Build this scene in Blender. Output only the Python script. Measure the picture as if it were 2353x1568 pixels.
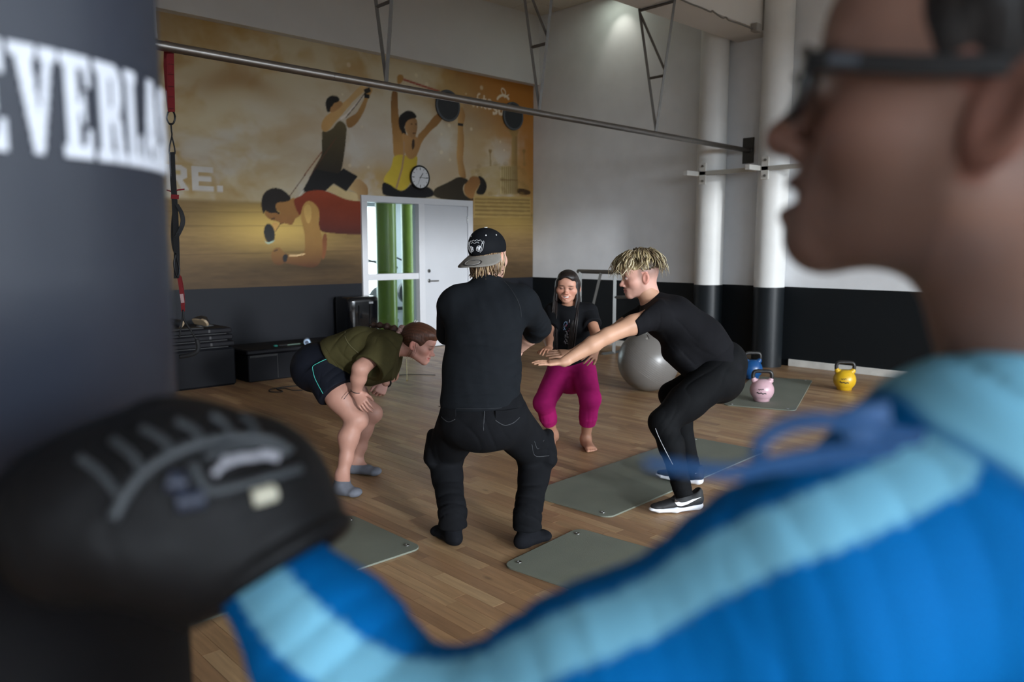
import bpy, math, random
import numpy as np
from mathutils import Matrix, Vector

# ------------------------------------------------------------------ scene, camera, light
scene = bpy.context.scene
col = scene.collection
for o in list(bpy.data.objects):
    bpy.data.objects.remove(o)

IMG_W, IMG_H, FPX = 2353.0, 1568.0, 1781.0
EYE = np.array([0.0, 0.0, 1.42])
PITCH = math.atan(214.0 / FPX)
HEAD = math.radians(46.66)
_fh = np.array([math.cos(HEAD), math.sin(HEAD), 0.0])
RT = np.array([math.sin(HEAD), -math.cos(HEAD), 0.0])
FW = _fh * math.cos(PITCH) - np.array([0, 0, 1.0]) * math.sin(PITCH)
UP = np.array([0, 0, 1.0]) * math.cos(PITCH) + _fh * math.sin(PITCH)


def P(x, y, depth):
    """point seen at pixel (x, y) of the photograph, at a depth in metres in front of the lens"""
    return EYE + (FW + RT * (x - IMG_W / 2) / FPX + UP * (IMG_H / 2 - y) / FPX) * depth


def on_y(x, y, Y):
    d = P(x, y, 1.0) - EYE
    return EYE + d * (Y / d[1])


def on_x(x, y, X):
    d = P(x, y, 1.0) - EYE
    return EYE + d * (X / d[0])


def on_z(x, y, z=0.0):
    d = P(x, y, 1.0) - EYE
    return EYE + d * ((z - EYE[2]) / d[2])


cam_d = bpy.data.cameras.new('camera')
cam_d.sensor_width = 36.0
cam_d.lens = FPX / IMG_W * 36.0
cam_d.clip_start = 0.02
cam_d.dof.use_dof = True
cam_d.dof.focus_distance = 4.25
cam_d.dof.aperture_fstop = 2.5
cam = bpy.data.objects.new('camera', cam_d)
col.objects.link(cam)
m3 = Matrix((RT, UP, -FW)).transposed()
cam.matrix_world = Matrix.Translation(EYE) @ m3.to_4x4()
scene.camera = cam

world = bpy.data.worlds.new('overcast_sky')
scene.world = world
world.use_nodes = True
bg = world.node_tree.nodes['Background']
bg.inputs['Color'].default_value = (0.80, 0.90, 1.0, 1)
bg.inputs['Strength'].default_value = 9.6

sun_d = bpy.data.lights.new('hazy_low_sun', 'SUN')
sun_d.energy = 2.05
sun_d.angle = math.radians(3.2)
sun_d.color = (0.93, 0.97, 1.0)
sun = bpy.data.objects.new('hazy_low_sun', sun_d)
col.objects.link(sun)
sun.rotation_euler = Vector((0.24, 1.0, -0.14)).to_track_quat('-Z', 'Y').to_euler()

por_d = bpy.data.lights.new('window_portal', 'AREA')
por_d.shape = 'RECTANGLE'
por_d.size, por_d.size_y = 9.0, 2.95
por_d.cycles.is_portal = True
por = bpy.data.objects.new('window_portal', por_d)
col.objects.link(por)
por.location = (4.3, -3.98, 2.03)
por.rotation_euler = (math.radians(90), 0, 0)

por2_d = por_d.copy()
por2_d.size = 2.3
por2_d.cycles.is_portal = True
por2 = bpy.data.objects.new('window_portal', por2_d)
col.objects.link(por2)
por2.location = (-2.65, -3.98, 2.03)
por2.rotation_euler = (math.radians(90), 0, 0)

scene.view_settings.view_transform = 'Standard'
scene.view_settings.look = 'None'
scene.view_settings.gamma = 1.0
scene.view_settings.use_curve_mapping = False
scene.view_settings.exposure = 0.06
scene.cycles.use_denoising = True
scene.cycles.use_adaptive_sampling = True
scene.cycles.adaptive_threshold = 0.09
scene.cycles.adaptive_min_samples = 20
scene.cycles.caustics_reflective = False
scene.cycles.caustics_refractive = False
scene.cycles.max_bounces = 5
scene.cycles.diffuse_bounces = 3
scene.cycles.glossy_bounces = 2
scene.cycles.transmission_bounces = 4
scene.cycles.transparent_max_bounces = 8
scene.cycles.sample_clamp_indirect = 6.0

rng = np.random.default_rng(7)
random.seed(7)


# ------------------------------------------------------------------ materials
def lin(c):
    c = c / 255.0
    return c / 12.92 if c <= 0.04045 else ((c + 0.055) / 1.055) ** 2.4


def rgb(r, g, b):
    return (lin(r), lin(g), lin(b), 1.0)


MATS = {}


def mat(name, color, rough=0.6, metal=0.0, noise=0.0, nscale=8.0, bump=0.0, bscale=60.0, spec=0.5,
        attr=False, emit=0.0, stretch=None, coat=0.0):
    if name in MATS:
        return MATS[name]
    m = bpy.data.materials.new(name)
    m.use_nodes = True
    nt = m.node_tree
    b = nt.nodes['Principled BSDF']
    b.inputs['Base Color'].default_value = color
    b.inputs['Roughness'].default_value = rough
    b.inputs['Metallic'].default_value = metal
    b.inputs['Specular IOR Level'].default_value = spec
    b.inputs['Coat Weight'].default_value = coat
    geo = nt.nodes.new('ShaderNodeNewGeometry')
    src = geo.outputs['Position']
    if stretch:
        mp = nt.nodes.new('ShaderNodeMapping')
        mp.inputs['Scale'].default_value = stretch
        nt.links.new(src, mp.inputs['Vector'])
        src = mp.outputs['Vector']
    base = None
    if attr:
        a = nt.nodes.new('ShaderNodeAttribute')
        a.attribute_name = 'col'
        base = a.outputs['Color']
        nt.links.new(base, b.inputs['Base Color'])
    if noise > 0:
        n = nt.nodes.new('ShaderNodeTexNoise')
        n.inputs['Scale'].default_value = nscale
        n.inputs['Detail'].default_value = 4
        nt.links.new(src, n.inputs['Vector'])
        r = nt.nodes.new('ShaderNodeMapRange')
        r.inputs['From Min'].default_value = 0.25
        r.inputs['From Max'].default_value = 0.75
        r.inputs['To Min'].default_value = 1 - noise
        r.inputs['To Max'].default_value = 1 + noise
        nt.links.new(n.outputs['Fac'], r.inputs['Value'])
        mx = nt.nodes.new('ShaderNodeVectorMath')
        mx.operation = 'SCALE'
        if base:
            nt.links.new(base, mx.inputs[0])
        else:
            mx.inputs[0].default_value = color[:3]
        nt.links.new(r.outputs['Result'], mx.inputs['Scale'])
        nt.links.new(mx.outputs['Vector'], b.inputs['Base Color'])
    if bump > 0:
        n2 = nt.nodes.new('ShaderNodeTexNoise')
        n2.inputs['Scale'].default_value = bscale
        n2.inputs['Detail'].default_value = 3
        nt.links.new(src, n2.inputs['Vector'])
        bp = nt.nodes.new('ShaderNodeBump')
        bp.inputs['Strength'].default_value = bump
        bp.inputs['Distance'].default_value = 0.004
        nt.links.new(n2.outputs['Fac'], bp.inputs['Height'])
        nt.links.new(bp.outputs['Normal'], b.inputs['Normal'])
    if emit > 0:
        b.inputs['Emission Color'].default_value = color
        b.inputs['Emission Strength'].default_value = emit
    MATS[name] = m
    return m


# ------------------------------------------------------------------ mesh helpers
def fill_mesh(name, V, F, smooth=False, cols=None):
    V = np.asarray(V, dtype=np.float32).reshape(-1, 3)
    me = bpy.data.meshes.new(name)
    if isinstance(F, np.ndarray):
        n, k = F.shape
        me.vertices.add(len(V))
        me.vertices.foreach_set('co', V.ravel())
        me.loops.add(n * k)
        me.loops.foreach_set('vertex_index', F.astype(np.int32).ravel())
        me.polygons.add(n)
        me.polygons.foreach_set('loop_start', np.arange(0, n * k, k, dtype=np.int32))
        me.polygons.foreach_set('loop_total', np.full(n, k, dtype=np.int32))
        me.update(calc_edges=True)
    else:
        me.from_pydata([tuple(map(float, v)) for v in V], [], [tuple(map(int, f)) for f in F])
        me.update()
    if cols is not None:
        a = me.color_attributes.new('col', 'FLOAT_COLOR', 'POINT')
        c4 = np.ones((len(V), 4), dtype=np.float32)
        c4[:, :3] = cols
        a.data.foreach_set('color', c4.ravel())
    if smooth:
        me.polygons.foreach_set('use_smooth', np.ones(len(me.polygons), dtype=bool))
    return me


def link(name, me, material=None, parent=None):
    o = bpy.data.objects.new(name, me)
    col.objects.link(o)
    if material is not None and me is not None:
        me.materials.append(material)
    if parent is not None:
        o.parent = parent
        p, M = parent, Matrix.Identity(4)
        while p is not None:
            M = Matrix.Translation(p.location) @ p.rotation_euler.to_matrix().to_4x4() @ M if p.parent is None else M
            p = p.parent
        o.matrix_parent_inverse = M.inverted()
    return o


def tag(o, label, cat, group=None, kind=None):
    if label:
        o['label'] = label
    if cat:
        o['category'] = cat
    if group:
        o['group'] = group
    if kind:
        o['kind'] = kind
    return o


def thing(name, loc, label, cat, group=None):
    o = bpy.data.objects.new(name, None)
    col.objects.link(o)
    o.location = [float(v) for v in loc]
    o.empty_display_size = 0.05
    return tag(o, label, cat, group)


class MB:
    """collects shapes in world coordinates and links them as ONE mesh object"""

    def __init__(self):
        self.V, self.F = [], []

    def add(self, V, F):
        n = len(self.V)
        self.V += [tuple(map(float, v)) for v in V]
        self.F += [tuple(int(i) + n for i in f) for f in F]
        return self

    def box(self, lo, hi, bev=0.0, R=None, c=None):
        x0, y0, z0 = lo
        x1, y1, z1 = hi
        if bev <= 0:
            V = [(x0, y0, z0), (x1, y0, z0), (x1, y1, z0), (x0, y1, z0), (x0, y0, z1), (x1, y0, z1), (x1, y1, z1), (x0, y1, z1)]
            F = [(0, 3, 2, 1), (4, 5, 6, 7), (0, 1, 5, 4), (1, 2, 6, 5), (2, 3, 7, 6), (3, 0, 4, 7)]
        else:
            b = bev
            V, F = [], []
            rings = []
            for (z, i) in ((z0, b), (z0 + b, 0), (z1 - b, 0), (z1, b)):
                ring = []
                for (cx, cy, sx, sy) in ((x0, y0, 1, 1), (x1, y0, -1, 1), (x1, y1, -1, -1), (x0, y1, 1, -1)):
                    pa = (cx + sx * (b + i * .3), cy + sy * i, z)
                    pb = (cx + sx * i, cy + sy * (b + i * .3), z)
                    pr = [pb, pa] if (sx * sy > 0) else [pa, pb]
                    for p in pr:
                        ring.append(len(V))
                        V.append(p)
                rings.append(ring)
            for a, c2 in zip(rings[:-1], rings[1:]):
                for k in range(8):
                    F.append((a[k], a[(k + 1) % 8], c2[(k + 1) % 8], c2[k]))
            F.append(tuple(reversed(rings[0])))
            F.append(tuple(rings[-1]))
        if R is not None:
            c = np.asarray(c if c is not None else (0, 0, 0), float)
            V = [c + R @ (np.asarray(v) - c) for v in V]
        return self.add(V, F)

    def tube(self, pts, rad, n=12, cap=True, flat=None, closed=False):
        """swept tube; rad scalar or list; flat=(a,b) gives an elliptic section along the frame axes"""
        pts = np.asarray(pts, float)
        m = len(pts)
        if np.isscalar(rad):
            rad = [rad] * m
        T = np.zeros_like(pts)
        if closed:
            T = np.roll(pts, -1, 0) - np.roll(pts, 1, 0)
        else:
            T[1:-1] = pts[2:] - pts[:-2]
            T[0] = pts[1] - pts[0]
            T[-1] = pts[-1] - pts[-2]
        T /= np.linalg.norm(T, axis=1)[:, None] + 1e-12
        ref = np.array([0, 0, 1.0]) if abs(T[0][2]) < 0.9 else np.array([1.0, 0, 0])
        u = np.cross(ref, T[0])
        u /= np.linalg.norm(u)
        V, F = [], []
        fa, fb = flat if flat else (1, 1)
        for i in range(m):
            u = u - T[i] * (u @ T[i])
            u /= np.linalg.norm(u) + 1e-12
            v = np.cross(T[i], u)
            for k in range(n):
                a = 2 * math.pi * k / n
                V.append(pts[i] + rad[i] * (fa * math.cos(a) * u + fb * math.sin(a) * v))
        for i in range(m if closed else m - 1):
            j = (i + 1) % m
            for k in range(n):
                F.append((i * n + k, i * n + (k + 1) % n, j * n + (k + 1) % n, j * n + k))
        if cap and not closed:
            F.append(tuple(reversed(range(n))))
            F.append(tuple((m - 1) * n + k for k in range(n)))
        return self.add(V, F)

    def ribbon(self, pts, width_dir, w, t):
        """flat strap: rectangle section swept along pts; width_dir vector(s)"""
        pts = np.asarray(pts, float)
        m = len(pts)
        W = np.asarray(width_dir, float)
        if W.ndim == 1:
            W = np.tile(W, (m, 1))
        T = np.gradient(pts, axis=0)
        T /= np.linalg.norm(T, axis=1)[:, None] + 1e-12
        if np.isscalar(w):
            w = [w] * m
        V, F = [], []
        for i in range(m):
            a = W[i] - T[i] * (W[i] @ T[i])
            a /= np.linalg.norm(a) + 1e-12
            b = np.cross(T[i], a)
            for (s, q) in ((-1, -1), (1, -1), (1, 1), (-1, 1)):
                V.append(pts[i] + a * s * w[i] / 2 + b * q * t / 2)
        for i in range(m - 1):
            for k in range(4):
                F.append((i * 4 + k, i * 4 + (k + 1) % 4, i * 4 + 4 + (k + 1) % 4, i * 4 + 4 + k))
        F.append((3, 2, 1, 0))
        F.append(tuple((m - 1) * 4 + k for k in range(4)))
        return self.add(V, F)

    def lathe(self, c, prof, n=32, axis=(0, 0, 1), u=None):
        """prof: list of (radius, height) along axis from c"""
        c = np.asarray(c, float)
        ax = np.asarray(axis, float)
        ax = ax / np.linalg.norm(ax)
        if u is None:
            ref = np.array([1.0, 0, 0]) if abs(ax[0]) < 0.9 else np.array([0, 1.0, 0])
            u = ref - ax * (ref @ ax)
        u = np.asarray(u, float)
        u /= np.linalg.norm(u)
        v = np.cross(ax, u)
        V, F = [], []
        for (r, h) in prof:
            for k in range(n):
                a = 2 * math.pi * k / n
                V.append(c + ax * h + r * (math.cos(a) * u + math.sin(a) * v))
        m = len(prof)
        for i in range(m - 1):
            for k in range(n):
                F.append((i * n + k, i * n + (k + 1) % n, (i + 1) * n + (k + 1) % n, (i + 1) * n + k))
        F.append(tuple(reversed(range(n))))
        F.append(tuple((m - 1) * n + k for k in range(n)))
        return self.add(V, F)

    def prism(self, poly, o, ex, ey, ez, t0, t1):
        """extruded polygon: points (a,b) -> o + a*ex + b*ey, thickness t0..t1 along ez"""
        o, ex, ey, ez = [np.asarray(v, float) for v in (o, ex, ey, ez)]
        n = len(poly)
        V = [o + a * ex + b * ey + t0 * ez for a, b in poly] + [o + a * ex + b * ey + t1 * ez for a, b in poly]
        F = [tuple(reversed(range(n))), tuple(range(n, 2 * n))]
        F += [(k, (k + 1) % n, n + (k + 1) % n, n + k) for k in range(n)]
        return self.add(V, F)

    def build(self, name, material, parent=None, smooth=False, bevel=0.0, auto=None):
        me = fill_mesh(name, self.V, self.F, smooth)
        o = link(name, me, material, parent)
        if auto is not None:
            me.polygons.foreach_set('use_smooth', np.ones(len(me.polygons), dtype=bool))
            me.set_sharp_from_angle(angle=math.radians(auto))
        if bevel > 0:
            bm = o.modifiers.new('bevel', 'BEVEL')
            bm.width = bevel
            bm.segments = 2
            bm.limit_method = 'ANGLE'
        return o


def bez(p, n=24):
    """smooth catmull-rom through points"""
    p = [np.asarray(q, float) for q in p]
    q = [2 * p[0] - p[1]] + p + [2 * p[-1] - p[-2]]
    out = []
    seg = len(p) - 1
    for i in range(seg):
        a, b, c, d = q[i], q[i + 1], q[i + 2], q[i + 3]
        m = max(2, n // seg)
        for k in range(m):
            t = k / m
            out.append(0.5 * ((2 * b) + (c - a) * t + (2 * a - 5 * b + 4 * c - d) * t * t + (3 * b - a - 3 * c + d) * t ** 3))
    out.append(p[-1])
    return np.array(out)


def rrect(w, h, r, n=5, x=0.0, y=0.0):
    out = []
    for (cx, cy, a0) in ((w / 2 - r, h / 2 - r, 0), (-w / 2 + r, h / 2 - r, 90), (-w / 2 + r, -h / 2 + r, 180), (w / 2 - r, -h / 2 + r, 270)):
        for k in range(n + 1):
            a = math.radians(a0 + 90 * k / n)
            out.append((x + cx + r * math.cos(a), y + cy + r * math.sin(a)))
    return out


def nrm(v):
    v = np.asarray(v, float)
    return v / (np.linalg.norm(v) + 1e-12)


X_, Y_, Z_ = np.eye(3)
# ------------------------------------------------------------------ the setting
XR, YB, ZC, DADO = 8.83, 8.87, 4.95, 0.955


def two_tone(name, top, low, z, rough_low=0.45):
    m = bpy.data.materials.new(name)
    m.use_nodes = True
    nt = m.node_tree
    b = nt.nodes['Principled BSDF']
    g = nt.nodes.new('ShaderNodeNewGeometry')
    s = nt.nodes.new('ShaderNodeSeparateXYZ')
    nt.links.new(g.outputs['Position'], s.inputs[0])
    gt = nt.nodes.new('ShaderNodeMath')
    gt.operation = 'GREATER_THAN'
    gt.inputs[1].default_value = z
    nt.links.new(s.outputs['Z'], gt.inputs[0])
    n = nt.nodes.new('ShaderNodeTexNoise')
    n.inputs['Scale'].default_value = 2.5
    n.inputs['Detail'].default_value = 5
    nt.links.new(g.outputs['Position'], n.inputs['Vector'])
    mix = nt.nodes.new('ShaderNodeMix')
    mix.data_type = 'RGBA'
    nt.links.new(gt.outputs[0], mix.inputs['Factor'])
    mix.inputs['A'].default_value = low
    mix.inputs['B'].default_value = top
    r = nt.nodes.new('ShaderNodeMapRange')
    r.inputs['From Min'].default_value = 0.3
    r.inputs['From Max'].default_value = 0.7
    r.inputs['To Min'].default_value = 0.95
    r.inputs['To Max'].default_value = 1.04
    nt.links.new(n.outputs['Fac'], r.inputs['Value'])
    sc = nt.nodes.new('ShaderNodeVectorMath')
    sc.operation = 'SCALE'
    nt.links.new(mix.outputs['Result'], sc.inputs[0])
    nt.links.new(r.outputs['Result'], sc.inputs['Scale'])
    nt.links.new(sc.outputs['Vector'], b.inputs['Base Color'])
    b.inputs['Roughness'].default_value = rough_low
    b.inputs['Specular IOR Level'].default_value = 0.25
    n2 = nt.nodes.new('ShaderNodeTexNoise')
    n2.inputs['Scale'].default_value = 90
    nt.links.new(g.outputs['Position'], n2.inputs['Vector'])
    bp = nt.nodes.new('ShaderNodeBump')
    bp.inputs['Strength'].default_value = 0.15
    bp.inputs['Distance'].default_value = 0.003
    nt.links.new(n2.outputs['Fac'], bp.inputs['Height'])
    nt.links.new(bp.outputs['Normal'], b.inputs['Normal'])
    return m


WHITE = rgb(236, 238, 241)
m_wall_b = two_tone('wall_paint_back', WHITE, rgb(21, 23, 29), DADO, 0.6)
m_wall_r = two_tone('wall_paint_right', WHITE, rgb(20, 24, 27), DADO, 0.5)
m_col = two_tone('column_paint', rgb(228, 228, 226), rgb(26, 30, 33), DADO, 0.38)
m_white = mat('white_paint', rgb(226, 226, 226), 0.4, noise=0.03, nscale=3)
m_ceil = mat('ceiling_tile_paint', rgb(205, 200, 190), 0.9, noise=0.10, nscale=40, bump=0.3, bscale=120)
m_plain = mat('plain_wall', rgb(216, 216, 216), 0.8, noise=0.03, nscale=2)


def struct(mb, name, material, **k):
    o = mb.build(name, material, **k)
    o['kind'] = 'structure'
    return o


# floor: slab with individual planks on it
m_slab = mat('floor_gap', rgb(48, 34, 22), 0.8, noise=0.1)
floor = struct(MB().box((-4, -4, -0.12), (XR, YB, -0.011)), 'floor', m_slab)


def wood(name, per_object):
    m = bpy.data.materials.new(name)
    m.use_nodes = True
    nt = m.node_tree
    b = nt.nodes['Principled BSDF']
    g = nt.nodes.new('ShaderNodeNewGeometry')
    if per_object:
        oi = nt.nodes.new('ShaderNodeObjectInfo')
        rnd = oi.outputs['Random']
    else:
        rnd = g.outputs['Random Per Island']
    # shift the grain on every plank
    comb = nt.nodes.new('ShaderNodeCombineXYZ')
    mul = nt.nodes.new('ShaderNodeMath')
    mul.operation = 'MULTIPLY'
    mul.inputs[1].default_value = 37.0
    nt.links.new(rnd, mul.inputs[0])
    nt.links.new(mul.outputs[0], comb.inputs['Z'])
    nt.links.new(mul.outputs[0], comb.inputs['X'])
    addv = nt.nodes.new('ShaderNodeVectorMath')
    addv.operation = 'ADD'
    nt.links.new(g.outputs['Position'], addv.inputs[0])
    nt.links.new(comb.outputs[0], addv.inputs[1])
    mp = nt.nodes.new('ShaderNodeMapping')
    mp.inputs['Scale'].default_value = (42, 3.2, 10)
    nt.links.new(addv.outputs[0], mp.inputs['Vector'])
    n = nt.nodes.new('ShaderNodeTexNoise')
    n.inputs['Scale'].default_value = 1.0
    n.inputs['Detail'].default_value = 6
    n.inputs['Roughness'].default_value = 0.6
    n.inputs['Distortion'].default_value = 0.7
    nt.links.new(mp.outputs[0], n.inputs['Vector'])
    ramp = nt.nodes.new('ShaderNodeValToRGB')
    e = ramp.color_ramp.elements
    e[0].position, e[0].color = 0.0, rgb(146, 112, 82)
    e[1].position, e[1].color = 1.0, rgb(188, 156, 118)
    for p_, c_ in ((0.2, rgb(160, 124, 92)), (0.45, rgb(168, 132, 97)), (0.7, rgb(175, 141, 104))):
        k = e.new(p_)
        k.color = c_
    nt.links.new(rnd, ramp.inputs['Fac'])
    mr = nt.nodes.new('ShaderNodeMapRange')
    mr.inputs['From Min'].default_value = 0.28
    mr.inputs['From Max'].default_value = 0.72
    mr.inputs['To Min'].default_value = 0.72
    mr.inputs['To Max'].default_value = 1.14
    nt.links.new(n.outputs['Fac'], mr.inputs['Value'])
    # knots and dark flecks
    v = nt.nodes.new('ShaderNodeTexVoronoi')
    v.inputs['Scale'].default_value = 1.0
    mp2 = nt.nodes.new('ShaderNodeMapping')
    mp2.inputs['Scale'].default_value = (7.0, 2.6, 1)
    nt.links.new(addv.outputs[0], mp2.inputs['Vector'])
    nt.links.new(mp2.outputs[0], v.inputs['Vector'])
    kr = nt.nodes.new('ShaderNodeMapRange')
    kr.inputs['From Min'].default_value = 0.03
    kr.inputs['From Max'].default_value = 0.10
    kr.inputs['To Min'].default_value = 0.55
    kr.inputs['To Max'].default_value = 1.0
    nt.links.new(v.outputs['Distance'], kr.inputs['Value'])
    m2 = nt.nodes.new('ShaderNodeMath')
    m2.operation = 'MULTIPLY'
    nt.links.new(mr.outputs[0], m2.inputs[0])
    nt.links.new(kr.outputs[0], m2.inputs[1])
    # wear in large patches
    n3 = nt.nodes.new('ShaderNodeTexNoise')
    n3.inputs['Scale'].default_value = 0.9
    n3.inputs['Detail'].default_value = 4
    nt.links.new(g.outputs['Position'], n3.inputs['Vector'])
    r3 = nt.nodes.new('ShaderNodeMapRange')
    r3.inputs['To Min'].default_value = 0.84
    r3.inputs['To Max'].default_value = 1.1
    nt.links.new(n3.outputs['Fac'], r3.inputs['Value'])
    m4 = nt.nodes.new('ShaderNodeMath')
    m4.operation = 'MULTIPLY'
    nt.links.new(m2.outputs[0], m4.inputs[0])
    nt.links.new(r3.outputs[0], m4.inputs[1])
    sc = nt.nodes.new('ShaderNodeVectorMath')
    sc.operation = 'SCALE'
    nt.links.new(ramp.outputs['Color'], sc.inputs[0])
    nt.links.new(m4.outputs[0], sc.inputs['Scale'])
    nt.links.new(sc.outputs['Vector'], b.inputs['Base Color'])
    rr = nt.nodes.new('ShaderNodeMapRange')
    rr.inputs['To Min'].default_value = 0.30
    rr.inputs['To Max'].default_value = 0.48
    nt.links.new(n3.outputs['Fac'], rr.inputs['Value'])
    nt.links.new(rr.outputs[0], b.inputs['Roughness'])
    bp = nt.nodes.new('ShaderNodeBump')
    bp.inputs['Strength'].default_value = 0.12
    bp.inputs['Distance'].default_value = 0.002
    nt.links.new(n.outputs['Fac'], bp.inputs['Height'])
    nt.links.new(bp.outputs['Normal'], b.inputs['Normal'])
    return m


m_plank = wood('oak_plank', True)
m_field = wood('oak_plank_field', False)
PW = 0.066
planks = []
x = -3.98
while x < XR - 0.02:
    y = -3.98 - rng.uniform(0, 0.5)
    while y < YB - 0.01:
        L = rng.uniform(0.32, 0.85)
        y1 = min(y + L, YB - 0.005)
        if y1 > -3.98 and y1 - y > 0.05:
            planks.append((x, max(y, -3.98), min(x + PW, XR - 0.005), y1))
        y += L
    x += PW


def px_of(p):
    v = np.asarray(p, float) - EYE
    z = v @ FW
    return (IMG_W / 2 + FPX * (v @ RT) / z, IMG_H / 2 - FPX * (v @ UP) / z, z)


def in_poly(x, y, poly):
    c = False
    n = len(poly)
    for i in range(n):
        (x0, y0), (x1, y1) = poly[i], poly[i - 1]
        if (y0 > y) != (y1 > y) and x < (x1 - x0) * (y - y0) / (y1 - y0) + x0:
            c = not c
    return c


HIDE = [[(0, 0), (355, 0), (445, 1568), (0, 1568)],
        [(170, 1000), (400, 920), (640, 960), (790, 1230), (760, 1290), (950, 1480), (1080, 1480), (1340, 1370), (1560, 1200), (1760, 1000), (2080, 850), (2353, 780), (2353, 1568), (470, 1568), (470, 1400), (300, 1300)]]
scored = []
for i, (x0, y0, x1, y1) in enumerate(planks):
    cpt = ((x0 + x1) / 2, (y0 + y1) / 2, 0)
    u, v, d = px_of(cpt)
    if d > 0.5 and -20 < u < IMG_W + 20 and 560 < v < IMG_H + 10:
        q = [px_of((a, b, 0))[:2] for a, b in ((x0, y0), (x1, y0), (x1, y1), (x0, y1))]
        ar = 0.5 * abs(sum(q[k][0] * q[k - 1][1] - q[k - 1][0] * q[k][1] for k in range(4)))
        if any(in_poly(u, v, h) for h in HIDE):
            ar *= 0.05
        scored.append((ar, i))
scored.sort(reverse=True)
own = set(i for _, i in scored[:300])
unit = MB().box((0, 0, -0.014), (1, 1, 0.0))
unit_me = fill_mesh('plank', unit.V, unit.F)
unit_me.materials.append(m_plank)
GAP = 0.0007
field = MB()
for i, (x0, y0, x1, y1) in enumerate(planks):
    dz = float(rng.uniform(-0.0006, 0.0))
    if i in own:
        o = link('plank', unit_me, None, floor)
        o.location = (x0 + GAP, y0 + GAP, dz)
        o.scale = (x1 - x0 - 2 * GAP, y1 - y0 - 2 * GAP, 1)
    else:
        field.box((x0 + GAP, y0 + GAP, -0.012), (x1 - GAP, y1 - GAP, dz))
fo = field.build('plank_field', m_field, floor)
fo['kind'] = 'stuff'

# walls
DX0, DX1, DZ = 5.63, 7.545, 2.11
bw = MB()
bw.box((-4.2, YB, -0.12), (DX0, YB + 0.2, ZC + 0.2)).box((DX1, YB, -0.12), (XR + 0.2, YB + 0.2, ZC + 0.2)).box((DX0, YB, DZ), (DX1, YB + 0.2, ZC + 0.2)).box((DX0, YB, -0.12), (DX1, YB + 0.2, 0.0))
struct(bw, 'wall_back', m_wall_b)
struct(MB().box((XR, -4.2, -0.12), (XR + 0.2, YB, ZC + 0.2)), 'wall_right', m_wall_r)
struct(MB().box((-4.2, -4.2, -0.12), (-4, YB, ZC + 0.2)), 'wall_left', m_plain)
wf = MB()   # the wall behind the photographer with its long window and an added fill window
WX0, WX1, WZ0, WZ1 = -0.2, 8.8, 0.55, 3.5
VX0, VX1 = -3.8, -1.5
wf.box((-4, -4.2, 0), (VX0, -4, ZC)).box((VX1, -4.2, 0), (WX0, -4, ZC)).box((VX0, -4.2, 0), (VX1, -4, WZ0)).box((VX0, -4.2, WZ1), (VX1, -4, ZC))
wf.box((WX1, -4.2, 0), (XR, -4, ZC)).box((WX0, -4.2, 0), (WX1, -4, WZ0)).box((WX0, -4.2, WZ1), (WX1, -4, ZC))
wf.box((-4, -4.2, -0.12), (XR, -4, 0.0))
struct(wf, 'wall_front', m_plain)
wfr = MB()
for xx in np.linspace(WX0, WX1, 5):
    wfr.box((xx - 0.025, -4.13, WZ0), (xx + 0.025, -4.07, WZ1))
wfr.box((WX0, -4.13, WZ0), (WX1, -4.07, WZ0 + 0.05)).box((WX0, -4.13, WZ1 - 0.05), (WX1, -4.07, WZ1))
struct(wfr, 'window_1', m_white)
wfr = MB()
for xx in np.linspace(VX0, VX1, 3):
    wfr.box((xx - 0.025, -4.13, WZ0), (xx + 0.025, -4.07, WZ1))
wfr.box((VX0, -4.13, WZ0), (VX1, -4.07, WZ0 + 0.05)).box((VX0, -4.13, WZ1 - 0.05), (VX1, -4.07, WZ1))
struct(wfr, 'fill_window', m_white)  # unseen window, added to brighten surfaces that face the camera
struct(MB().box((-4, -4.2, ZC + 0.02), (XR, YB, ZC + 0.2)), 'ceiling', m_plain)
ceil = bpy.data.objects['ceiling']
ct = MB().box((0, 0, 0), (0.59, 0.59, 0.025), 0.004)
ct_me = fill_mesh('ceiling_tile', ct.V, ct.F)
ct_me.materials.append(m_ceil)
rest = MB()
for i in range(21):
    for j in range(22):
        X0, Y0 = XR - 0.6 * (i + 1), YB - 0.6 * (j + 1)
        if X0 > 4.6 and Y0 > 5.2:
            o = link('ceiling_tile', ct_me, None, ceil)
            o.location = (X0 + 0.005, Y0 + 0.005, ZC)
        else:
            rest.box((X0 + 0.005, Y0 + 0.005, ZC), (X0 + 0.595, Y0 + 0.595, ZC + 0.019))
ro = rest.build('tile_field', m_ceil, ceil)
ro['kind'] = 'stuff'

struct(MB().box((-4, YB - 0.13, 3.93), (XR, YB, ZC)), 'wall_soffit', m_plain)
bm_ = MB().box((-4, 4.82, 3.93), (XR, 5.30, ZC))
struct(bm_, 'ceiling_beam', mat('beam_paint', rgb(222, 218, 212), 0.7, noise=0.03, nscale=2))

# columns on the right wall
for cxx, cyy in ((8.64, 5.50), (8.64, 4.66)):
    c = MB().lathe((cxx, cyy, 0), [(0.178, 0), (0.178, 2.95), (0.173, 2.952), (0.173, ZC)], 40)
    struct(c, 'column', m_col, auto=40)

# skirting on the right wall between the columns
bb = MB()
for a, b_ in ((-3.9, 4.46), (4.86, 5.30), (5.70, YB)):
    bb.box((XR - 0.03, a, 0), (XR, b_, 0.085), 0.006)
struct(bb, 'baseboard_right', mat('skirting_white', rgb(214, 212, 206), 0.5, noise=0.12, nscale=9))

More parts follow.
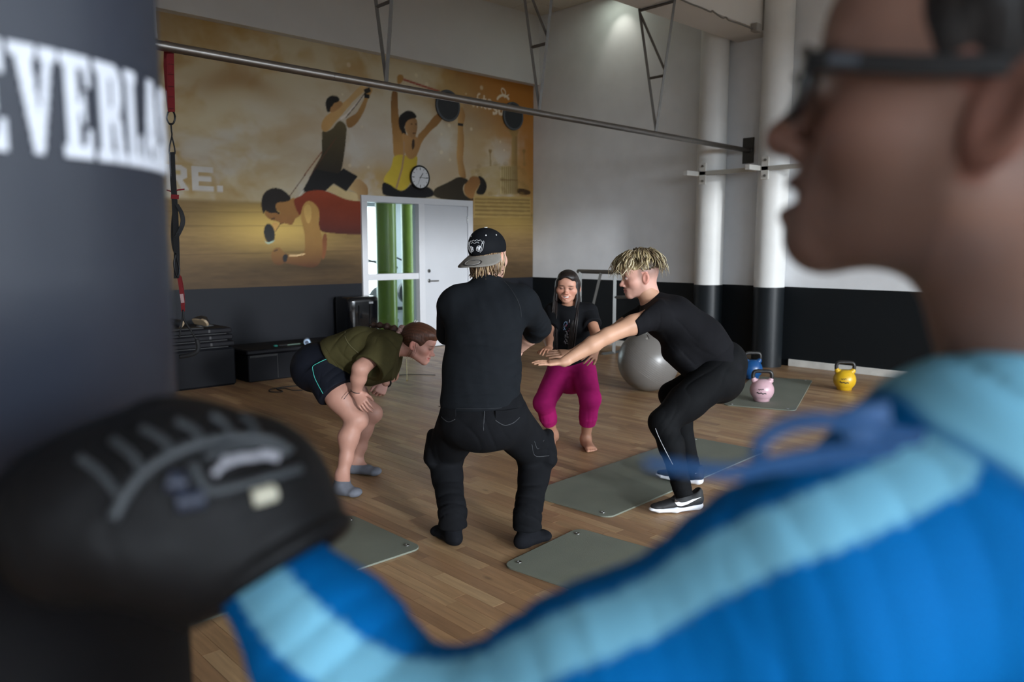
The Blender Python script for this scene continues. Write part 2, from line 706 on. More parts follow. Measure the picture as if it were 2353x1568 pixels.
# door with glazed side light
m_frame = mat('door_frame_white', rgb(216, 217, 221), 0.35, noise=0.02)
m_leaf = mat('door_leaf_white', rgb(206, 208, 213), 0.45, noise=0.02, nscale=4)
m_steel = mat('brushed_steel', rgb(150, 150, 148), 0.32, 1.0, noise=0.06, nscale=30)
fr = MB()
y0, y1 = YB - 0.035, YB + 0.12
fr.box((DX0, y0, 0), (DX0 + 0.09, y1, DZ - 0.085)).box((DX1 - 0.09, y0, 0), (DX1, y1, DZ - 0.085)).box((DX0, y0, DZ - 0.085), (DX1, y1, DZ))
fr.box((6.555, y0, 0), (6.655, y1, DZ - 0.085)).box((DX0 + 0.09, y0 + 0.02, 0), (6.555, y1, 0.10))
door = struct(fr, 'door_1', m_frame, bevel=0.004)
MB().box((DX0 + 0.09, y0 + 0.02, 0.985), (6.555, y1, 1.07)).build('transom_bar', m_frame, door, bevel=0.004)
glass = bpy.data.materials.new('clear_glass')
glass.use_nodes = True
nt = glass.node_tree
nt.nodes.remove(nt.nodes['Principled BSDF'])
tr = nt.nodes.new('ShaderNodeBsdfTransparent')
tr.inputs['Color'].default_value = (0.86, 0.92, 0.9, 1)
gl = nt.nodes.new('ShaderNodeBsdfGlossy')
gl.inputs['Roughness'].default_value = 0.02
fz = nt.nodes.new('ShaderNodeFresnel')
fz.inputs['IOR'].default_value = 1.45
mx = nt.nodes.new('ShaderNodeMixShader')
nt.links.new(fz.outputs[0], mx.inputs[0])
nt.links.new(tr.outputs[0], mx.inputs[1])
nt.links.new(gl.outputs[0], mx.inputs[2])
nt.links.new(mx.outputs[0], nt.nodes['Material Output'].inputs['Surface'])
MB().box((DX0 + 0.085, YB + 0.05, 1.065), (6.56, YB + 0.058, DZ - 0.08)).build('pane', glass, door)
MB().box((DX0 + 0.085, YB + 0.05, 0.095), (6.56, YB + 0.058, 0.99)).build('pane', glass, door)
leaf = MB().box((6.66, YB - 0.012, 0.01), (DX1 - 0.093, YB + 0.03, DZ - 0.089)).build('door_leaf', m_leaf, door, bevel=0.003)
hd = MB()
hx = 6.735
hd.lathe((hx, YB - 0.012, 0.955), [(0.026, 0), (0.026, 0.008), (0.011, 0.01), (0.011, 0.045)], 20, axis=(0, -1, 0))
hd.tube([(hx, YB - 0.055, 0.955), (hx + 0.02, YB - 0.06, 0.955), (hx + 0.135, YB - 0.06, 0.953)], 0.0095, 12)
hd.build('handle', m_steel, leaf, auto=40)
lk = MB().lathe((hx, YB - 0.012, 1.095), [(0.026, 0), (0.026, 0.008), (0.014, 0.009), (0.014, 0.016)], 20, axis=(0, -1, 0))
lk.build('lock', m_steel, leaf, auto=40)
for zz in (0.3, 1.1, 1.78):
    MB().lathe((DX1 - 0.093, YB - 0.02, zz), [(0.009, 0), (0.009, 0.10)], 10).build('hinge', m_steel, leaf, auto=40)

struct(MB().box((-60, -90, -0.5), (60, -4.25, -0.3)), 'ground_outside', mat('asphalt', rgb(88, 88, 86), 0.9, noise=0.1, nscale=1))  # unseen dark ground, added to cut sky light coming up from below

# the room seen through the side light
struct(MB().box((3.6, YB + 0.2, -0.1), (11.5, 17.0, 0.0)), 'floor_beyond', mat('grey_lino', rgb(120, 126, 128), 0.35, noise=0.05))
struct(MB().box((3.6, YB + 0.2, 2.75), (11.5, 17.0, 2.9)), 'ceiling_beyond', m_plain)
wb2 = MB()
for a, b_ in ((3.6, 4.4), (5.5, 5.6), (6.9, 7.0), (8.4, 8.5), (9.9, 10.0), (11.3, 11.5)):
    wb2.box((a, 16.8, 0), (b_, 17.0, 2.75))
wb2.box((3.6, 16.8, 0), (11.5, 17.0, 0.25)).box((3.6, 16.8, 2.45), (11.5, 17.0, 2.75)).box((3.6, 16.85, 1.05), (11.5, 16.95, 1.11))
wb2.box((3.5, YB + 0.2, 0), (3.6, 17, 2.75)).box((11.5, YB + 0.2, 0), (11.6, 17, 2.75))
struct(wb2, 'wall_beyond', mat('far_wall', rgb(150, 155, 158), 0.7, noise=0.03))
m_green = mat('green_gloss', rgb(112, 132, 48), 0.3, noise=0.05, nscale=4)
for (px, w, Yc) in ((888, 0.165, 10.6), (938, 0.115, 11.5)):
    cpos = on_y(px, 600, Yc)
    c = MB().lathe((cpos[0], Yc, 0), [(w, 0), (w, 2.75)], 36)
    struct(c, 'column_green', m_green, auto=40)
m_dark = mat('dark_machine', rgb(34, 38, 42), 0.4, noise=0.1)
for k, (px, Yc) in enumerate(((848, 12.6), (915, 14.5))):
    c = on_y(px, 700, Yc)
    b0 = np.array([c[0], Yc, 0.0])
    t = thing('exercise_bike', b0, ['dark exercise bike left of the green column behind the glass',
                                    'dark exercise bike between the two green columns behind the glass'][k], 'exercise bike')
    MB().box(b0 + (-0.5, -0.25, 0), b0 + (-0.42, 0.25, 0.06)).box(b0 + (0.42, -0.25, 0), b0 + (0.5, 0.25, 0.06)).box(b0 + (-0.45, -0.04, 0.02), b0 + (0.45, 0.04, 0.1)).build('base', m_dark, t)
    MB().tube([b0 + (-0.3, 0, 0.1), b0 + (-0.2, 0, 0.95)], 0.035).tube([b0 + (0.3, 0, 0.1), b0 + (0.36, 0, 1.15)], 0.035).build('frame', m_dark, t)
    MB().lathe(b0 + (0.28, -0.04, 0.42), [(0.27, 0), (0.27, 0.08)], 28, axis=(0, 1, 0)).build('flywheel', m_dark, t)
    MB().box(b0 + (-0.36, -0.11, 0.95), b0 + (-0.06, 0.11, 1.02), 0.02).build('saddle', m_dark, t)
    MB().tube(bez([b0 + (0.14, -0.24, 1.2), b0 + (0.36, -0.2, 1.12), b0 + (0.36, 0.2, 1.12), b0 + (0.14, 0.24, 1.2)]), 0.018).build('handlebar', m_dark, t)
# ------------------------------------------------------------------ printed mural on the back wall
MX0, MX1, MZ0, MZ1 = 1.55, 8.828, DADO, 3.93
MSTEP = 0.0125
SS = 2
gw, gh = int((MX1 - MX0) / MSTEP), int((MZ1 - MZ0) / MSTEP)
W2, H2 = gw * SS, gh * SS
gx = MX0 + (np.arange(W2) + 0.5) * (MX1 - MX0) / W2
gz = MZ0 + (np.arange(H2) + 0.5) * (MZ1 - MZ0) / H2
GX, GZ = np.meshgrid(gx, gz)


def to_lin(c):
    c = np.asarray(c, float) / 255.0
    return np.where(c <= 0.04045, c / 12.92, ((c + 0.055) / 1.055) ** 2.4)


def vnoise(X, Z, seed):
    r = np.random.default_rng(seed)
    T = r.random((64, 64))
    xi, zi = np.floor(X).astype(int), np.floor(Z).astype(int)
    fx, fz_ = X - xi, Z - zi
    fx = fx * fx * (3 - 2 * fx)
    fz_ = fz_ * fz_ * (3 - 2 * fz_)
    g = lambda a, b: T[a % 64, b % 64]
    return (g(xi, zi) * (1 - fx) + g(xi + 1, zi) * fx) * (1 - fz_) + (g(xi, zi + 1) * (1 - fx) + g(xi + 1, zi + 1) * fx) * fz_


def fbm(X, Z, seed, o=5):
    s, a, t = 0, 1.0, 0
    for k in range(o):
        s = s + a * vnoise(X * 2 ** k, Z * 2 ** k, seed + k)
        t += a
        a *= 0.55
    return s / t


def mixc(a, b, t):
    return a + (b - a) * t[..., None]


def ss(a, b, x):
    t = np.clip((x - a) / (b - a), 0, 1)
    return t * t * (3 - 2 * t)


# sky: burnt gold at the rim, pale cloud in the middle
wx = fbm(GX * 0.8, GZ * 0.8, 5) * 1.6
n1 = fbm(GX * 0.75 + wx, GZ * 1.25 + wx * 0.6, 11)
n2 = fbm(GX * 1.7 + wx, GZ * 2.4, 23)
gold, ochre, cream, pale = [to_lin(c) for c in ((180, 146, 84), (156, 120, 66), (204, 188, 152), (208, 203, 194))]
img = mixc(np.broadcast_to(ochre, GX.shape + (3,)), np.broadcast_to(gold, GX.shape + (3,)), ss(0.2, 0.5, n1))
img = mixc(img, np.broadcast_to(cream, img.shape), ss(0.46, 0.66, n1 * 0.7 + n2 * 0.3))
glow = np.exp(-(((GX - 6.1) / 1.7) ** 2 + ((GZ - 2.75) / 0.75) ** 2))
img = mixc(img, np.broadcast_to(pale, img.shape), np.clip(glow * (0.75 + 0.5 * (n2 - 0.5)), 0, 1))
img = mixc(img, np.broadcast_to(to_lin((176, 112, 40)), img.shape), ss(7.5, 8.9, GX + 0.9 * (GZ - 3.0) + 0.5 * (n1 - 0.5)) * 0.85)
img = mixc(img, np.broadcast_to(to_lin((190, 150, 66)), img.shape), 0.7 * np.exp(-(((GX - 6.0) / 0.5) ** 2 + ((GZ - 2.35) / 0.2) ** 2)))
img = mixc(img, np.broadcast_to(pale, img.shape), 0.55 * ss(0.55, 0.72, n2) * ss(3.4, 2.6, GZ))
img = mixc(img, np.broadcast_to(to_lin((140, 104, 50)), img.shape), 0.75 * np.clip(ss(0.55, 0.25, n1) * ss(6.0, 3.2, GX) + 0.8 * ss(4.6, 2.9, GX) * ss(3.0, 3.9, GZ), 0, 1))
img = mixc(img, np.broadcast_to(to_lin((150, 108, 46)), img.shape), 0.7 * np.exp(-(((GX - 4.0) / 0.55) ** 2 + ((GZ - 3.28 - 0.08 * np.sin(GX * 5)) / 0.16) ** 2)))
# bokeh dots
for k in range(26):
    bx_, bz_, br = rng.uniform(5.2, 8.6), rng.uniform(2.3, 3.8), rng.uniform(0.012, 0.035)
    img = mixc(img, np.broadcast_to(to_lin((232, 220, 190)), img.shape), 0.5 * ss(br, br * 0.8, np.hypot(GX - bx_, GZ - bz_)))
# timber ground
hz = 1.98 + 0.02 * np.sin(GX * 1.3)
gr = ss(hz + 0.03, hz - 0.03, GZ)
st = fbm(GX * 1.2 + 30, GZ * 22, 41, 4)
st2 = fbm(GX * 7 + 30, GZ * 40, 51, 3)
dep_ = np.clip((hz - GZ) / (hz - MZ0), 0, 1)
gcol = mixc(np.broadcast_to(to_lin((140, 112, 72)), img.shape), np.broadcast_to(to_lin((74, 56, 34)), img.shape), ss(0.1, 1.0, dep_))
gcol = gcol * (0.40 + 0.52 * st + 0.32 * st2)[..., None]
gcol = mixc(gcol, np.broadcast_to(to_lin((226, 190, 104)), img.shape), 0.8 * np.exp(-(((GX - 4.45) / 0.75) ** 2 + ((GZ - 1.72) / 0.26) ** 2)))
gcol = mixc(gcol, np.broadcast_to(to_lin((206, 172, 92)), img.shape), 0.5 * np.exp(-(((GX - 8.3) / 0.8) ** 2 + ((GZ - 1.85) / 0.2) ** 2)))
for zz in (1.36, 1.68, 1.84):   # seams of the printed boards
    gcol = gcol * (1 - 0.35 * np.exp(-((GZ - zz - 0.02 * (GX - 4)) / 0.006) ** 2))[..., None]
gcol = gcol * (1 - 0.5 * np.exp(-(((GX - 4.9) / 0.75) ** 2 + ((GZ - 1.22) / 0.1) ** 2)))[..., None]
img = mixc(img, gcol, gr)


def wall_pts(poly, q):
    """polygon points read off an enlarged view of the wall -> wall metres"""
    x0, y0, s = q
    out = []
    for a, b in poly:
        p = on_y(x0 + a / s, y0 + b / s, YB)
        out.append((p[0], p[2]))
    return np.array(out)


def smooth_poly(w, it=2):
    for _ in range(it):
        a = 0.75 * w + 0.25 * np.roll(w, -1, 0)
        b = 0.25 * w + 0.75 * np.roll(w, -1, 0)
        w = np.stack([a, b], 1).reshape(-1, 2)
    return w


def paint(w, c, shade=None, soft=True, alpha=1.0):
    """fill wall polygon w; shade = (dx, dz, amount, c2): gradient towards c2"""
    if soft:
        w = smooth_poly(np.asarray(w, float))
    lo, hi = w.min(0), w.max(0)
    i0, i1 = np.searchsorted(gx, lo[0] - 0.02), np.searchsorted(gx, hi[0] + 0.02)
    j0, j1 = np.searchsorted(gz, lo[1] - 0.02), np.searchsorted(gz, hi[1] + 0.02)
    if i1 <= i0 or j1 <= j0:
        return
    X, Z = GX[j0:j1, i0:i1], GZ[j0:j1, i0:i1]
    ins = np.zeros(X.shape, bool)
    n = len(w)
    for k in range(n):
        (xa, za), (xb, zb) = w[k], w[k - 1]
        if za == zb:
            continue
        cnd = (za > Z) != (zb > Z)
        ins ^= cnd & (X < (xb - xa) * (Z - za) / (zb - za) + xa)
    base = np.broadcast_to(to_lin(c), X.shape + (3,))
    if shade:
        dx, dz, amt, c2 = shade
        t = (X - lo[0]) / (hi[0] - lo[0] + 1e-6) * dx + (Z - lo[1]) / (hi[1] - lo[1] + 1e-6) * dz
        t = np.clip((t - min(0, dx) - min(0, dz)) / (abs(dx) + abs(dz)), 0, 1) * amt
        base = mixc(base, np.broadcast_to(to_lin(c2), base.shape), t)
    base = base * (0.92 + 0.16 * fbm(X * 9, Z * 9, 77, 3))[..., None]
    a = ins.astype(float) * alpha
    img[j0:j1, i0:i1] = mixc(img[j0:j1, i0:i1], base, a)


def stroke(pts, wid, c, alpha=1.0):
    pts = np.asarray(pts, float)
    for a, b in zip(pts[:-1], pts[1:]):
        d = nrm(b - a)
        n_ = np.array([-d[1], d[0]]) * wid / 2
        paint(np.array([a - n_, b - n_, b + n_, a + n_]), c, soft=False, alpha=alpha)


Q2 = (700, 170, 4.525)
Q3 = (560, 400, 6.533)
w2 = lambda p: wall_pts(p, Q2)
w3 = lambda p: wall_pts(p, Q3)
SK, SKD = (196, 152, 92), (128, 88, 48)
# ruins at the right
paint(w2([(1760, 1270), (2345, 1280), (2345, 1493), (1740, 1493)]), (188, 158, 96), soft=False)
for k, yy in enumerate((1300, 1335, 1375, 1415, 1460)):
    stroke(w2([(1765, yy), (2340, yy + 12)]), 0.03, (120, 92, 48), 0.6)
paint(w2([(1720, 1000), (2030, 930), (2030, 1260), (1760, 1260)]), (186, 160, 104), soft=False, alpha=0.45)
paint(w2([(2035, 960), (2205, 960), (2215, 1250), (2030, 1250)]), (206, 186, 134), (1, 0, 0.8, (120, 92, 52)), soft=False)
for xx in range(2050, 2205, 22):
    stroke(w2([(xx, 965), (xx, 1245)]), 0.018, (132, 104, 60), 0.6)
stroke(w2([(2030, 1100), (2210, 1105)]), 0.02, (120, 90, 50), 0.7)
paint(w2([(2150, 640), (2205, 640), (2205, 960), (2145, 960)]), (172, 142, 90), (1, 0, 0.7, (118, 90, 50)), soft=False)
paint(w2([(2112, 580), (2222, 590), (2205, 650), (2150, 650)]), (160, 128, 76), soft=False)
for xx in (1925, 2275):
    stroke(w2([(xx, 800), (xx + 4, 960)]), 0.03, (150, 122, 74), 0.7)
    paint(w2([(xx - 22, 785), (xx + 24, 785), (xx + 10, 830), (xx - 8, 830)]), (140, 110, 62), alpha=0.8)
paint(w2([(2200, 1180), (2345, 1210), (2345, 1260), (2210, 1255)]), (70, 50, 26))
for k in range(30):
    a, b = rng.uniform(1700, 2330), rng.uniform(900, 1250)
    paint(w2([(a, b), (a + 40, b - 12), (a + 60, b + 30), (a + 10, b + 40)]), (140, 112, 62), alpha=0.25)
# man pulling bands, standing
paint(w2([(545, 1070), (640, 1150), (660, 1200), (655, 1270), (560, 1330), (545, 1230), (440, 1195)]), (206, 172, 122), (1, 0, 0.8, (150, 108, 62)))
paint(w2([(215, 1210), (300, 1145), (420, 1215), (560, 1240), (545, 1360), (400, 1310), (300, 1240)]), (214, 190, 140))
paint(w2([(420, 480), (470, 450), (540, 410), (560, 370), (600, 300), (625, 240), (640, 190), (690, 140), (705, 180), (680, 220), (650, 280), (630, 360), (590, 440), (540, 520), (480, 565), (440, 560)]), SK, (0, -1, 0.8, SKD))
paint(w2([(178, 590), (215, 607), (260, 590), (300, 560), (330, 510), (370, 485), (420, 520), (437, 570), (430, 640), (420, 760), (400, 900), (385, 985), (360, 1040), (300, 1045), (220, 1020), (150, 995), (85, 1005), (110, 960), (170, 860), (180, 800), (178, 700)]), (92, 80, 52), (0, -1, 1.0, (40, 34, 26)))
paint(w2([(95, 985), (40, 1100), (-30, 1225), (100, 1225), (215, 1215), (300, 1140), (430, 1222), (550, 1065), (400, 980), (350, 1035), (220, 1012)]), (24, 22, 24), soft=False)
paint(w2([(175, 590), (170, 520), (210, 450), (260, 410), (360, 330), (440, 270), (520, 180), (580, 125), (650, 105), (665, 150), (600, 200), (520, 270), (440, 360), (370, 450), (300, 520), (260, 580), (215, 607)]), SK, (1, 0.3, 0.6, (214, 184, 136)))
paint(w2([(255, 400), (245, 360), (265, 340), (285, 340), (300, 305), (345, 280), (385, 290), (400, 320), (360, 360), (300, 402)]), (176, 132, 84))
paint(w2([(230, 395), (215, 320), (222, 268), (260, 232), (312, 225), (352, 245), (366, 276), (340, 296), (300, 306), (288, 340), (268, 348), (262, 398), (245, 404)]), (30, 26, 24))
stroke(w2([(370, 472), (440, 425), (630, 208)]), 0.028, (226, 216, 206))
stroke(w2([(425, 458), (540, 320), (655, 160)]), 0.012, (80, 58, 40))
stroke(w2([(618, 228), (672, 242)]), 0.05, (26, 26, 28))
stroke(w2([(620, 190), (680, 165)]), 0.06, (36, 34, 32))
stroke(w2([(-10, 1060), (180, 808)]), 0.012, (130, 70, 46))
stroke(w2([(40, 1090), (190, 860), (330, 660)]), 0.008, (110, 60, 42), 0.7)
# woman with raised arms
paint(w2([(1010, 470), (975, 560), (1010, 640), (1050, 690), (1060, 640)]), (28, 24, 24))
paint(w2([(895, 470), (893, 300), (905, 170), (965, 170), (965, 300), (975, 450), (1000, 600), (1040, 700), (1050, 840), (960, 860), (920, 860), (915, 700), (905, 560)]), SKD, (0, -1, 1.0, (186, 140, 80)))
paint(w2([(960, 110), (955, 40), (975, 8), (1015, 12), (1032, 50), (1000, 105)]), (170, 126, 66))
stroke(w2([(1020, 60), (1400, 188)]), 0.03, (160, 84, 66))
paint(w2([(1165, 640), (1215, 600), (1290, 510), (1340, 440), (1420, 390), (1440, 450), (1390, 530), (1310, 590), (1250, 660), (1210, 720), (1185, 800), (1165, 840)]), (172, 128, 74), (0, 1, 0.7, (128, 86, 44)))
paint(w2([(1000, 600), (1060, 640), (1160, 650), (1200, 700), (1170, 850), (1140, 890), (1080, 890), (1040, 840)]), (184, 140, 88), (1, 0, 0.6, (150, 106, 62)))
paint(w2([(1045, 500), (1090, 462), (1158, 460), (1172, 520), (1166, 590), (1150, 652), (1130, 672), (1090, 655), (1055, 610), (1038, 560)]), (176, 134, 88), (1, 0, 0.6, (120, 84, 50)))
for a, b in (((1098, 522), (1120, 526)), ((1146, 524), (1164, 526)), ((1120, 618), (1152, 618))):
    stroke(w2([a, b]), 0.016, (60, 40, 30), 0.8)
paint(w2([(978, 560), (972, 470), (990, 430), (1030, 400), (1070, 380), (1120, 392), (1158, 430), (1164, 462), (1092, 470), (1052, 500), (1035, 560), (1030, 600), (1000, 600)]), (28, 24, 24))
paint(w2([(1112, 680), (1142, 680), (1142, 760), (1112, 806)]), (52, 38, 30))
paint(w2([(920, 850), (1040, 835), (1080, 886), (1120, 890), (1168, 842), (1170, 920), (1150, 1000), (1110, 1100), (1070, 1180), (1020, 1215), (960, 1205), (880, 1145), (812, 1122), (830, 1060), (890, 990), (910, 920)]), (224, 198, 70), (1, 0, 0.6, (176, 148, 48)))
paint(w2([(808, 1120), (880, 1145), (960, 1205), (1020, 1218), (1070, 1180), (1120, 1130), (1340, 1190), (1345, 1300), (815, 1280), (800, 1200)]), (22, 20, 24))
stroke(w2([(1030, 700), (1030, 840), (1010, 980), (950, 1190)]), 0.028, (176, 140, 108))
# man in side plank
paint(w2([(1600, 1070), (1590, 960), (1575, 860), (1585, 700), (1590, 560), (1588, 500), (1590, 440), (1620, 340), (1642, 356), (1668, 430), (1656, 500), (1640, 540), (1656, 680), (1650, 800), (1640, 900), (1665, 1000), (1680, 1100)]), (196, 154, 98), (1, 0, 0.8, (140, 98, 54)))
stroke(w2([(1590, 525), (1646, 535)]), 0.035, (34, 32, 30))
paint(w2([(1335, 1195), (1440, 1150), (1540, 1100), (1590, 1068), (1680, 1086), (1705, 1120), (1650, 1150), (1640, 1200), (1660, 1260), (1720, 1300), (1752, 1288), (1752, 1330), (1335, 1300)]), (62, 54, 40), (1, 0, 0.7, (40, 34, 26)))
paint(w2([(1650, 1160), (1700, 1110), (1720, 1068), (1790, 1058), (1835, 1110), (1800, 1170), (1765, 1230), (1750, 1300), (1700, 1292), (1655, 1240)]), (170, 122, 72), (0, 1, 0.6, (120, 80, 44)))
paint(w2([(1790, 1058), (1840, 1068), (1882, 1120), (1892, 1180), (1870, 1242), (1830, 1262), (1770, 1242), (1800, 1190), (1830, 1120)]), (32, 28, 26))
paint(w2([(1722, 1310), (1752, 1310), (1748, 1800), (1715, 1800)]), (158, 112, 64), soft=False)
# man in forearm plank, large
paint(w3([(1180, 900), (1252, 885), (1242, 1150), (1200, 1290), (1165, 1250)]), (120, 72, 42))
paint(w3([(305, 605), (330, 545), (400, 585), (480, 570), (545, 600), (545, 560), (490, 540), (475, 470), (490, 425), (560, 415), (690, 390), (760, 340), (770, 440), (810, 560), (860, 620), (770, 662), (752, 722), (720, 768), (640, 742), (590, 735), (548, 762), (556, 735), (480, 700), (400, 690)]), (184, 132, 72), (0, -1, 0.8, (120, 78, 44)))
paint(w3([(745, 370), (860, 330), (920, 270), (1050, 243), (1200, 243), (1350, 300), (1500, 370), (1620, 400), (1900, 425), (1900, 905), (1500, 900), (1260, 880), (1150, 860), (1120, 760), (1140, 600), (1100, 480), (1020, 410), (950, 400), (880, 480), (850, 640), (800, 560), (760, 460)]), (70, 30, 26), (0, 1, 1.0, (158, 66, 34)))
paint(w3([(850, 640), (880, 480), (940, 403), (1020, 405), (1110, 490), (1142, 600), (1110, 700), (1150, 850), (1182, 1000), (1182, 1200), (1140, 1345), (1050, 1405), (900, 1385), (700, 1345), (600, 1325), (560, 1365), (440, 1345), (403, 1200), (440, 1125), (520, 1085), (575, 1130), (620, 1190), (760, 1220), (900, 1190), (922, 1100), (915, 900), (880, 760)]), (74, 42, 24), (0, 1, 1.0, (200, 154, 84)))
paint(w3([(890, 520), (950, 440), (1010, 480), (1020, 640), (980, 760), (930, 700)]), (226, 186, 110), alpha=0.55)
stroke(w3([(680, 1222), (780, 1222), (918, 1196)]), 0.014, (224, 190, 140))
paint(w3([(580, 1225), (640, 1190), (665, 1225), (640, 1320), (590, 1315)]), (30, 30, 32))
paint(w3([(445, 1150), (500, 1120), (520, 1140), (450, 1165)]), (50, 36, 26))
paint(w3([(300, 605), (268, 520), (262, 420), (285, 318), (340, 248), (430, 206), (530, 212), (602, 248), (662, 300), (712, 352), (690, 402), (600, 420), (560, 420), (500, 428), (472, 470), (490, 540), (548, 590), (530, 610), (480, 572), (400, 592), (330, 545), (310, 565)]), (34, 26, 22))
stroke(w3([(410, 672), (470, 662)]), 0.018, (50, 32, 24), 0.8)
stroke(w3([(540, 745), (600, 735)]), 0.012, (80, 44, 30), 0.8)
paint(w3([(420, 715), (545, 735), (480, 870), (440, 820)]), (206, 160, 92))
ell = [(385 + 82 * math.cos(a) + 14 * math.sin(a), 890 + 150 * math.sin(a)) for a in np.linspace(0, 2 * math.pi, 20)[:-1]]
paint(w3(ell), (44, 44, 44))
paint(w3([(305, 985), (350, 1035), (460, 985), (462, 1005), (390, 1045), (340, 1040)]), (170, 190, 170))
stroke(w3([(470, 868), (552, 742)]), 0.008, (70, 46, 30))
stroke(w3([(690, 330), (930, 0)]), 0.010, (96, 52, 40))
stroke(w3([(830, 330), (900, 240)]), 0.014, (220, 214, 200))


# lettering: "RE." and the sun-apple logo
def letters(txt, x0, z0, h, c, bold=0.24, gap=0.12, alpha=1.0):
    G = {'R': [[(0, 0), (0, 1), (0.62, 1), (0.86, 0.86), (0.86, 0.52), (0.66, 0.42), (0.92, 0), (0.62, 0), (0.42, 0.38), (0.27, 0.38), (0.27, 0)]],
         'E': [[(0, 0), (0, 1), (0.9, 1), (0.9, 0.78), (0.27, 0.78), (0.27, 0.61), (0.8, 0.61), (0.8, 0.4), (0.27, 0.4), (0.27, 0.22), (0.9, 0.22), (0.9, 0)]],
         '.': [[(0, 0), (0, 0.26), (0.26, 0.26), (0.26, 0)]]}
    for ch in txt:
        for pl in G[ch]:
            paint(np.array([(x0 + a * h, z0 + b * h) for a, b in pl]), c, soft=False, alpha=alpha)
        x0 += (0.26 if ch == '.' else 0.92) * h + gap * h


letters('RE.', 3.17, 2.06, 0.27, (214, 210, 204), alpha=0.9)
paint(np.array([(3.17 + 0.27 * 0.27, 2.06 + 0.6 * 0.27), (3.17 + 0.27 * 0.27, 2.06 + 0.8 * 0.27), (3.17 + 0.6 * 0.27, 2.06 + 0.8 * 0.27), (3.17 + 0.6 * 0.27, 2.06 + 0.6 * 0.27)]), (196, 172, 118), soft=False)
LG = (238, 226, 204)
tw = lambda pts, wd: stroke(w2(pts), wd, LG, 0.85)
# f i t a (thin) s u (bold) with apple
tw([(1822, 212), (1802, 212), (1794, 232), (1792, 355)], 0.022)
tw([(1780, 262), (1815, 266)], 0.02)
tw([(1838, 262), (1836, 358)], 0.022)
tw([(1862, 225), (1860, 345), (1872, 362), (1886, 360)], 0.022)
tw([(1850, 264), (1886, 268)], 0.02)
tw([(1900, 275), (1925, 272), (1934, 290), (1933, 372)], 0.022)
tw([(1933, 320), (1905, 322), (1898, 350), (1912, 370), (1933, 350)], 0.022)
tw([(2004, 335), (1975, 330), (1958, 346), (1968, 366), (1992, 382), (1996, 402), (1978, 416), (1952, 410)], 0.04)
tw([(2018, 345), (2018, 408), (2032, 425), (2052, 418), (2062, 400)], 0.04)
tw([(2062, 350), (2060, 432)], 0.04)
arc = [(2058 + 66 * math.cos(a), 296 + 70 * math.sin(a)) for a in np.linspace(math.radians(200), math.radians(340), 14)]
tw(arc, 0.035)
tw([(2040, 170), (2050, 152), (2072, 166), (2086, 196), (2080, 226), (2060, 218), (2046, 196), (2040, 170)], 0.018)
tw([(2086, 225), (2072, 248), (2120, 220)], 0.016)

img = np.clip(img, 0.0, 1.0).reshape(gh, SS, gw, SS, 3).mean((1, 3))
# panel grid carrying the print, front face with one colour per vertex
vx = np.linspace(MX0, MX1, gw)
vz = np.linspace(MZ0, MZ1, gh)
VX, VZ = np.meshgrid(vx, vz)
V = np.stack([VX, np.full_like(VX, YB - 0.004), VZ], -1).reshape(-1, 3)
idx = np.arange(gw * gh).reshape(gh, gw)
Fq = np.stack([idx[:-1, :-1], idx[:-1, 1:], idx[1:, 1:], idx[1:, :-1]], -1).reshape(-1, 4)
# leave the doorway free
cxq, czq = V[Fq].mean(1)[:, 0], V[Fq].mean(1)[:, 2]
Fq = Fq[~((cxq > DX0 + 0.02) & (cxq < DX1 - 0.02) & (czq < DZ - 0.02))]
mural = link('wall_mural', fill_mesh('wall_mural', V, Fq, False, img.reshape(-1, 3)), mat('mural_print', (1, 1, 1, 1), 0.55, attr=True, spec=0.3))
tag(mural, 'large golden printed mural of people exercising, above the dark dado on the back wall', 'mural')
# ------------------------------------------------------------------ rig under the ceiling beam
m_pipe = mat('galvanised_pipe', rgb(128, 124, 120), 0.34, 0.9, noise=0.10, nscale=14)
m_iron = mat('grey_painted_iron', rgb(104, 101, 98), 0.45, 0.5, noise=0.08, nscale=20)
BARZ = 2.612


def bar_y(X):
    return 4.90 + (X - 1.76) * 0.029


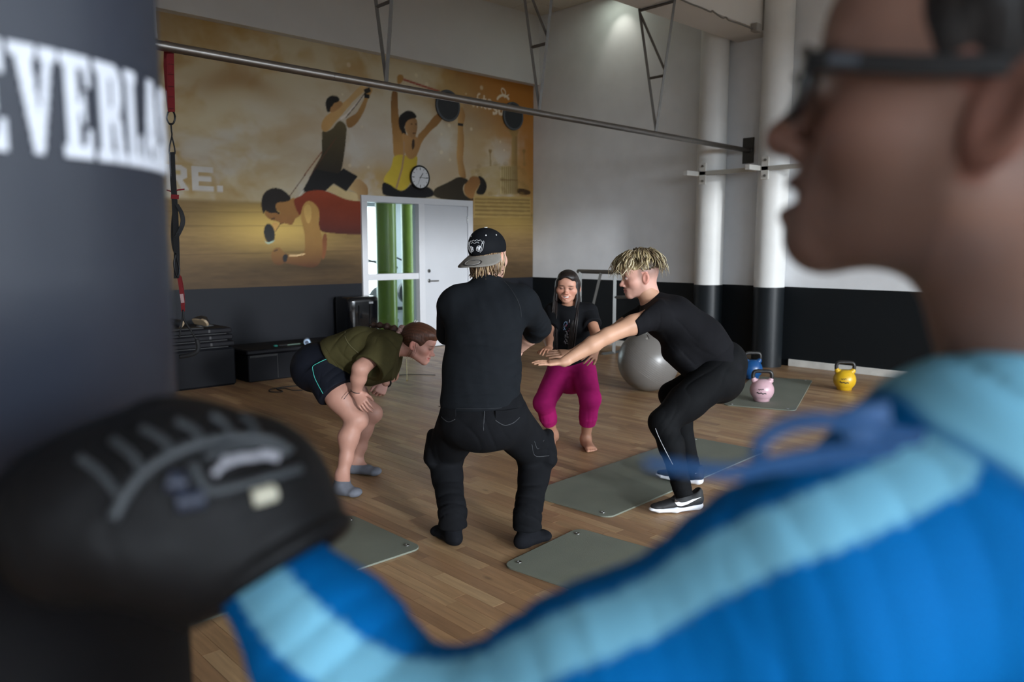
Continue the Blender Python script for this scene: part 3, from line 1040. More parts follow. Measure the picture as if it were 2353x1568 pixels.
pb = np.array([8.8, bar_y(8.8), BARZ])
t = thing('pull_up_bar', pb, 'long grey steel pipe running under the ceiling beam to the right wall', 'bar')
MB().tube([(-3.9, bar_y(-3.9), BARZ), (2.93, bar_y(2.93), BARZ)], 0.0295, 20).tube([(2.932, bar_y(2.932), BARZ), (8.82, bar_y(8.82), BARZ)], 0.029, 20).build('pipe', m_pipe, t, auto=40)
MB().box((XR - 0.012, pb[1] - 0.075, BARZ - 0.155), (XR, pb[1] + 0.075, BARZ + 0.155)).build('wall_plate', mat('dark_steel_plate', rgb(74, 72, 68), 0.5, 0.4, noise=0.1), t)
MB().lathe((XR - 0.012, pb[1] - 0.05, BARZ + 0.0), [(0.012, 0), (0.012, 0.012)], 6, axis=(-1, 0, 0)).build('bolt', m_steel, t)
for k, (X, lab) in enumerate(((3.39, 'grey V-shaped steel hanger on the pipe above the woman in the mural'),
                              (5.05, 'grey V-shaped steel hanger on the pipe, middle of the three'),
                              (6.85, 'grey V-shaped steel hanger on the pipe nearest the columns'))):
    a = np.array([X, bar_y(X), BARZ + 0.03])
    h = thing('pipe_hanger', a, lab, 'hanger', 'V hangers carrying the pipe')
    L_ = np.array([X, a[1] + 0.25, 3.93])
    R_ = np.array([X, a[1] - 0.20, 3.93])
    lerp = lambda p, q, s: p + (q - p) * s
    MB().tube([a, L_], 0.017, 4).build('strut', m_iron, h)
    MB().tube([a, R_], 0.017, 4).build('strut', m_iron, h)
    MB().tube([lerp(a, L_, 0.43), lerp(a, R_, 0.43)], 0.014, 4).build('cross_brace', m_iron, h)
    MB().tube([lerp(a, R_, 0.47), lerp(a, L_, 0.97)], 0.014, 4).build('diagonal_brace', m_iron, h)
    MB().tube([lerp(a, R_, 0.985), lerp(a, L_, 0.985)], 0.015, 4).build('cross_brace', m_iron, h)

# suspension trainer hanging from the bar
sp = np.array([P(390, 107, 1)[0], 0, 0])
SD = 4.70
q = lambda x, y, d=SD: P(x, y, d)
m_red = mat('red_webbing', rgb(118, 22, 28), 0.8, noise=0.08, nscale=60, bump=0.3, bscale=300)
m_blk = mat('black_webbing', rgb(20, 21, 24), 0.7, noise=0.08, nscale=60, bump=0.3, bscale=300)
m_blkm = mat('black_metal', rgb(30, 30, 32), 0.35, 0.6)
t = thing('suspension_trainer', q(394, 300), 'red and black suspension trainer strap hanging from the steel pipe', 'strap')
wd = RT * 1.0
top = q(390, 100)
MB().ribbon([q(391, 118, SD - 0.035), q(389, 99, SD - 0.03), q(388, 96, SD), q(384, 110, SD + 0.04), q(383, 150, SD + 0.04), q(388, 220, SD + 0.02), q(393, 257)], wd, 0.038, 0.003).ribbon([q(391, 100, SD - 0.033), q(392, 160, SD - 0.03), q(394, 257, SD - 0.01)], wd, 0.042, 0.004).build('red_strap', m_red, t)
for yy in (119, 147, 170, 198, 222, 249):
    MB().ribbon([q(387, yy, SD - 0.037), q(399, yy + 1, SD - 0.037)], UP, 0.004, 0.001).build('stitch_row', mat('dark_red_thread', rgb(80, 14, 18), 0.8, noise=0.05), t)
MB().tube(bez([q(386, 258), q(383, 272), q(388, 283), q(393, 286), q(399, 282), q(402, 270), q(399, 258), q(392, 255), q(386, 258)], 40), 0.0055, 8).build('carabiner', m_blkm, t, smooth=True)
MB().tube(bez([q(393, 283), q(394, 300), q(395, 312), q(390, 335), q(389, 352), q(396, 356), q(402, 352), q(400, 335), q(395, 314)], 40), 0.0045, 6).build('rope_loop', m_blk, t, smooth=True)
MB().ribbon(bez([q(395, 350), q(397, 400), q(401, 460), q(404, 520), q(406, 580), q(406, 640)], 20), wd, 0.034, 0.006).build('main_strap', m_blk, t)
MB().ribbon([q(393, 452, SD - 0.006), q(411, 453, SD - 0.006)], UP, 0.026, 0.004).ribbon([q(383, 437), q(400, 442), q(408, 437), q(424, 435)], UP, 0.008, 0.003).build('buckle', m_red, t)
MB().ribbon(bez([q(406, 470), q(417, 490), q(420, 512), q(411, 535), q(405, 545)], 20), FW + RT * .6, 0.03, 0.004).build('adjuster_loop', m_blk, t)
MB().ribbon(bez([q(401, 470, SD + .02), q(396, 520, SD + .02), q(397, 560, SD + .02), q(405, 590, SD + .02)], 16), FW + RT * .4, 0.02, 0.003).build('adjuster_strap', m_blk, t)
MB().tube(bez([q(404, 582), q(400, 605), q(403, 625), q(409, 637), q(412, 620), q(408, 600), q(404, 582)], 24), 0.006, 8).build('handle_ring', m_blkm, t, smooth=True)
MB().ribbon(bez([q(411, 634), q(416, 665), q(420, 700), q(421, 716)], 12), wd, 0.022, 0.004).ribbon(bez([q(414, 636, SD + .02), q(419, 665, SD + .02), q(422, 700, SD + .02)], 12), wd, 0.018, 0.003).build('red_strap', m_red, t)
MB().ribbon([q(417, 676, SD - .005), q(420, 696, SD - .005)], wd, 0.02, 0.003).build('label', mat('pale_label', rgb(180, 150, 150), 0.7, noise=0.2, nscale=200), t)
MB().tube(bez([q(421, 712), q(423, 735), q(440, 762), q(452, 782)], 16), 0.006, 6).tube(bez([q(421, 712), q(418, 740), q(412, 775)], 16), 0.005, 6).build('foot_cradle_cord', m_blk, t, smooth=True)
MB().tube(bez([q(452, 780), q(456, 800), q(448, 812), q(428, 818), q(413, 820)], 20), 0.013, 10).build('foot_grip', m_blk, t, smooth=True)

# ------------------------------------------------------------------ things on the back wall
m_disc = mat('black_rubber_disc', rgb(38, 42, 46), 0.7, noise=0.06)
for k, (px, py, r, lab) in enumerate(((1030, 243, 0.212, 'round black wall target with a grey rim beside the raised arm, left one'),
                                      (1180, 267, 0.205, 'round black wall target with a grey rim over the mural logo, right one'))):
    c = on_y(px, py, YB - 0.03)
    t = thing('wall_target', (c[0], YB, c[2] - r), lab, 'target', 'round wall targets on the mural')
    MB().lathe((c[0], YB - 0.005, c[2]), [(r * 0.9, 0), (r * 0.9, 0.03)], 48, axis=(0, -1, 0)).build('face', m_disc, t, auto=40)
    ring = [c + r * 0.95 * np.array([math.cos(a), 0, math.sin(a)]) for a in np.linspace(0, 2 * math.pi, 48)[:-1]]
    MB().tube([(p[0], YB - 0.022, p[2]) for p in ring], 0.018, 10, closed=True).build('rim', mat('grey_rubber_rim', rgb(74, 80, 86), 0.6, noise=0.05), t, smooth=True)
c = on_y(966, 408, YB - 0.04)
t = thing('wall_clock', (c[0], YB, c[2] - 0.165), 'round white wall clock with black rim above the door', 'clock')
cy = YB - 0.008
MB().lathe((c[0], cy, c[2]), [(0.150, 0), (0.150, 0.03)], 40, axis=(0, -1, 0)).build('dial', mat('clock_white', rgb(222, 224, 228), 0.4, noise=0.02), t, auto=40)
MB().tube([(c[0] + 0.155 * math.cos(a), cy - 0.025, c[2] + 0.155 * math.sin(a)) for a in np.linspace(0, 2 * math.pi, 48)[:-1]], 0.013, 10, closed=True).build('rim', m_blkm, t, smooth=True)
m_ink = mat('black_ink', rgb(26, 26, 28), 0.6, noise=0.02)
for k in range(12):
    a = 2 * math.pi * k / 12
    d = np.array([math.sin(a), 0, math.cos(a)])
    n_ = np.array([math.cos(a), 0, -math.sin(a)])
    cc = np.array([c[0], cy - 0.031, c[2]])
    w_, l0 = (0.010, 0.10) if k % 3 == 0 else (0.006, 0.113)
    MB().ribbon([cc + d * l0, cc + d * 0.137], n_, w_, 0.001).build('hour_mark', m_ink, t)
for ang, ln, w_, nm in ((36, 0.075, 0.010, 'hour_hand'), (93, 0.115, 0.007, 'minute_hand'), (205, 0.11, 0.003, 'second_hand')):
    a = math.radians(ang)
    d = np.array([math.sin(a), 0, math.cos(a)])
    n_ = np.array([math.cos(a), 0, -math.sin(a)])
    cc = np.array([c[0], cy - 0.036 - 0.001 * (nm == 'minute_hand'), c[2]])
    MB().ribbon([cc - d * 0.02, cc + d * ln], n_, w_, 0.0012).build(nm, m_ink, t)

# ------------------------------------------------------------------ right wall fittings
m_rail = mat('rail_white', rgb(216, 214, 208), 0.5, noise=0.04)
t = thing('wall_rail', (8.5, 5.2, 2.30), 'white angled ledge rail bolted to the two white columns', 'rail')
for (cy0, zz) in ((5.50, 2.335), (4.66, 2.345)):
    MB().box((8.20, cy0 + 0.06, zz - 0.03), (8.50, cy0 + 0.12, zz + 0.03)).build('end_board', m_rail, t, bevel=0.004)
    MB().box((8.44, cy0 - 0.04, zz - 0.13), (8.465, cy0 + 0.05, zz + 0.13)).build('bracket', m_rail, t, bevel=0.003)
    for dz in (-0.09, 0.09):
        MB().lathe((8.44, cy0 + 0.0, zz + dz), [(0.016, 0), (0.016, 0.014)], 6, axis=(-1, 0, 0)).build('bolt', m_steel, t)
MB().box((8.44, 3.9, 2.315), (8.50, 5.62, 2.365)).build('rail_board', mat('rail_grey', rgb(190, 188, 180), 0.5, noise=0.05), t, bevel=0.004)
cab = [on_y(x_, y_, 4.80) for x_, y_ in ((1500, -30), (1572, 2), (1590, 10), (1612, 18), (1632, 27), (1637, 25), (1642, 29), (1660, 41), (1668, 40), (1676, 47), (1700, 55), (1728, 66))]
t = thing('conduit', cab[0], 'thin grey cable clipped along the ceiling beam to a small box', 'cable')
MB().tube(bez(cab, 60), 0.009, 8).build('cable', mat('cable_grey', rgb(120, 116, 110), 0.6, noise=0.03), t, smooth=True)
jb = cab[-1]
MB().box((jb[0], 4.74, jb[2] - 0.03), (jb[0] + 0.11, 4.82, jb[2] + 0.06), 0.006).build('junction_box', mat('box_grey', rgb(150, 146, 140), 0.5, noise=0.03), t)
lp = np.array([8.42, 7.2, ZC])
t = thing('ceiling_light', lp, 'small lit ceiling lamp near the right wall at the top edge', 'lamp')
MB().box(lp + (-0.22, -0.22, -0.05), lp + (0.22, 0.22, 0.0)).build('housing', m_white, t, bevel=0.004)
MB().box(lp + (-0.19, -0.19, -0.058), lp + (0.19, 0.19, -0.0495)).build('diffuser', mat('lamp_glow', (0.9, 1.0, 0.85, 1), 0.5, emit=5.0, noise=0.01), t)
sl = bpy.data.lights.new('lamp_spot', 'SPOT')
sl.energy = 8
sl.spot_size = math.radians(75)
sl.spot_blend = 0.8
sl.color = (1, 0.96, 0.86)
slo = bpy.data.objects.new('lamp_spot', sl)
col.objects.link(slo)
slo.location = (8.52, 7.1, ZC - 0.08)
slo.rotation_euler = Vector((0.35, 0.0, -1)).to_track_quat('-Z', 'Y').to_euler()
slo.parent = t
slo.matrix_parent_inverse = Matrix.Translation(lp).inverted()


c = on_y(353, 40, YB - 0.18)
t = thing('downpipe', (c[0], c[1], 3.60), 'thin white pipe beside the punch bag at the top left', 'pipe')
MB().tube([(c[0], c[1], 3.60), (c[0], c[1], ZC)], 0.022, 16).build('pipe', m_white, t, auto=40)
MB().lathe((c[0], c[1], 3.60), [(0.026, 0), (0.026, 0.05)], 16).build('end_socket', m_white, t, auto=40)

# metal equipment stand behind the woman in pink trousers
m_al = mat('grey_tube', rgb(118, 118, 116), 0.35, 0.7, noise=0.05)
b0 = on_z(1410, 812)
t = thing('barbell_stand', b0, 'grey steel tube stand by the dark wall behind the woman in pink', 'stand')
rz = P(1410, 625, 10.6)[2]
p1, p0 = b0, on_x(1330, 812, b0[0] + 0.25)
p0 = np.array([b0[0] + 0.0, b0[1] + 0.62, 0])
MB().tube([p1, p1 + Z_ * rz], 0.03, 4).build('post', m_al, t)
MB().tube([p0, p0 + Z_ * rz], 0.03, 4).build('post', m_al, t)
MB().tube([p1 + Z_ * rz - Y_ * 0.14, p0 + Z_ * rz + Y_ * 0.05], 0.028, 4).build('top_rail', m_al, t)
MB().tube([p1 + Z_ * rz + Y_ * 0.24, p1 + Y_ * 0.42 + Z_ * (rz * 0.45)], 0.024, 4).build('slanted_strut', m_al, t)
MB().tube([p1 + Z_ * 0.76, p1 + Z_ * 0.79 - Y_ * 0.42], 0.022, 4).build('side_arm', m_al, t)
MB().tube([p1 - X_ * 0.25, p1 + X_ * 0.25], 0.03, 4).build('foot', m_al, t)
MB().tube([p0 - X_ * 0.25, p0 + X_ * 0.25], 0.03, 4).build('foot', m_al, t)

# ------------------------------------------------------------------ floor things, back left
m_foam = mat('black_foam_cover', rgb(20, 21, 25), 0.6, noise=0.10, nscale=6, bump=0.25, bscale=40, spec=0.12)
m_foam2 = mat('black_step_plastic', rgb(22, 22, 26), 0.5, noise=0.10, nscale=8, spec=0.15)
bx0 = 2.62
o = MB().box((bx0, 7.80, 0), (3.40, 8.55, 0.40), 0.02).build('plyo_box', m_foam)
tag(o, 'large black padded box on the floor at the bottom of the stack', 'box')
zz = 0.40
for k in range(3):
    s0 = 0.02 * k
    lab = ['black step platform lying directly on the large black box', 'black step platform in the middle of the stack',
           'black step platform at the top of the stack, under the shoes'][k]
    t = thing('step_platform', (3.0, 8.15, zz), lab, 'step', 'black step platforms stacked on the box')
    MB().box((bx0, 7.80 + s0, zz + 0.012), (3.40 - 0.006 * k, 8.5, zz + 0.066), 0.012).build('deck', m_foam2, t)
    MB().box((bx0 + 0.05, 7.83 + s0, zz), (3.34, 8.47, zz + 0.013)).build('underside', m_ink, t)
    MB().box((3.14, 7.797 + s0, zz + 0.025), (3.16, 7.801 + s0, zz + 0.055)).build('mould_mark', mat('worn_grey', rgb(56, 56, 58), 0.6, noise=0.1), t)
    zz += 0.067
# sneakers on the top step, soles towards each other
m_shoe = mat('shoe_black', rgb(24, 25, 30), 0.6, noise=0.1, nscale=30)
m_sole = mat('shoe_beige', rgb(150, 132, 108), 0.6, noise=0.05)


def small_shoe(o, d, up, lab, tone):
    """sneaker: o heel centre on the rest surface, d toe direction, up sole-to-tongue direction"""
    o, d, up = np.asarray(o, float), nrm(d), nrm(up)
    s = np.cross(up, d)
    t = thing('sneaker', o, lab, 'shoe', 'black sneakers on the stack')
    out = [(-0.01, -0.032), (0.06, -0.036), (0.14, -0.034), (0.20, -0.045), (0.25, -0.034), (0.272, 0), (0.25, 0.036), (0.20, 0.042), (0.14, 0.032), (0.06, 0.034), (-0.01, 0.030), (-0.018, 0)]
    MB().prism(out, o, d, s, up, 0.0, 0.026).build('sole', tone, t, bevel=0.006)
    V, F = [], []
    hs = [0.10, 0.098, 0.092, 0.065, 0.05, 0.04, 0.05, 0.065, 0.092, 0.098, 0.10, 0.102]
    n = len(out)
    for lev in range(4):
        f = lev / 3
        for (a, b), hh in zip(out, hs):
            V.append(o + d * (a * (1 - 0.10 * f) + 0.01 * f) + s * b * (1 - 0.55 * f * f) + up * (0.02 + (hh - 0.02) * f))
    for l in range(3):
        for k in range(n):
            F.append((l * n + k, l * n + (k + 1) % n, (l + 1) * n + (k + 1) % n, (l + 1) * n + k))
    F.append(tuple(3 * n + k for k in range(n)))
    F.append(tuple(reversed(range(n))))
    MB().add(V, F).build('upper', m_shoe, t, smooth=True)
    MB().tube(bez([o + d * 0.16 + up * 0.075 - s * 0.02, o + d * 0.15 + up * 0.09, o + d * 0.16 + up * 0.075 + s * 0.02], 10), 0.004, 6).build('lace', m_shoe, t)


zt = zz - 0.001
small_shoe((3.11, 8.14, zt + 0.052), (0.10, -1.0, 0.0), (0.86, 0.0, 0.50), 'black sneaker with beige sole leaning to the right on the stack', m_sole)
small_shoe((2.94, 8.14, zt + 0.052), (-0.10, -1.0, 0.0), (-0.86, 0.0, 0.50), 'black sneaker with beige sole leaning to the left on the stack', m_sole)
lap = thing('folded_pad', (2.86, 7.9, zt), 'flat black folded pad under the sneakers on the stack', 'pad')
MB().box((2.68, 7.845, zt + 0.001), (3.10, 7.95, zt + 0.02), 0.006).build('pad', m_ink, lap)
t = thing('plastic_bag', (3.2, 8.15, zt), 'small crumpled grey bag on the stack beside the sneakers', 'bag')
V = []
for k in range(60):
    a, r_ = rng.uniform(0, 2 * math.pi), rng.uniform(0.3, 1)
    V.append((3.22 + 0.10 * r_ * math.cos(a), 8.12 + 0.07 * r_ * math.sin(a), zt + rng.uniform(0, 0.05) * (1.1 - r_)))
bmx = __import__('bmesh').new()
for v in V:
    bmx.verts.new(v)
__import__('bmesh').ops.convex_hull(bmx, input=bmx.verts)
me = bpy.data.meshes.new('crumple')
bmx.to_mesh(me)
link('crumple', me, mat('grey_film', rgb(84, 86, 88), 0.4, noise=0.3, nscale=40), t)

# black storage bench
t = thing('storage_bench', (4.2, 8.1, 0), 'low black storage bench against the dark dado', 'bench')
MB().box((3.535, 7.805, 0.0), (4.90, 8.38, 0.29), 0.008).build('body', m_foam, t)
MB().box((3.515, 7.785, 0.295), (4.92, 8.40, 0.345), 0.012).build('lid', m_foam2, t)
MB().box((3.55, 7.796, 0.262), (3.86, 7.806, 0.285)).build('handle_slot', m_ink, t)
MB().box((3.86, 7.80, 0.02), (3.868, 7.806, 0.285)).build('panel_seam', m_ink, t)
zt = 0.345
bc = P(705, 777, 8.55)
bc = np.array([bc[0], bc[1], zt + 0.039])
ax = nrm(EYE * [1, 1, 0] - bc * [1, 1, 0])
t = thing('water_bottle', (bc[0], bc[1], zt), 'clear bluish water bottle lying on the black bench', 'bottle')
m_bot = mat('bluish_plastic', rgb(166, 188, 214), 0.15, spec=0.8, noise=0.1, nscale=30)
MB().lathe(bc, [(0.012, 0.004), (0.03, 0.0), (0.037, -0.008), (0.039, -0.03), (0.037, -0.15), (0.03, -0.19), (0.014, -0.215), (0.013, -0.225)], 28, axis=ax).build('body', m_bot, t, smooth=True)
MB().lathe(bc + ax * 0.0045, [(0.02, 0), (0.018, 0.0005)], 24, axis=ax).build('base_dimple', mat('bottle_dark', rgb(50, 62, 84), 0.3, noise=0.05), t)
MB().lathe(bc - ax * 0.225, [(0.015, 0), (0.015, -0.02)], 20, axis=ax).build('cap', mat('bottle_cap', rgb(40, 80, 150), 0.4, noise=0.03), t)
kc = P(637, 782, 8.5)
t = thing('key_pouch', (kc[0], kc[1], zt), 'small black pouch with a teal tag on the bench', 'pouch')
MB().box((kc[0], kc[1] - 0.03, zt), (kc[0] + 0.11, kc[1] + 0.03, zt + 0.022), 0.008).build('pouch', m_ink, t)
MB().box((kc[0] - 0.045, kc[1] - 0.02, zt), (kc[0] + 0.002, kc[1] + 0.02, zt + 0.02), 0.008).build('tag', mat('teal_tag', rgb(40, 128, 118), 0.5, noise=0.05), t)
kc = P(668, 782, 8.55)
t = thing('thin_rod', (kc[0], kc[1], zt), 'thin pale stick lying along the bench behind the bottle', 'stick')
MB().tube([(kc[0] - 0.06, kc[1] + 0.05, zt + 0.008), (kc[0] + 0.28, kc[1] + 0.06, zt + 0.008)], 0.008, 8).build('rod', mat('pale_green_rod', rgb(96, 116, 106), 0.5, noise=0.05), t)

# glossy black bin
t = thing('waste_bin', (5.38, 8.6, 0), 'tall glossy black waste bin beside the door frame', 'bin')
m_gl = mat('black_gloss', rgb(12, 13, 16), 0.08, spec=0.7, noise=0.05)
pr = rrect(0.46, 0.40, 0.09, 6)
b_ = MB()
V, F = [], []
levs = [(0, 0.93), (0.03, 0.97), (0.74, 1.0), (0.78, 0.985), (0.80, 0.93), (0.806, 0.8)]
for z_, s_ in levs:
    V += [(5.385 + a * s_, 8.62 + b * s_, z_) for a, b in pr]
n = len(pr)
for l in range(len(levs) - 1):
    F += [(l * n + k, l * n + (k + 1) % n, (l + 1) * n + (k + 1) % n, (l + 1) * n + k) for k in range(n)]
F += [tuple(reversed(range(n))), tuple((len(levs) - 1) * n + k for k in range(n))]
b_.add(V, F).build('body', m_gl, t, smooth=True)
for xx in (5.29, 5.45):
    MB().tube([(xx, 8.418, 0.04), (xx, 8.418, 0.70)], 0.008, 8).build('rib', m_gl, t, smooth=True)
MB().box((5.44, 8.412, 0.715), (5.50, 8.424, 0.74)).build('badge', mat('silver_badge', rgb(150, 152, 156), 0.3, 0.4, noise=0.1), t)

# cord on the floor
cp = [on_z(x_, y_, 0.006) for x_, y_ in ((695, 886), (660, 889), (630, 893), (618, 898), (626, 901), (650, 900), (636, 894), (655, 893), (672, 897), (695, 897))]
o = MB().tube(bez(cp, 60), 0.005, 6).build('cord', m_blk, smooth=True)
tag(o, 'thin black cord loosely coiled on the floor before the bench', 'cord')
cp = [on_z(x_, y_, 0.006) for x_, y_ in ((900, 864), (935, 861), (965, 861), (1000, 862))]
o = MB().tube(bez(cp, 30), 0.004, 6).build('cord', m_blk, smooth=True)
tag(o, 'thin dark cord lying straight on the floor near the door', 'cord')

# ------------------------------------------------------------------ exercise ball and kettlebells
bc = P(1490, 828, 7.72)
R_ = 0.305
bc[2] = R_
t = thing('exercise_ball', (bc[0], bc[1], 0), 'big grey shiny exercise ball behind the blond man', 'ball')
prof = [(max(0.004, R_ * math.sin(a)), -R_ * math.cos(a)) for a in np.linspace(0.0, math.pi, 40)]
ball = MB().lathe(bc, prof, 56, axis=nrm((0.3, -0.5, 0.8))).build('ball_skin', mat('grey_vinyl', rgb(112, 108, 104), 0.32, noise=0.03, bump=0.05, bscale=200), t, smooth=True)
rb = MB()
for k in range(-5, 6):
    a = math.pi / 2 + k * 0.06
    ax = nrm((0.3, -0.5, 0.8))
    rb.lathe(bc, [(R_ * math.sin(a - 0.006) + 0.0002, -R_ * math.cos(a - 0.006)), (R_ * math.sin(a) + 0.0018, -R_ * math.cos(a)), (R_ * math.sin(a + 0.006) + 0.0002, -R_ * math.cos(a + 0.006))], 56, axis=ax)
    rb.F = rb.F[:-2]
rb.build('grip_rings', MATS['grey_vinyl'], t, smooth=True)
MB().lathe(bc + nrm((-0.5, -0.3, 0.75)) * (R_ - 0.003), [(0.013, 0), (0.013, 0.005)], 16, axis=nrm((-0.5, -0.3, 0.75))).build('valve_plug', mat('pale_plug', rgb(150, 146, 140), 0.5, noise=0.02), t)


def kettlebell(px, py, depth, color, name, lab, ang, mark=True, z0=0.0):
    c = P(px, py, depth)
    c[2] = z0
    t = thing('kettlebell', c, lab, 'kettlebell', 'competition kettlebells')
    m = mat(name, color, 0.32, noise=0.05, nscale=20)
    R = 0.108
    prof = [(0.055, 0.0), (0.07, 0.003)] + [(R * math.sin(a), R * 0.97 - R * math.cos(a)) for a in np.linspace(0.75, 2.75, 22)]
    MB().lathe(c, prof, 36).build('body', m, t, smooth=True)
    d = np.array([math.cos(ang), math.sin(ang), 0])
    for s in (-1, 1):
        MB().tube(bez([c + d * s * 0.045 + Z_ * 0.17, c + d * s * 0.072 + Z_ * 0.195, c + d * s * 0.082 + Z_ * 0.216], 8), [0.034] * 3 + [0.028] * 3 + [0.021] * 3, 14).build('horn', m, t, smooth=True)
    hp = [c + d * 0.082 + Z_ * 0.212, c + d * 0.084 + Z_ * 0.245, c + d * 0.072 + Z_ * 0.272, c + d * 0.045 + Z_ * 0.28, c + Z_ * 0.28,
          c - d * 0.045 + Z_ * 0.28, c - d * 0.072 + Z_ * 0.272, c - d * 0.084 + Z_ * 0.245, c - d * 0.082 + Z_ * 0.212]
    MB().tube(bez(hp, 40), 0.0175, 14).build('handle', mat('bare_black_handle', rgb(40, 38, 37), 0.4, 0.3, noise=0.08), t, smooth=True)
    if mark:
        f = nrm(np.array([-c[0], -c[1], 0]))
        s_ = np.cross(Z_, f)
        cc = c + Z_ * (R * 0.97)
        lb = MB()
        rr = R + 0.0008
        def on(a, b):
            v = nrm(f + s_ * a + Z_ * b)
            return cc + v * rr
        for (a0, a1, b0, b1, wd_) in ((-0.45, 0.4, -0.12, -0.16, 0.010), (-0.3, 0.15, 0.16, 0.22, 0.006)):
            n_ = 8
            pts = [on(a0 + (a1 - a0) * k / n_, b0 + (b1 - b0) * k / n_ + 0.05 * math.sin(k * 2.1)) for k in range(n_ + 1)]
            lb.ribbon(pts, Z_, wd_, 0.001)
        lb.build('lettering', m_ink, t)
    return t


m_mat = mat('sage_foam_mat', rgb(112, 116, 104), 0.75, noise=0.08, nscale=5, bump=0.25, bscale=220)
m_edge = mat('mat_edge', rgb(138, 142, 132), 0.8, noise=0.05)


def gym_mat(c, ang, L, Wd, lab, holes=True):
    ex = np.array([math.cos(ang), math.sin(ang), 0])
    ey = np.array([-math.sin(ang), math.cos(ang), 0])
    c = np.array([c[0], c[1], 0.0])
    t = thing('exercise_mat', c, lab, 'mat', 'grey green foam mats on the floor')
    MB().prism(rrect(L, Wd, 0.055, 8), c, ex, ey, Z_, 0.0, 0.009).build('mat_body', m_mat, t, bevel=0.002)
    MB().prism(rrect(L - 0.001, Wd - 0.001, 0.055, 8), c, ex, ey, Z_, 0.0005, 0.0055).build('mat_core', m_edge, t)
    if holes:
        for s in (-1, 1):
            for e in (-1, 1):
                g = c + ex * e * (L / 2 - 0.045) + ey * s * (Wd / 2 - 0.07) + Z_ * 0.009
                gr_ = MB().tube([g + 0.0105 * np.array([math.cos(a), math.sin(a), 0.1]) for a in np.linspace(0, 2 * math.pi, 17)[:-1]], 0.0032, 8, closed=True).build('grommet', m_steel, t, smooth=True)
                MB().lathe(g + Z_ * -0.0005, [(0.0085, 0), (0.0085, 0.001)], 16).build('hole', m_ink, gr_)
    return t


gym_mat((3.985, 2.875), math.radians(3.5), 1.86, 0.60, 'grey green mat under the feet of the blond man')
gym_mat((2.66, 1.60), math.radians(97 - 90 + 90), 1.80, 0.60, 'grey green mat right of the capped man, nearest the blue sleeve')
gym_mat((1.19, 3.17), math.radians(0.5), 1.86, 0.63, 'grey green mat left of the capped man, running behind the glove')
gym_mat((7.07, 3.74), math.radians(21), 1.75, 0.62, 'grey green mat under the pink and blue kettlebells')
kettlebell(1750, 916, 7.18, rgb(196, 160, 168), 'pink_enamel', 'pink kettlebell with black handle on the near end of the mat', math.radians(-52), z0=0.0105)
kettlebell(1728, 858, 8.42, rgb(24, 74, 128), 'blue_enamel', 'blue kettlebell with black handle on the mat behind the pink one', math.radians(-45), False, z0=0.0105)
kettlebell(1940, 888, 7.80, rgb(206, 164, 32), 'yellow_enamel', 'yellow kettlebell with black handle on the bare floor by the skirting', math.radians(-55))
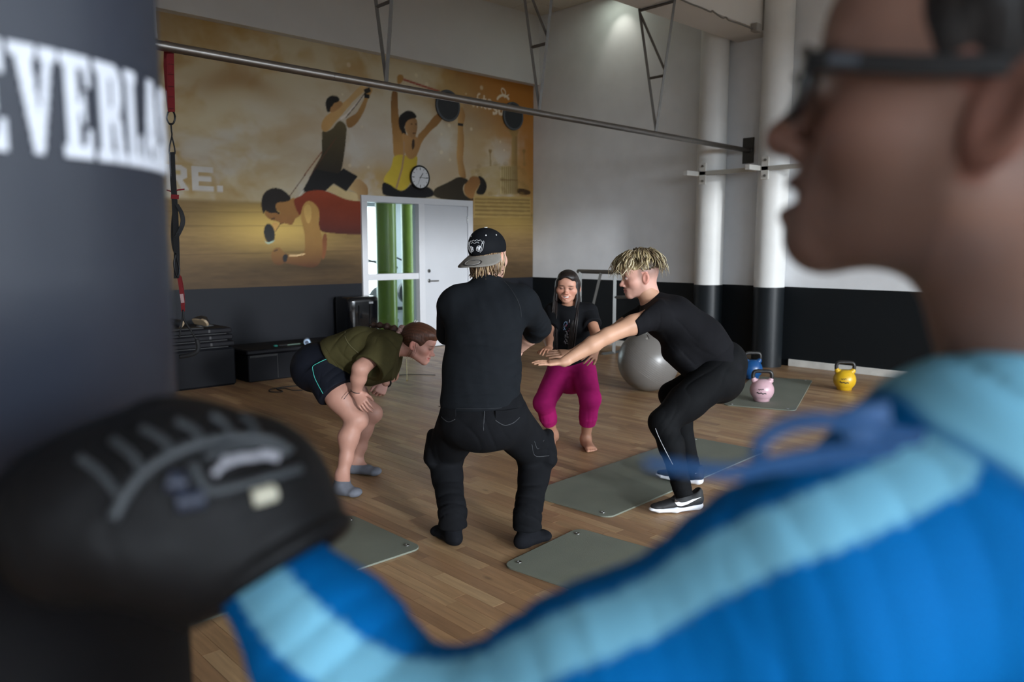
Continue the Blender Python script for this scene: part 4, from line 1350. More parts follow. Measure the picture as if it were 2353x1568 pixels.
# ------------------------------------------------------------------ organic surfaces: blended distance fields, meshed
class SDF:
    def __init__(s):
        s.ops = []
        s.disp = None

    def _add(s, fn, lo, hi, k, mode):
        s.ops.append((fn, np.asarray(lo, float), np.asarray(hi, float), k, mode))
        return s

    def rc(s, a, b, ra, rb=None, k=0.02, mode='u'):
        a, b = np.asarray(a, float), np.asarray(b, float)
        rb = ra if rb is None else rb
        ab = b - a
        L2 = ab @ ab + 1e-12

        def fn(x, y, z):
            px, py, pz = x - a[0], y - a[1], z - a[2]
            t = np.clip((px * ab[0] + py * ab[1] + pz * ab[2]) / L2, 0, 1)
            return np.sqrt((px - t * ab[0]) ** 2 + (py - t * ab[1]) ** 2 + (pz - t * ab[2]) ** 2) - (ra + (rb - ra) * t)
        r = max(ra, rb)
        return s._add(fn, np.minimum(a, b) - r, np.maximum(a, b) + r, k, mode)

    def fc(s, a, b, ra, rb=None, k=0.02, mode='u', rnd=0.004):
        """cone with flat ends"""
        a, b = np.asarray(a, float), np.asarray(b, float)
        rb = ra if rb is None else rb
        L = np.linalg.norm(b - a)
        u = (b - a) / L

        def fn(x, y, z):
            px, py, pz = x - a[0], y - a[1], z - a[2]
            h = px * u[0] + py * u[1] + pz * u[2]
            q = np.sqrt(np.maximum(px * px + py * py + pz * pz - h * h, 0))
            d1 = q - (ra + (rb - ra) * np.clip(h / L, 0, 1))
            d2 = np.maximum(-h, h - L)
            return np.minimum(np.maximum(d1, d2), 0) + np.sqrt(np.maximum(d1 + rnd, 0) ** 2 + np.maximum(d2 + rnd, 0) ** 2) * (np.maximum(d1, d2) > -rnd) - rnd * (np.maximum(d1, d2) > -rnd)
        r = max(ra, rb)
        return s._add(fn, np.minimum(a, b) - r, np.maximum(a, b) + r, k, mode)

    def el(s, c, r, R=None, k=0.02, mode='u'):
        c, r = np.asarray(c, float), np.asarray(r, float) * np.ones(3)
        R = np.eye(3) if R is None else np.asarray(R, float)
        m = r.min()

        def fn(x, y, z):
            px, py, pz = x - c[0], y - c[1], z - c[2]
            q = [R[i, 0] * px + R[i, 1] * py + R[i, 2] * pz for i in range(3)]
            k0 = np.sqrt(sum((q[i] / r[i]) ** 2 for i in range(3)))
            k1 = np.sqrt(sum((q[i] / r[i] ** 2) ** 2 for i in range(3))) + 1e-9
            return np.where(k0 < 0.05, -m, k0 * (k0 - 1) / k1)
        e = np.sqrt(((R * r[:, None]) ** 2).sum(0))
        return s._add(fn, c - e, c + e, k, mode)

    def ec(s, a, b, side, ra, rb, k=0.03, mode='u', flat=False):
        """elliptic cone a->b; side = direction of the first half width"""
        a, b = np.asarray(a, float), np.asarray(b, float)
        L = np.linalg.norm(b - a)
        u = (b - a) / L
        sd = np.asarray(side, float)
        sd = nrm(sd - u * (sd @ u))
        fd = np.cross(u, sd)

        def fn(x, y, z):
            px, py, pz = x - a[0], y - a[1], z - a[2]
            h = px * u[0] + py * u[1] + pz * u[2]
            t = np.clip(h / L, 0, 1)
            w = ra[0] + (rb[0] - ra[0]) * t
            d = ra[1] + (rb[1] - ra[1]) * t
            e = h - t * L
            p1 = (px * sd[0] + py * sd[1] + pz * sd[2])
            p2 = (px * fd[0] + py * fd[1] + pz * fd[2])
            if flat:
                e = e * 0
            mn = np.minimum(w, d)
            k0 = np.sqrt((p1 / w) ** 2 + (p2 / d) ** 2 + (e / mn) ** 2)
            k1 = np.sqrt((p1 / w ** 2) ** 2 + (p2 / d ** 2) ** 2 + (e / mn ** 2) ** 2) + 1e-9
            r = np.where(k0 < 0.05, -mn, k0 * (k0 - 1) / k1)
            if flat:
                r = np.maximum(r, np.maximum(-h, h - L))
            return r
        r = max(max(ra), max(rb))
        return s._add(fn, np.minimum(a, b) - r, np.maximum(a, b) + r, k, mode)

    def cut(s, p, n, k=0.004):
        """remove everything on the +n side of the plane"""
        p, n = np.asarray(p, float), nrm(n)
        fn = lambda x, y, z: (x - p[0]) * n[0] + (y - p[1]) * n[1] + (z - p[2]) * n[2]
        return s._add(fn, [-99] * 3, [99] * 3, k, 'c')

    def chain(s, pts, rad, k=0.02):
        for i in range(len(pts) - 1):
            s.rc(pts[i], pts[i + 1], rad[i], rad[i + 1], k)
        return s

    @staticmethod
    def _comb(D, d, k, mode):
        if mode == 'u':
            if k <= 0:
                return np.minimum(D, d)
            h = np.maximum(k - np.abs(D - d), 0) / k
            return np.minimum(D, d) - h * h * k * 0.25
        if mode == 's':
            d = -d
        h = np.maximum(k - np.abs(D - d), 0) / max(k, 1e-6)
        return np.maximum(D, d) + h * h * k * 0.25

    def eval(s, p):
        p = np.asarray(p, float).reshape(-1, 3)
        D = np.full(len(p), 9.0)
        for fn, lo, hi, k, mode in s.ops:
            D = s._comb(D, fn(p[:, 0], p[:, 1], p[:, 2]), k, mode)
        if s.disp is not None:
            D = D + s.disp(p)
        return D

    def mesh(s, res):
        lo = np.min([o[1] for o in s.ops if o[4] == 'u'], 0) - 3 * res - 0.012
        hi = np.max([o[2] for o in s.ops if o[4] == 'u'], 0) + 3 * res + 0.012
        n = np.ceil((hi - lo) / res).astype(int) + 1
        ax = [(lo[i] + res * np.arange(n[i])).astype(np.float32) for i in range(3)]
        D = np.full(n, 9.0, dtype=np.float32)
        for fn, l, h, k, mode in s.ops:
            pad = k + 3 * res + 0.012
            a = np.clip(np.floor((l - pad - lo) / res).astype(int), 0, n)
            b = np.clip(np.ceil((h + pad - lo) / res).astype(int) + 1, 0, n)
            if np.any(b <= a):
                continue
            sl = tuple(slice(a[i], b[i]) for i in range(3))
            d = fn(ax[0][sl[0]][:, None, None], ax[1][sl[1]][None, :, None], ax[2][sl[2]][None, None, :])
            D[sl] = s._comb(D[sl], d, k, mode)
        if s.disp is not None:
            m = np.argwhere(np.abs(D) < 0.03)
            pts = np.stack([ax[i][m[:, i]] for i in range(3)], 1).astype(float)
            D[m[:, 0], m[:, 1], m[:, 2]] += s.disp(pts).astype(np.float32)
        return surface_net(D, lo, res)

    def hit(s, px, py, d0, d1, off=0.0, n=160):
        """first surface point along the line of sight through a photograph pixel"""
        t = np.linspace(d0, d1, n)
        pts = np.array([P(px, py, q) for q in t])
        D = s.eval(pts)
        i = np.argmax(D < 0)
        if D[i] >= 0:
            i = int(np.argmin(D))
            return pts[i]
        a, b = t[max(i - 1, 0)], t[i]
        for _ in range(8):
            m_ = 0.5 * (a + b)
            if s.eval(P(px, py, m_))[0] < 0:
                b = m_
            else:
                a = m_
        return P(px, py, a - off)


def surface_net(D, lo, res):
    ins = D < 0
    n = np.array(D.shape)
    c = np.zeros(n - 1, dtype=np.uint8)
    offs = [(i, j, k) for i in (0, 1) for j in (0, 1) for k in (0, 1)]
    for (i, j, k) in offs:
        c += ins[i:n[0] - 1 + i, j:n[1] - 1 + j, k:n[2] - 1 + k]
    act = (c > 0) & (c < 8)
    idx = np.argwhere(act)
    pos = np.zeros((len(idx), 3))
    cnt = np.zeros(len(idx))
    corner = {o: D[idx[:, 0] + o[0], idx[:, 1] + o[1], idx[:, 2] + o[2]].astype(float) for o in offs}
    for o in offs:
        for axn in range(3):
            if o[axn] == 0:
                q = list(o)
                q[axn] = 1
                q = tuple(q)
                a, b = corner[o], corner[q]
                m = (a < 0) != (b < 0)
                t = np.where(m, a / np.where(m, a - b, 1), 0)
                for e in range(3):
                    pos[:, e] += m * (o[e] + (t if e == axn else 0))
                cnt += m
    pos /= cnt[:, None]
    V = lo + res * (idx + pos)
    vid = np.full(act.shape, -1, dtype=np.int64)
    vid[act] = np.arange(len(idx))
    faces = []
    for a in range(3):
        u, v = (a + 1) % 3, (a + 2) % 3
        s0, s1 = [slice(None)] * 3, [slice(None)] * 3
        s0[a], s1[a] = slice(0, -1), slice(1, None)
        A, B = ins[tuple(s0)], ins[tuple(s1)]
        for flip, m in ((False, A & ~B), (True, ~A & B)):
            e = np.argwhere(m)
            e = e[(e[:, u] > 0) & (e[:, v] > 0) & (e[:, u] < act.shape[u]) & (e[:, v] < act.shape[v])]
            if len(e) == 0:
                continue
            du, dv = np.zeros(3, int), np.zeros(3, int)
            du[u], dv[v] = 1, 1
            q = [e - du - dv, e - dv, e, e - du]
            f = np.stack([vid[w[:, 0], w[:, 1], w[:, 2]] for w in q], 1)
            faces.append(f[:, ::-1] if flip else f)
    return V, np.concatenate(faces)


def sdf_obj(name, pieces, material, parent=None, colfn=None):
    """pieces: list of (SDF, resolution) or (SDF, resolution, colfn, frame) joined into one surface object"""
    Vs, Fs, Cs, n = [], [], [], 0
    for pc in pieces:
        S, res = pc[0], pc[1]
        cf = pc[2] if len(pc) > 2 else colfn
        V, F = S.mesh(res)
        if cf is not None:
            Cs.append(cf(V))
        if len(pc) > 3 and pc[3] is not None:
            o, M, sc = pc[3]
            V = o + (V * sc) @ M.T
        Vs.append(V)
        Fs.append(F + n)
        n += len(V)
    me = fill_mesh(name, np.concatenate(Vs), np.concatenate(Fs), True, np.concatenate(Cs) if Cs else None)
    return link(name, me, material, parent)


def folds(lst, base=0.0, seed=0, freq=26.0):
    """cloth relief: lst of (centre, radius, fold direction, wavelength, amplitude) plus a soft overall unrest"""
    r = np.random.default_rng(seed)
    K = r.normal(size=(4, 3)) * freq
    ph = r.uniform(0, 6.28, 4)

    K2 = r.normal(size=(3, 3)) * 9.0

    def fn(p):
        d = np.zeros(len(p))
        w = np.sin(p @ K[0] * 0.5 + ph[0])
        for i in range(1, 4):
            d += base / 3 * np.sin(p @ K[i] + ph[i] + 1.6 * w)
        wob = np.sin(p @ K2[0] + ph[1]) + 0.7 * np.sin(p @ K2[1] * 1.7 + ph[2] + 1.3 * np.sin(p @ K2[2]))
        for m_, (c, rad, u, lam, amp) in enumerate(lst):
            c, u = np.asarray(c, float), nrm(u)
            q_ = p - c
            g = np.exp(-np.minimum((q_ * q_).sum(1) / (rad * rad), 20))
            ph_ = (q_ @ u) / (lam * 1.5) + 0.45 * wob + m_ * 0.37
            s_ = np.abs(np.sin(math.pi * ph_))
            mod = 0.35 + 0.65 * np.clip(0.5 + 0.8 * np.sin(p @ K2[2] * 1.4 + m_ + 2.0 * np.floor(ph_)), 0, 1)
            d += amp * g * mod * (1 - s_) ** 2.2 - 0.25 * amp * g
        return d
    return fn


def skin(base, seed=1):
    b = to_lin(base)

    def fn(V):
        n = fbm(V[:, 0] * 18 + 7, V[:, 2] * 18 + V[:, 1] * 11 + 3, 300 + seed, 3)
        return b * (0.9 + 0.2 * n)[:, None]
    return fn


def flat_col(c):
    c = to_lin(c)
    return lambda V: np.tile(c, (len(V), 1))


m_skin = mat('skin', (1, 1, 1, 1), 0.5, attr=True, bump=0.08, bscale=250, spec=0.4)


# ------------------------------------------------------------------ heads, hands, feet
def head_sdf(female=False, smile=0.0, openm=0.0, wide=1.0, nose=1.0, neck=(0, -0.048, -0.175)):
    """local frame: x to the person's right, y forward, z up; eyes at z = 0"""
    S = SDF()
    w = wide
    S.el((0, -0.014, 0.028), (0.076 * w, 0.098, 0.088), k=0.02)
    S.el((0, 0.028, -0.04), (0.060 * w, 0.060, 0.068), k=0.04)
    for sx in (-1, 1):
        S.rc((sx * 0.047 * w, -0.005, -0.062), (sx * 0.012, 0.066, -0.098), 0.021, 0.018, k=0.03)
        S.el((sx * 0.041 * w, 0.052, -0.03 + 0.004 * smile), (0.023 + 0.004 * smile, 0.024, 0.022), k=0.03)
    S.el((0, 0.074, -0.100), (0.019, 0.016, 0.015), k=0.02)
    S.el((0, 0.062, 0.045), (0.052, 0.034, 0.04), k=0.04)
    S.rc((-0.034, 0.079, 0.016), (0.034, 0.079, 0.016), 0.0085, k=0.02)
    for sx in (-1, 1):
        S.el((sx * 0.031, 0.100, -0.001), (0.017, 0.013, 0.0095), k=0.014, mode='s')
        S.el((sx * 0.031, 0.081, -0.002), (0.0135, 0.0125, 0.0125), k=0.002)
    S.rc((0, 0.086, 0.008), (0, 0.104 * (0.5 + nose * 0.5), -0.032), 0.0085, 0.0105, k=0.012)
    S.el((0, 0.109 + 0.006 * (nose - 1), -0.037), (0.0125, 0.013, 0.011), k=0.01)
    for sx in (-1, 1):
        S.el((sx * 0.0125, 0.099, -0.042), (0.0085, 0.010, 0.008), k=0.008)
        S.el((sx * 0.0065, 0.104, -0.0505), (0.0035, 0.005, 0.004), k=0.004, mode='s')
    S.el((0, 0.074, -0.068), (0.029, 0.02, 0.02), k=0.02)
    mw = 0.021 + 0.008 * smile
    for sx in (-1, 1):
        S.rc((sx * mw, 0.082, -0.069 + 0.008 * smile), (0, 0.095, -0.0655), 0.0035, 0.0056, k=0.006)
        S.rc((sx * mw, 0.082, -0.071 + 0.006 * smile), (0, 0.0935, -0.078 - 0.010 * openm), 0.004, 0.0068, k=0.006)
    S.rc((-mw, 0.089, -0.071 + 0.006 * smile), (0, 0.1, -0.072 - 0.004 * openm), 0.0018 + 0.004 * openm, 0.0022 + 0.005 * openm, k=0.002, mode='s')
    S.rc((mw, 0.089, -0.071 + 0.006 * smile), (0, 0.1, -0.072 - 0.004 * openm), 0.0018 + 0.004 * openm, 0.0022 + 0.005 * openm, k=0.002, mode='s')
    for sx in (-1, 1):
        R = np.array([[0.93, 0.35 * sx, 0], [-0.35 * sx, 0.93, 0.18], [0, -0.18, 0.98]])
        R = np.array([nrm(r_) for r_ in R])
        S.el((sx * 0.080 * w, -0.016, -0.014), (0.008, 0.019, 0.032), R, k=0.008)
        S.el((sx * 0.086 * w, -0.010, -0.012), (0.006, 0.010, 0.019), R, k=0.006, mode='s')
    nr = 0.050 if female else 0.058
    S.rc((0, -0.028, -0.05), neck, nr, nr + 0.004, k=0.03)
    return S


def face_col(base, lips, brow, stubble=None, hairline=None, eye=True, closed=False, shave=None):
    """colour of skin, lips, brows, lashes and eyes by place on the head (local frame)"""
    b, lp_, br = to_lin(base), to_lin(lips), to_lin(brow)

    def fn(V):
        x, y, z = np.abs(V[:, 0]), V[:, 1], V[:, 2]
        n = fbm(V[:, 0] * 40 + 9, V[:, 2] * 40 + 5, 811, 3)
        C = b * (0.92 + 0.16 * n)[:, None]
        red = np.exp(-(((x - 0.042) / 0.022) ** 2 + ((z + 0.03) / 0.02) ** 2)) * (y > 0.03) + 0.8 * np.exp(-((x / 0.014) ** 2 + ((z + 0.038) / 0.014) ** 2)) * (y > 0.09)
        C = mixc(C, np.broadcast_to(b * [1.1, 0.72, 0.68], C.shape), 0.45 * np.clip(red, 0, 1))
        ear = ((x > 0.072) & (np.abs(y + 0.014) < 0.03) & (np.abs(z + 0.014) < 0.04)).astype(float)
        C = mixc(C, np.broadcast_to(b * [1.15, 0.66, 0.62], C.shape), 0.4 * ear)
        lipm = np.exp(-((x / 0.024) ** 4 + ((z + 0.0715) / 0.0115) ** 4)) * (y > 0.078)
        C = mixc(C, np.broadcast_to(lp_, C.shape), np.clip(lipm * 1.2, 0, 1) * 0.75)
        bm = np.exp(-(((x - 0.032) / 0.02) ** 4 + ((z - 0.0185 - 0.10 * (x - 0.02) * (x < 0.03)) / 0.0048) ** 4)) * (y > 0.05)
        C = mixc(C, np.broadcast_to(br, C.shape), np.clip(bm, 0, 1) * 0.85)
        if eye:
            if closed:
                em = np.exp(-(((x - 0.031) / 0.0165) ** 4 + ((z + 0.003 - 12 * (x - 0.031) ** 2) / 0.0062) ** 2)) * (y > 0.06)
                C = mixc(C, np.broadcast_to(to_lin((26, 18, 16)), C.shape), np.clip(em, 0, 1) * 0.95)
                sh_ = np.exp(-(((x - 0.031) / 0.018) ** 4 + ((z + 0.001) / 0.008) ** 2)) * (y > 0.06)
                C = mixc(C, np.broadcast_to(b * 0.55, C.shape), np.clip(sh_, 0, 1) * 0.45)
            else:
                em = np.exp(-(((x - 0.031) / 0.0125) ** 4 + ((z + 0.002) / 0.0058) ** 4)) * (y > 0.06)
                C = mixc(C, np.broadcast_to(to_lin((206, 200, 196)), C.shape), np.clip(em, 0, 1))
                im = np.exp(-(((x - 0.031) / 0.0058) ** 4 + ((z + 0.0015) / 0.006) ** 4)) * (y > 0.06)
                C = mixc(C, np.broadcast_to(to_lin((36, 28, 26)), C.shape), np.clip(im, 0, 1))
                lm = np.exp(-(((x - 0.031) / 0.015) ** 4 + ((z - 0.005) / 0.003) ** 2)) * (y > 0.06)
                C = mixc(C, np.broadcast_to(to_lin((34, 24, 22)), C.shape), np.clip(lm, 0, 1) * 0.8)
        if shave is not None:
            c_, f_ = shave
            mk = f_(V)
            C = mixc(C, np.broadcast_to(to_lin(c_), C.shape), np.clip(mk, 0, 1))
        return C
    return fn


def frame(fwd, up):
    """head frame matrix with columns right, forward, up"""
    f = nrm(fwd)
    u = np.asarray(up, float)
    u = nrm(u - f * (u @ f))
    return np.stack([np.cross(f, u), f, u], 1)


def hand(S, wrist, ydir, zdir, side, curl=(0.25, 0.3, 0.2), sc=1.0, spread=0.05, thumb=0.7):
    """ydir wrist->fingers, zdir back of the hand, side +1 if the thumb lies towards cross(ydir, zdir)"""
    y = nrm(ydir)
    z = np.asarray(zdir, float)
    z = nrm(z - y * (z @ y))
    x = np.cross(y, z) * side
    w = np.asarray(wrist, float)
    T = lambda a, b, c: w + sc * (a * x + b * y + c * z)
    S.ec(T(0.0, -0.02, 0), T(0.004, 0.075, 0), x, (0.026 * sc, 0.019 * sc), (0.040 * sc, 0.0135 * sc), k=0.012 * sc)
    for i, (bx, L, r) in enumerate(((0.030, 0.074, 0.0086), (0.0105, 0.082, 0.0088), (-0.0095, 0.076, 0.0083), (-0.0285, 0.060, 0.0073))):
        by = 0.084 - 0.004 * abs(i - 1)
        a = spread * (1.2 - i)
        pt = np.array([bx, by, 0.0])
        ang = 0.0
        segs = (0.45, 0.30, 0.25)
        prev = T(*pt)
        S.rc(T(bx * 0.8, by - 0.03, 0.0), prev, r * sc * 1.05, r * sc, k=0.006 * sc)
        for j in range(3):
            ang += curl[j] * (1 + 0.12 * i)
            d = np.array([math.sin(a) * math.cos(ang), math.cos(a) * math.cos(ang), -math.sin(ang)])
            pt = pt + d * L * segs[j]
            nx = T(*pt)
            S.rc(prev, nx, r * sc * (1 - 0.08 * j), r * sc * (0.92 - 0.10 * j), k=0.0025 * sc)
            prev = nx
    t0, t1, t2, t3 = (0.022, 0.018, -0.006), (0.044, 0.044, -0.014), (0.050 + 0.012 * thumb, 0.074, -0.018), (0.050 + 0.018 * thumb, 0.098, -0.020)
    S.rc(T(*t0), T(*t1), 0.016 * sc, 0.0125 * sc, k=0.012 * sc)
    S.rc(T(*t1), T(*t2), 0.0115 * sc, 0.0098 * sc, k=0.004 * sc)
    S.rc(T(*t2), T(*t3), 0.0098 * sc, 0.0078 * sc, k=0.003 * sc)


def foot(S, ankle, heel, toe, r=1.0, toes=False):
    a, h, t = [np.asarray(v, float) for v in (ankle, heel, toe)]
    h = np.array([h[0], h[1], 0.03 * r])
    t = np.array([t[0], t[1], 0.022 * r])
    d = nrm(t - h)
    s = nrm(np.cross(d, Z_))
    S.rc(a, h + d * 0.02 + Z_ * 0.01, 0.034 * r, 0.033 * r, k=0.03)
    S.rc(h, h + d * 0.02, 0.030 * r, k=0.02)
    S.rc(a - Z_ * 0.01, t - d * 0.07 + Z_ * 0.006, 0.032 * r, 0.026 * r, k=0.04)
    S.ec(h + d * 0.03, t - d * 0.025, s, (0.030 * r, 0.028 * r), (0.043 * r, 0.021 * r), k=0.025)
    if toes:
        for i, (o_, L, rr) in enumerate(((0.03, 0.014, 0.0125), (0.010, 0.012, 0.0095), (-0.007, 0.006, 0.009), (-0.022, -0.002, 0.0085), (-0.035, -0.012, 0.008))):
            b0 = t - d * 0.03 + s * o_
            S.rc(b0, t + d * L * r + s * o_ * 1.05 - Z_ * 0.008, rr * 1.1 * r, rr * r, k=0.004)
    else:
        S.el(t - d * 0.012, (0.030 * r, 0.040 * r, 0.021 * r), np.array([d, s, Z_]), k=0.02)
    S.cut((0, 0, 0.002), (0, 0, -1), 0.004)


def tubes(name, paths, rads, cols, material, parent, n=6, flat=(1.0, 0.6)):
    """bundle of tapering locks as one surface with a colour per vertex"""
    Vs, Fs, Cs, off = [], [], [], 0
    for pth, r, c in zip(paths, rads, cols):
        mb = MB().tube(pth, list(r), n, flat=flat)
        Vs.append(np.array(mb.V))
        Fs += [tuple(i + off for i in f) for f in mb.F]
        cc = np.asarray(c, float)
        Cs.append(np.repeat(cc, n, 0) if cc.ndim == 2 else np.tile(cc, (len(mb.V), 1)))
        off += len(mb.V)
    return link(name, fill_mesh(name, np.concatenate(Vs), Fs, True, np.concatenate(Cs)), material, parent)


def smooth_path(pts, n=10):
    return bez(pts, n)


m_hair = mat('hair', (1, 1, 1, 1), 0.42, attr=True, spec=0.5, bump=0.5, bscale=180, stretch=(1, 1, 0.15))
# ------------------------------------------------------------------ man in a cap, seen from behind, squatting
def cloth(name, color, rough=0.85, noise=0.10, ns=25, bump=0.25):
    return mat(name, color, rough, noise=noise, nscale=ns, bump=bump, bscale=420, spec=0.1)


FH = nrm([FW[0], FW[1], 0])            # away from the lens, horizontal
q = P
hipL, hipR = q(1068, 952, 3.64), q(1158, 952, 3.64)
kneL, kneR = q(1022, 1040, 3.98), q(1233, 1040, 3.98)
ankL, ankR = q(1040, 1205, 3.76), q(1212, 1208, 3.74)
pel, waist, chest, neck = q(1113, 945, 3.64), q(1107, 850, 3.68), q(1117, 730, 3.75), q(1120, 652, 3.79)
shL, shR = q(1047, 694, 3.76), q(1200, 694, 3.76)
elL, elR = q(1028, 772, 3.96), q(1240, 752, 3.93)
wrL, wrR = q(1085, 795, 4.16), q(1185, 808, 4.10)
hdo = q(1124, 588, 3.82)
hM = frame(nrm(FH * 0.88 + RT * 0.47 + Z_ * 0.02), Z_ - RT * 0.03 + FH * 0.05)
SKA = (206, 164, 146)
B = SDF()
B.ec(pel, waist, RT, (0.155, 0.105), (0.145, 0.10), k=0.05).ec(waist, chest, RT, (0.145, 0.10), (0.165, 0.11), k=0.05)
B.rc(shL, shR, 0.06, k=0.06).rc(neck - Z_ * 0.06, neck, 0.06, 0.055, k=0.05)
for h_, kn, an in ((hipL, kneL, ankL), (hipR, kneR, ankR)):
    B.rc(h_, kn, 0.085, 0.058, k=0.03).rc(kn, an, 0.055, 0.036, k=0.02)
for s_, e_, w_ in ((shL, elL, wrL), (shR, elR, wrR)):
    B.rc(s_, e_, 0.050, 0.042, k=0.03).rc(e_, e_ + (w_ - e_) * 0.4, 0.040, 0.041, k=0.015).rc(e_ + (w_ - e_) * 0.4, w_, 0.041, 0.028, k=0.015)
for an, he, to in ((ankL, q(1047, 1240, 3.72), q(1006, 1225, 3.87)), (ankR, q(1196, 1243, 3.68), q(1253, 1229, 3.80))):
    foot(B, an, he, to)
Hn = SDF()
hand(Hn, wrR, wrL - wrR + FH * 0.05, FH + Z_ * 0.2, 1, (0.5, 0.6, 0.4))
Hn2 = SDF()
hand(Hn2, wrL, wrR - wrL + FH * 0.05, FH + Z_ * 0.2, -1, (0.5, 0.6, 0.4))
Hd = head_sdf(wide=1.02)
man = sdf_obj('person', [(B, 0.008, skin(SKA, 2)), (Hn, 0.0035, skin(SKA, 2)), (Hn2, 0.0035, skin(SKA, 2)),
                         (Hd, 0.0035, face_col(SKA, (176, 110, 104), (120, 96, 70)), (hdo, hM, 1.0))], m_skin)
tag(man, 'person in black shirt, cargo trousers and backward cap, squatting with the back to the camera', 'person')

m_shA = cloth('charcoal_jersey', rgb(22, 25, 29))
T = SDF()
T.ec(q(1103, 925, 3.655), q(1107, 850, 3.68), RT, (0.190, 0.135), (0.178, 0.128), k=0.04)
T.ec(q(1107, 850, 3.68), q(1113, 750, 3.74), RT, (0.178, 0.128), (0.186, 0.125), k=0.05)
T.rc(q(1050, 702, 3.77), q(1198, 702, 3.77), 0.088, k=0.07)
T.rc(q(1118, 668, 3.785), q(1060, 692, 3.775), 0.066, 0.075, k=0.05).rc(q(1120, 668, 3.785), q(1190, 692, 3.775), 0.066, 0.075, k=0.05)
T.rc(q(1119, 672, 3.785), q(1120, 648, 3.79), 0.070, 0.066, k=0.03)
T.rc(q(1036, 705, 3.78), q(1028, 768, 3.93), 0.066, 0.058, k=0.03)
T.rc(q(1208, 706, 3.77), q(1238, 748, 3.92), 0.070, 0.062, k=0.03).fc(q(1238, 748, 3.92), q(1224, 770, 3.985), 0.062, 0.056, k=0.03)
T.cut(q(1104, 942, 3.65), q(1104, 943, 3.65) - q(1104, 942, 3.65) + RT * 0.00004, 0.006)
T.cut(q(1120, 637, 3.79), Z_ + FH * 0.25, 0.006)
dn = nrm(q(1100, 900, 3.7) - q(1110, 800, 3.7))
T.disp = folds([(q(1105, 792, 3.62), 0.10, dn, 0.055, 0.007), (q(1185, 792, 3.65), 0.09, dn + RT * 0.5, 0.04, 0.008), (q(1235, 745, 3.86), 0.07, nrm(elR - shR), 0.028, 0.007),
                (q(1110, 925, 3.55), 0.14, dn, 0.045, 0.006), (q(1190, 870, 3.6), 0.10, dn + RT, 0.05, 0.006), (q(1115, 672, 3.72), 0.10, dn, 0.03, 0.003)], 0.0016, 3)
shirt = sdf_obj('shirt', [(T, 0.0055)], m_shA, man)
m_thA = mat('charcoal_thread', rgb(26, 29, 34), 0.8, noise=0.03)
seam = [(1210, 640), (1200, 655), (1212, 675), (1196, 690), (1193, 700)]
MB().tube(bez([T.hit(x_, y_, 3.3, 4.1) for x_, y_ in ((1158, 646), (1172, 662), (1186, 684), (1195, 706), (1198, 730))], 20), 0.0018, 5).build('raglan_seam', m_thA, shirt, smooth=True)
MB().tube(bez([T.hit(x_, y_, 3.3, 4.1) for x_, y_ in ((1008, 934), (1050, 939), (1100, 940), (1150, 938), (1192, 932))], 20), 0.0018, 5).build('hem_seam', m_thA, shirt, smooth=True)

m_paA = cloth('black_cargo_cotton', rgb(19, 20, 23), 0.9, ns=18)
G = SDF()
G.ec(q(1107, 892, 3.68), q(1112, 968, 3.66), RT, (0.172, 0.125), (0.196, 0.150), k=0.05)
for (h_, kn, an, s_) in ((q(1066, 962, 3.69), kneL, ankL, -1), (q(1160, 962, 3.69), kneR, ankR, 1)):
    G.rc(h_, kn + FH * -0.02, 0.118, 0.096, k=0.05)
    G.rc(kn, kn + (an - kn) * 0.35, 0.088, 0.074, k=0.04).rc(kn + (an - kn) * 0.35, an + Z_ * 0.06, 0.074, 0.066, k=0.03)
    G.fc(an + Z_ * 0.075, an - Z_ * 0.012, 0.064, 0.070, k=0.02)
    pk = kn - FH * 0.06 + RT * s_ * 0.055 + Z_ * 0.05
    G.ec(pk + Z_ * 0.055, pk - Z_ * 0.065, FH, (0.065, 0.030), (0.075, 0.046), k=0.018)
axL, axR = nrm(ankL - kneL), nrm(ankR - kneR)
fl = []
for kn, an, ax_ in ((kneL, ankL, axL), (kneR, ankR, axR)):
    fl += [(an + Z_ * 0.05, 0.10, ax_, 0.034, 0.014), (an + Z_ * 0.18, 0.12, ax_ + RT * 0.25, 0.05, 0.009), (kn - FH * 0.07, 0.11, ax_ + RT * 0.2, 0.05, 0.010)]
fl += [(q(1112, 990, 3.55), 0.12, RT + Z_ * 0.5, 0.05, 0.006), (q(1060, 930, 3.55), 0.09, Z_ + RT * 0.4, 0.05, 0.005), (q(1190, 915, 3.6), 0.10, Z_ - RT * 0.5, 0.04, 0.008)]
G.disp = folds(fl, 0.0022, 8)
G.cut((0, 0, 0.035), (0, 0, -1), 0.01)
pants = sdf_obj('cargo_trousers', [(G, 0.006)], m_paA, man)
m_st = mat('grey_stitch', rgb(62, 64, 68), 0.8, noise=0.03)
for pts in (((1014, 958), (1022, 966), (1032, 970), (1046, 964)), ((1138, 966), (1150, 974), (1162, 978), (1180, 972), (1194, 960)),
            ((1113, 945), (1112, 965), (1111, 990)), ((1228, 1015), (1236, 1032), (1250, 1012)), ((1222, 1022), (1230, 1048), (1262, 1048))):
    MB().tube(bez([G.hit(x_, y_, 3.2, 4.2, 0.001) for x_, y_ in pts], 16), 0.0016, 5).build('stitching', m_st, pants, smooth=True)
for pts in (((1016, 950), (1030, 952), (1048, 953)), ((1138, 957), (1165, 955), (1192, 950))):
    MB().ribbon(bez([G.hit(x_, y_, 3.2, 4.2, 0.002) for x_, y_ in pts], 14), Z_, 0.05, 0.006).build('pocket_flap', m_paA, pants, smooth=False, bevel=0.002)

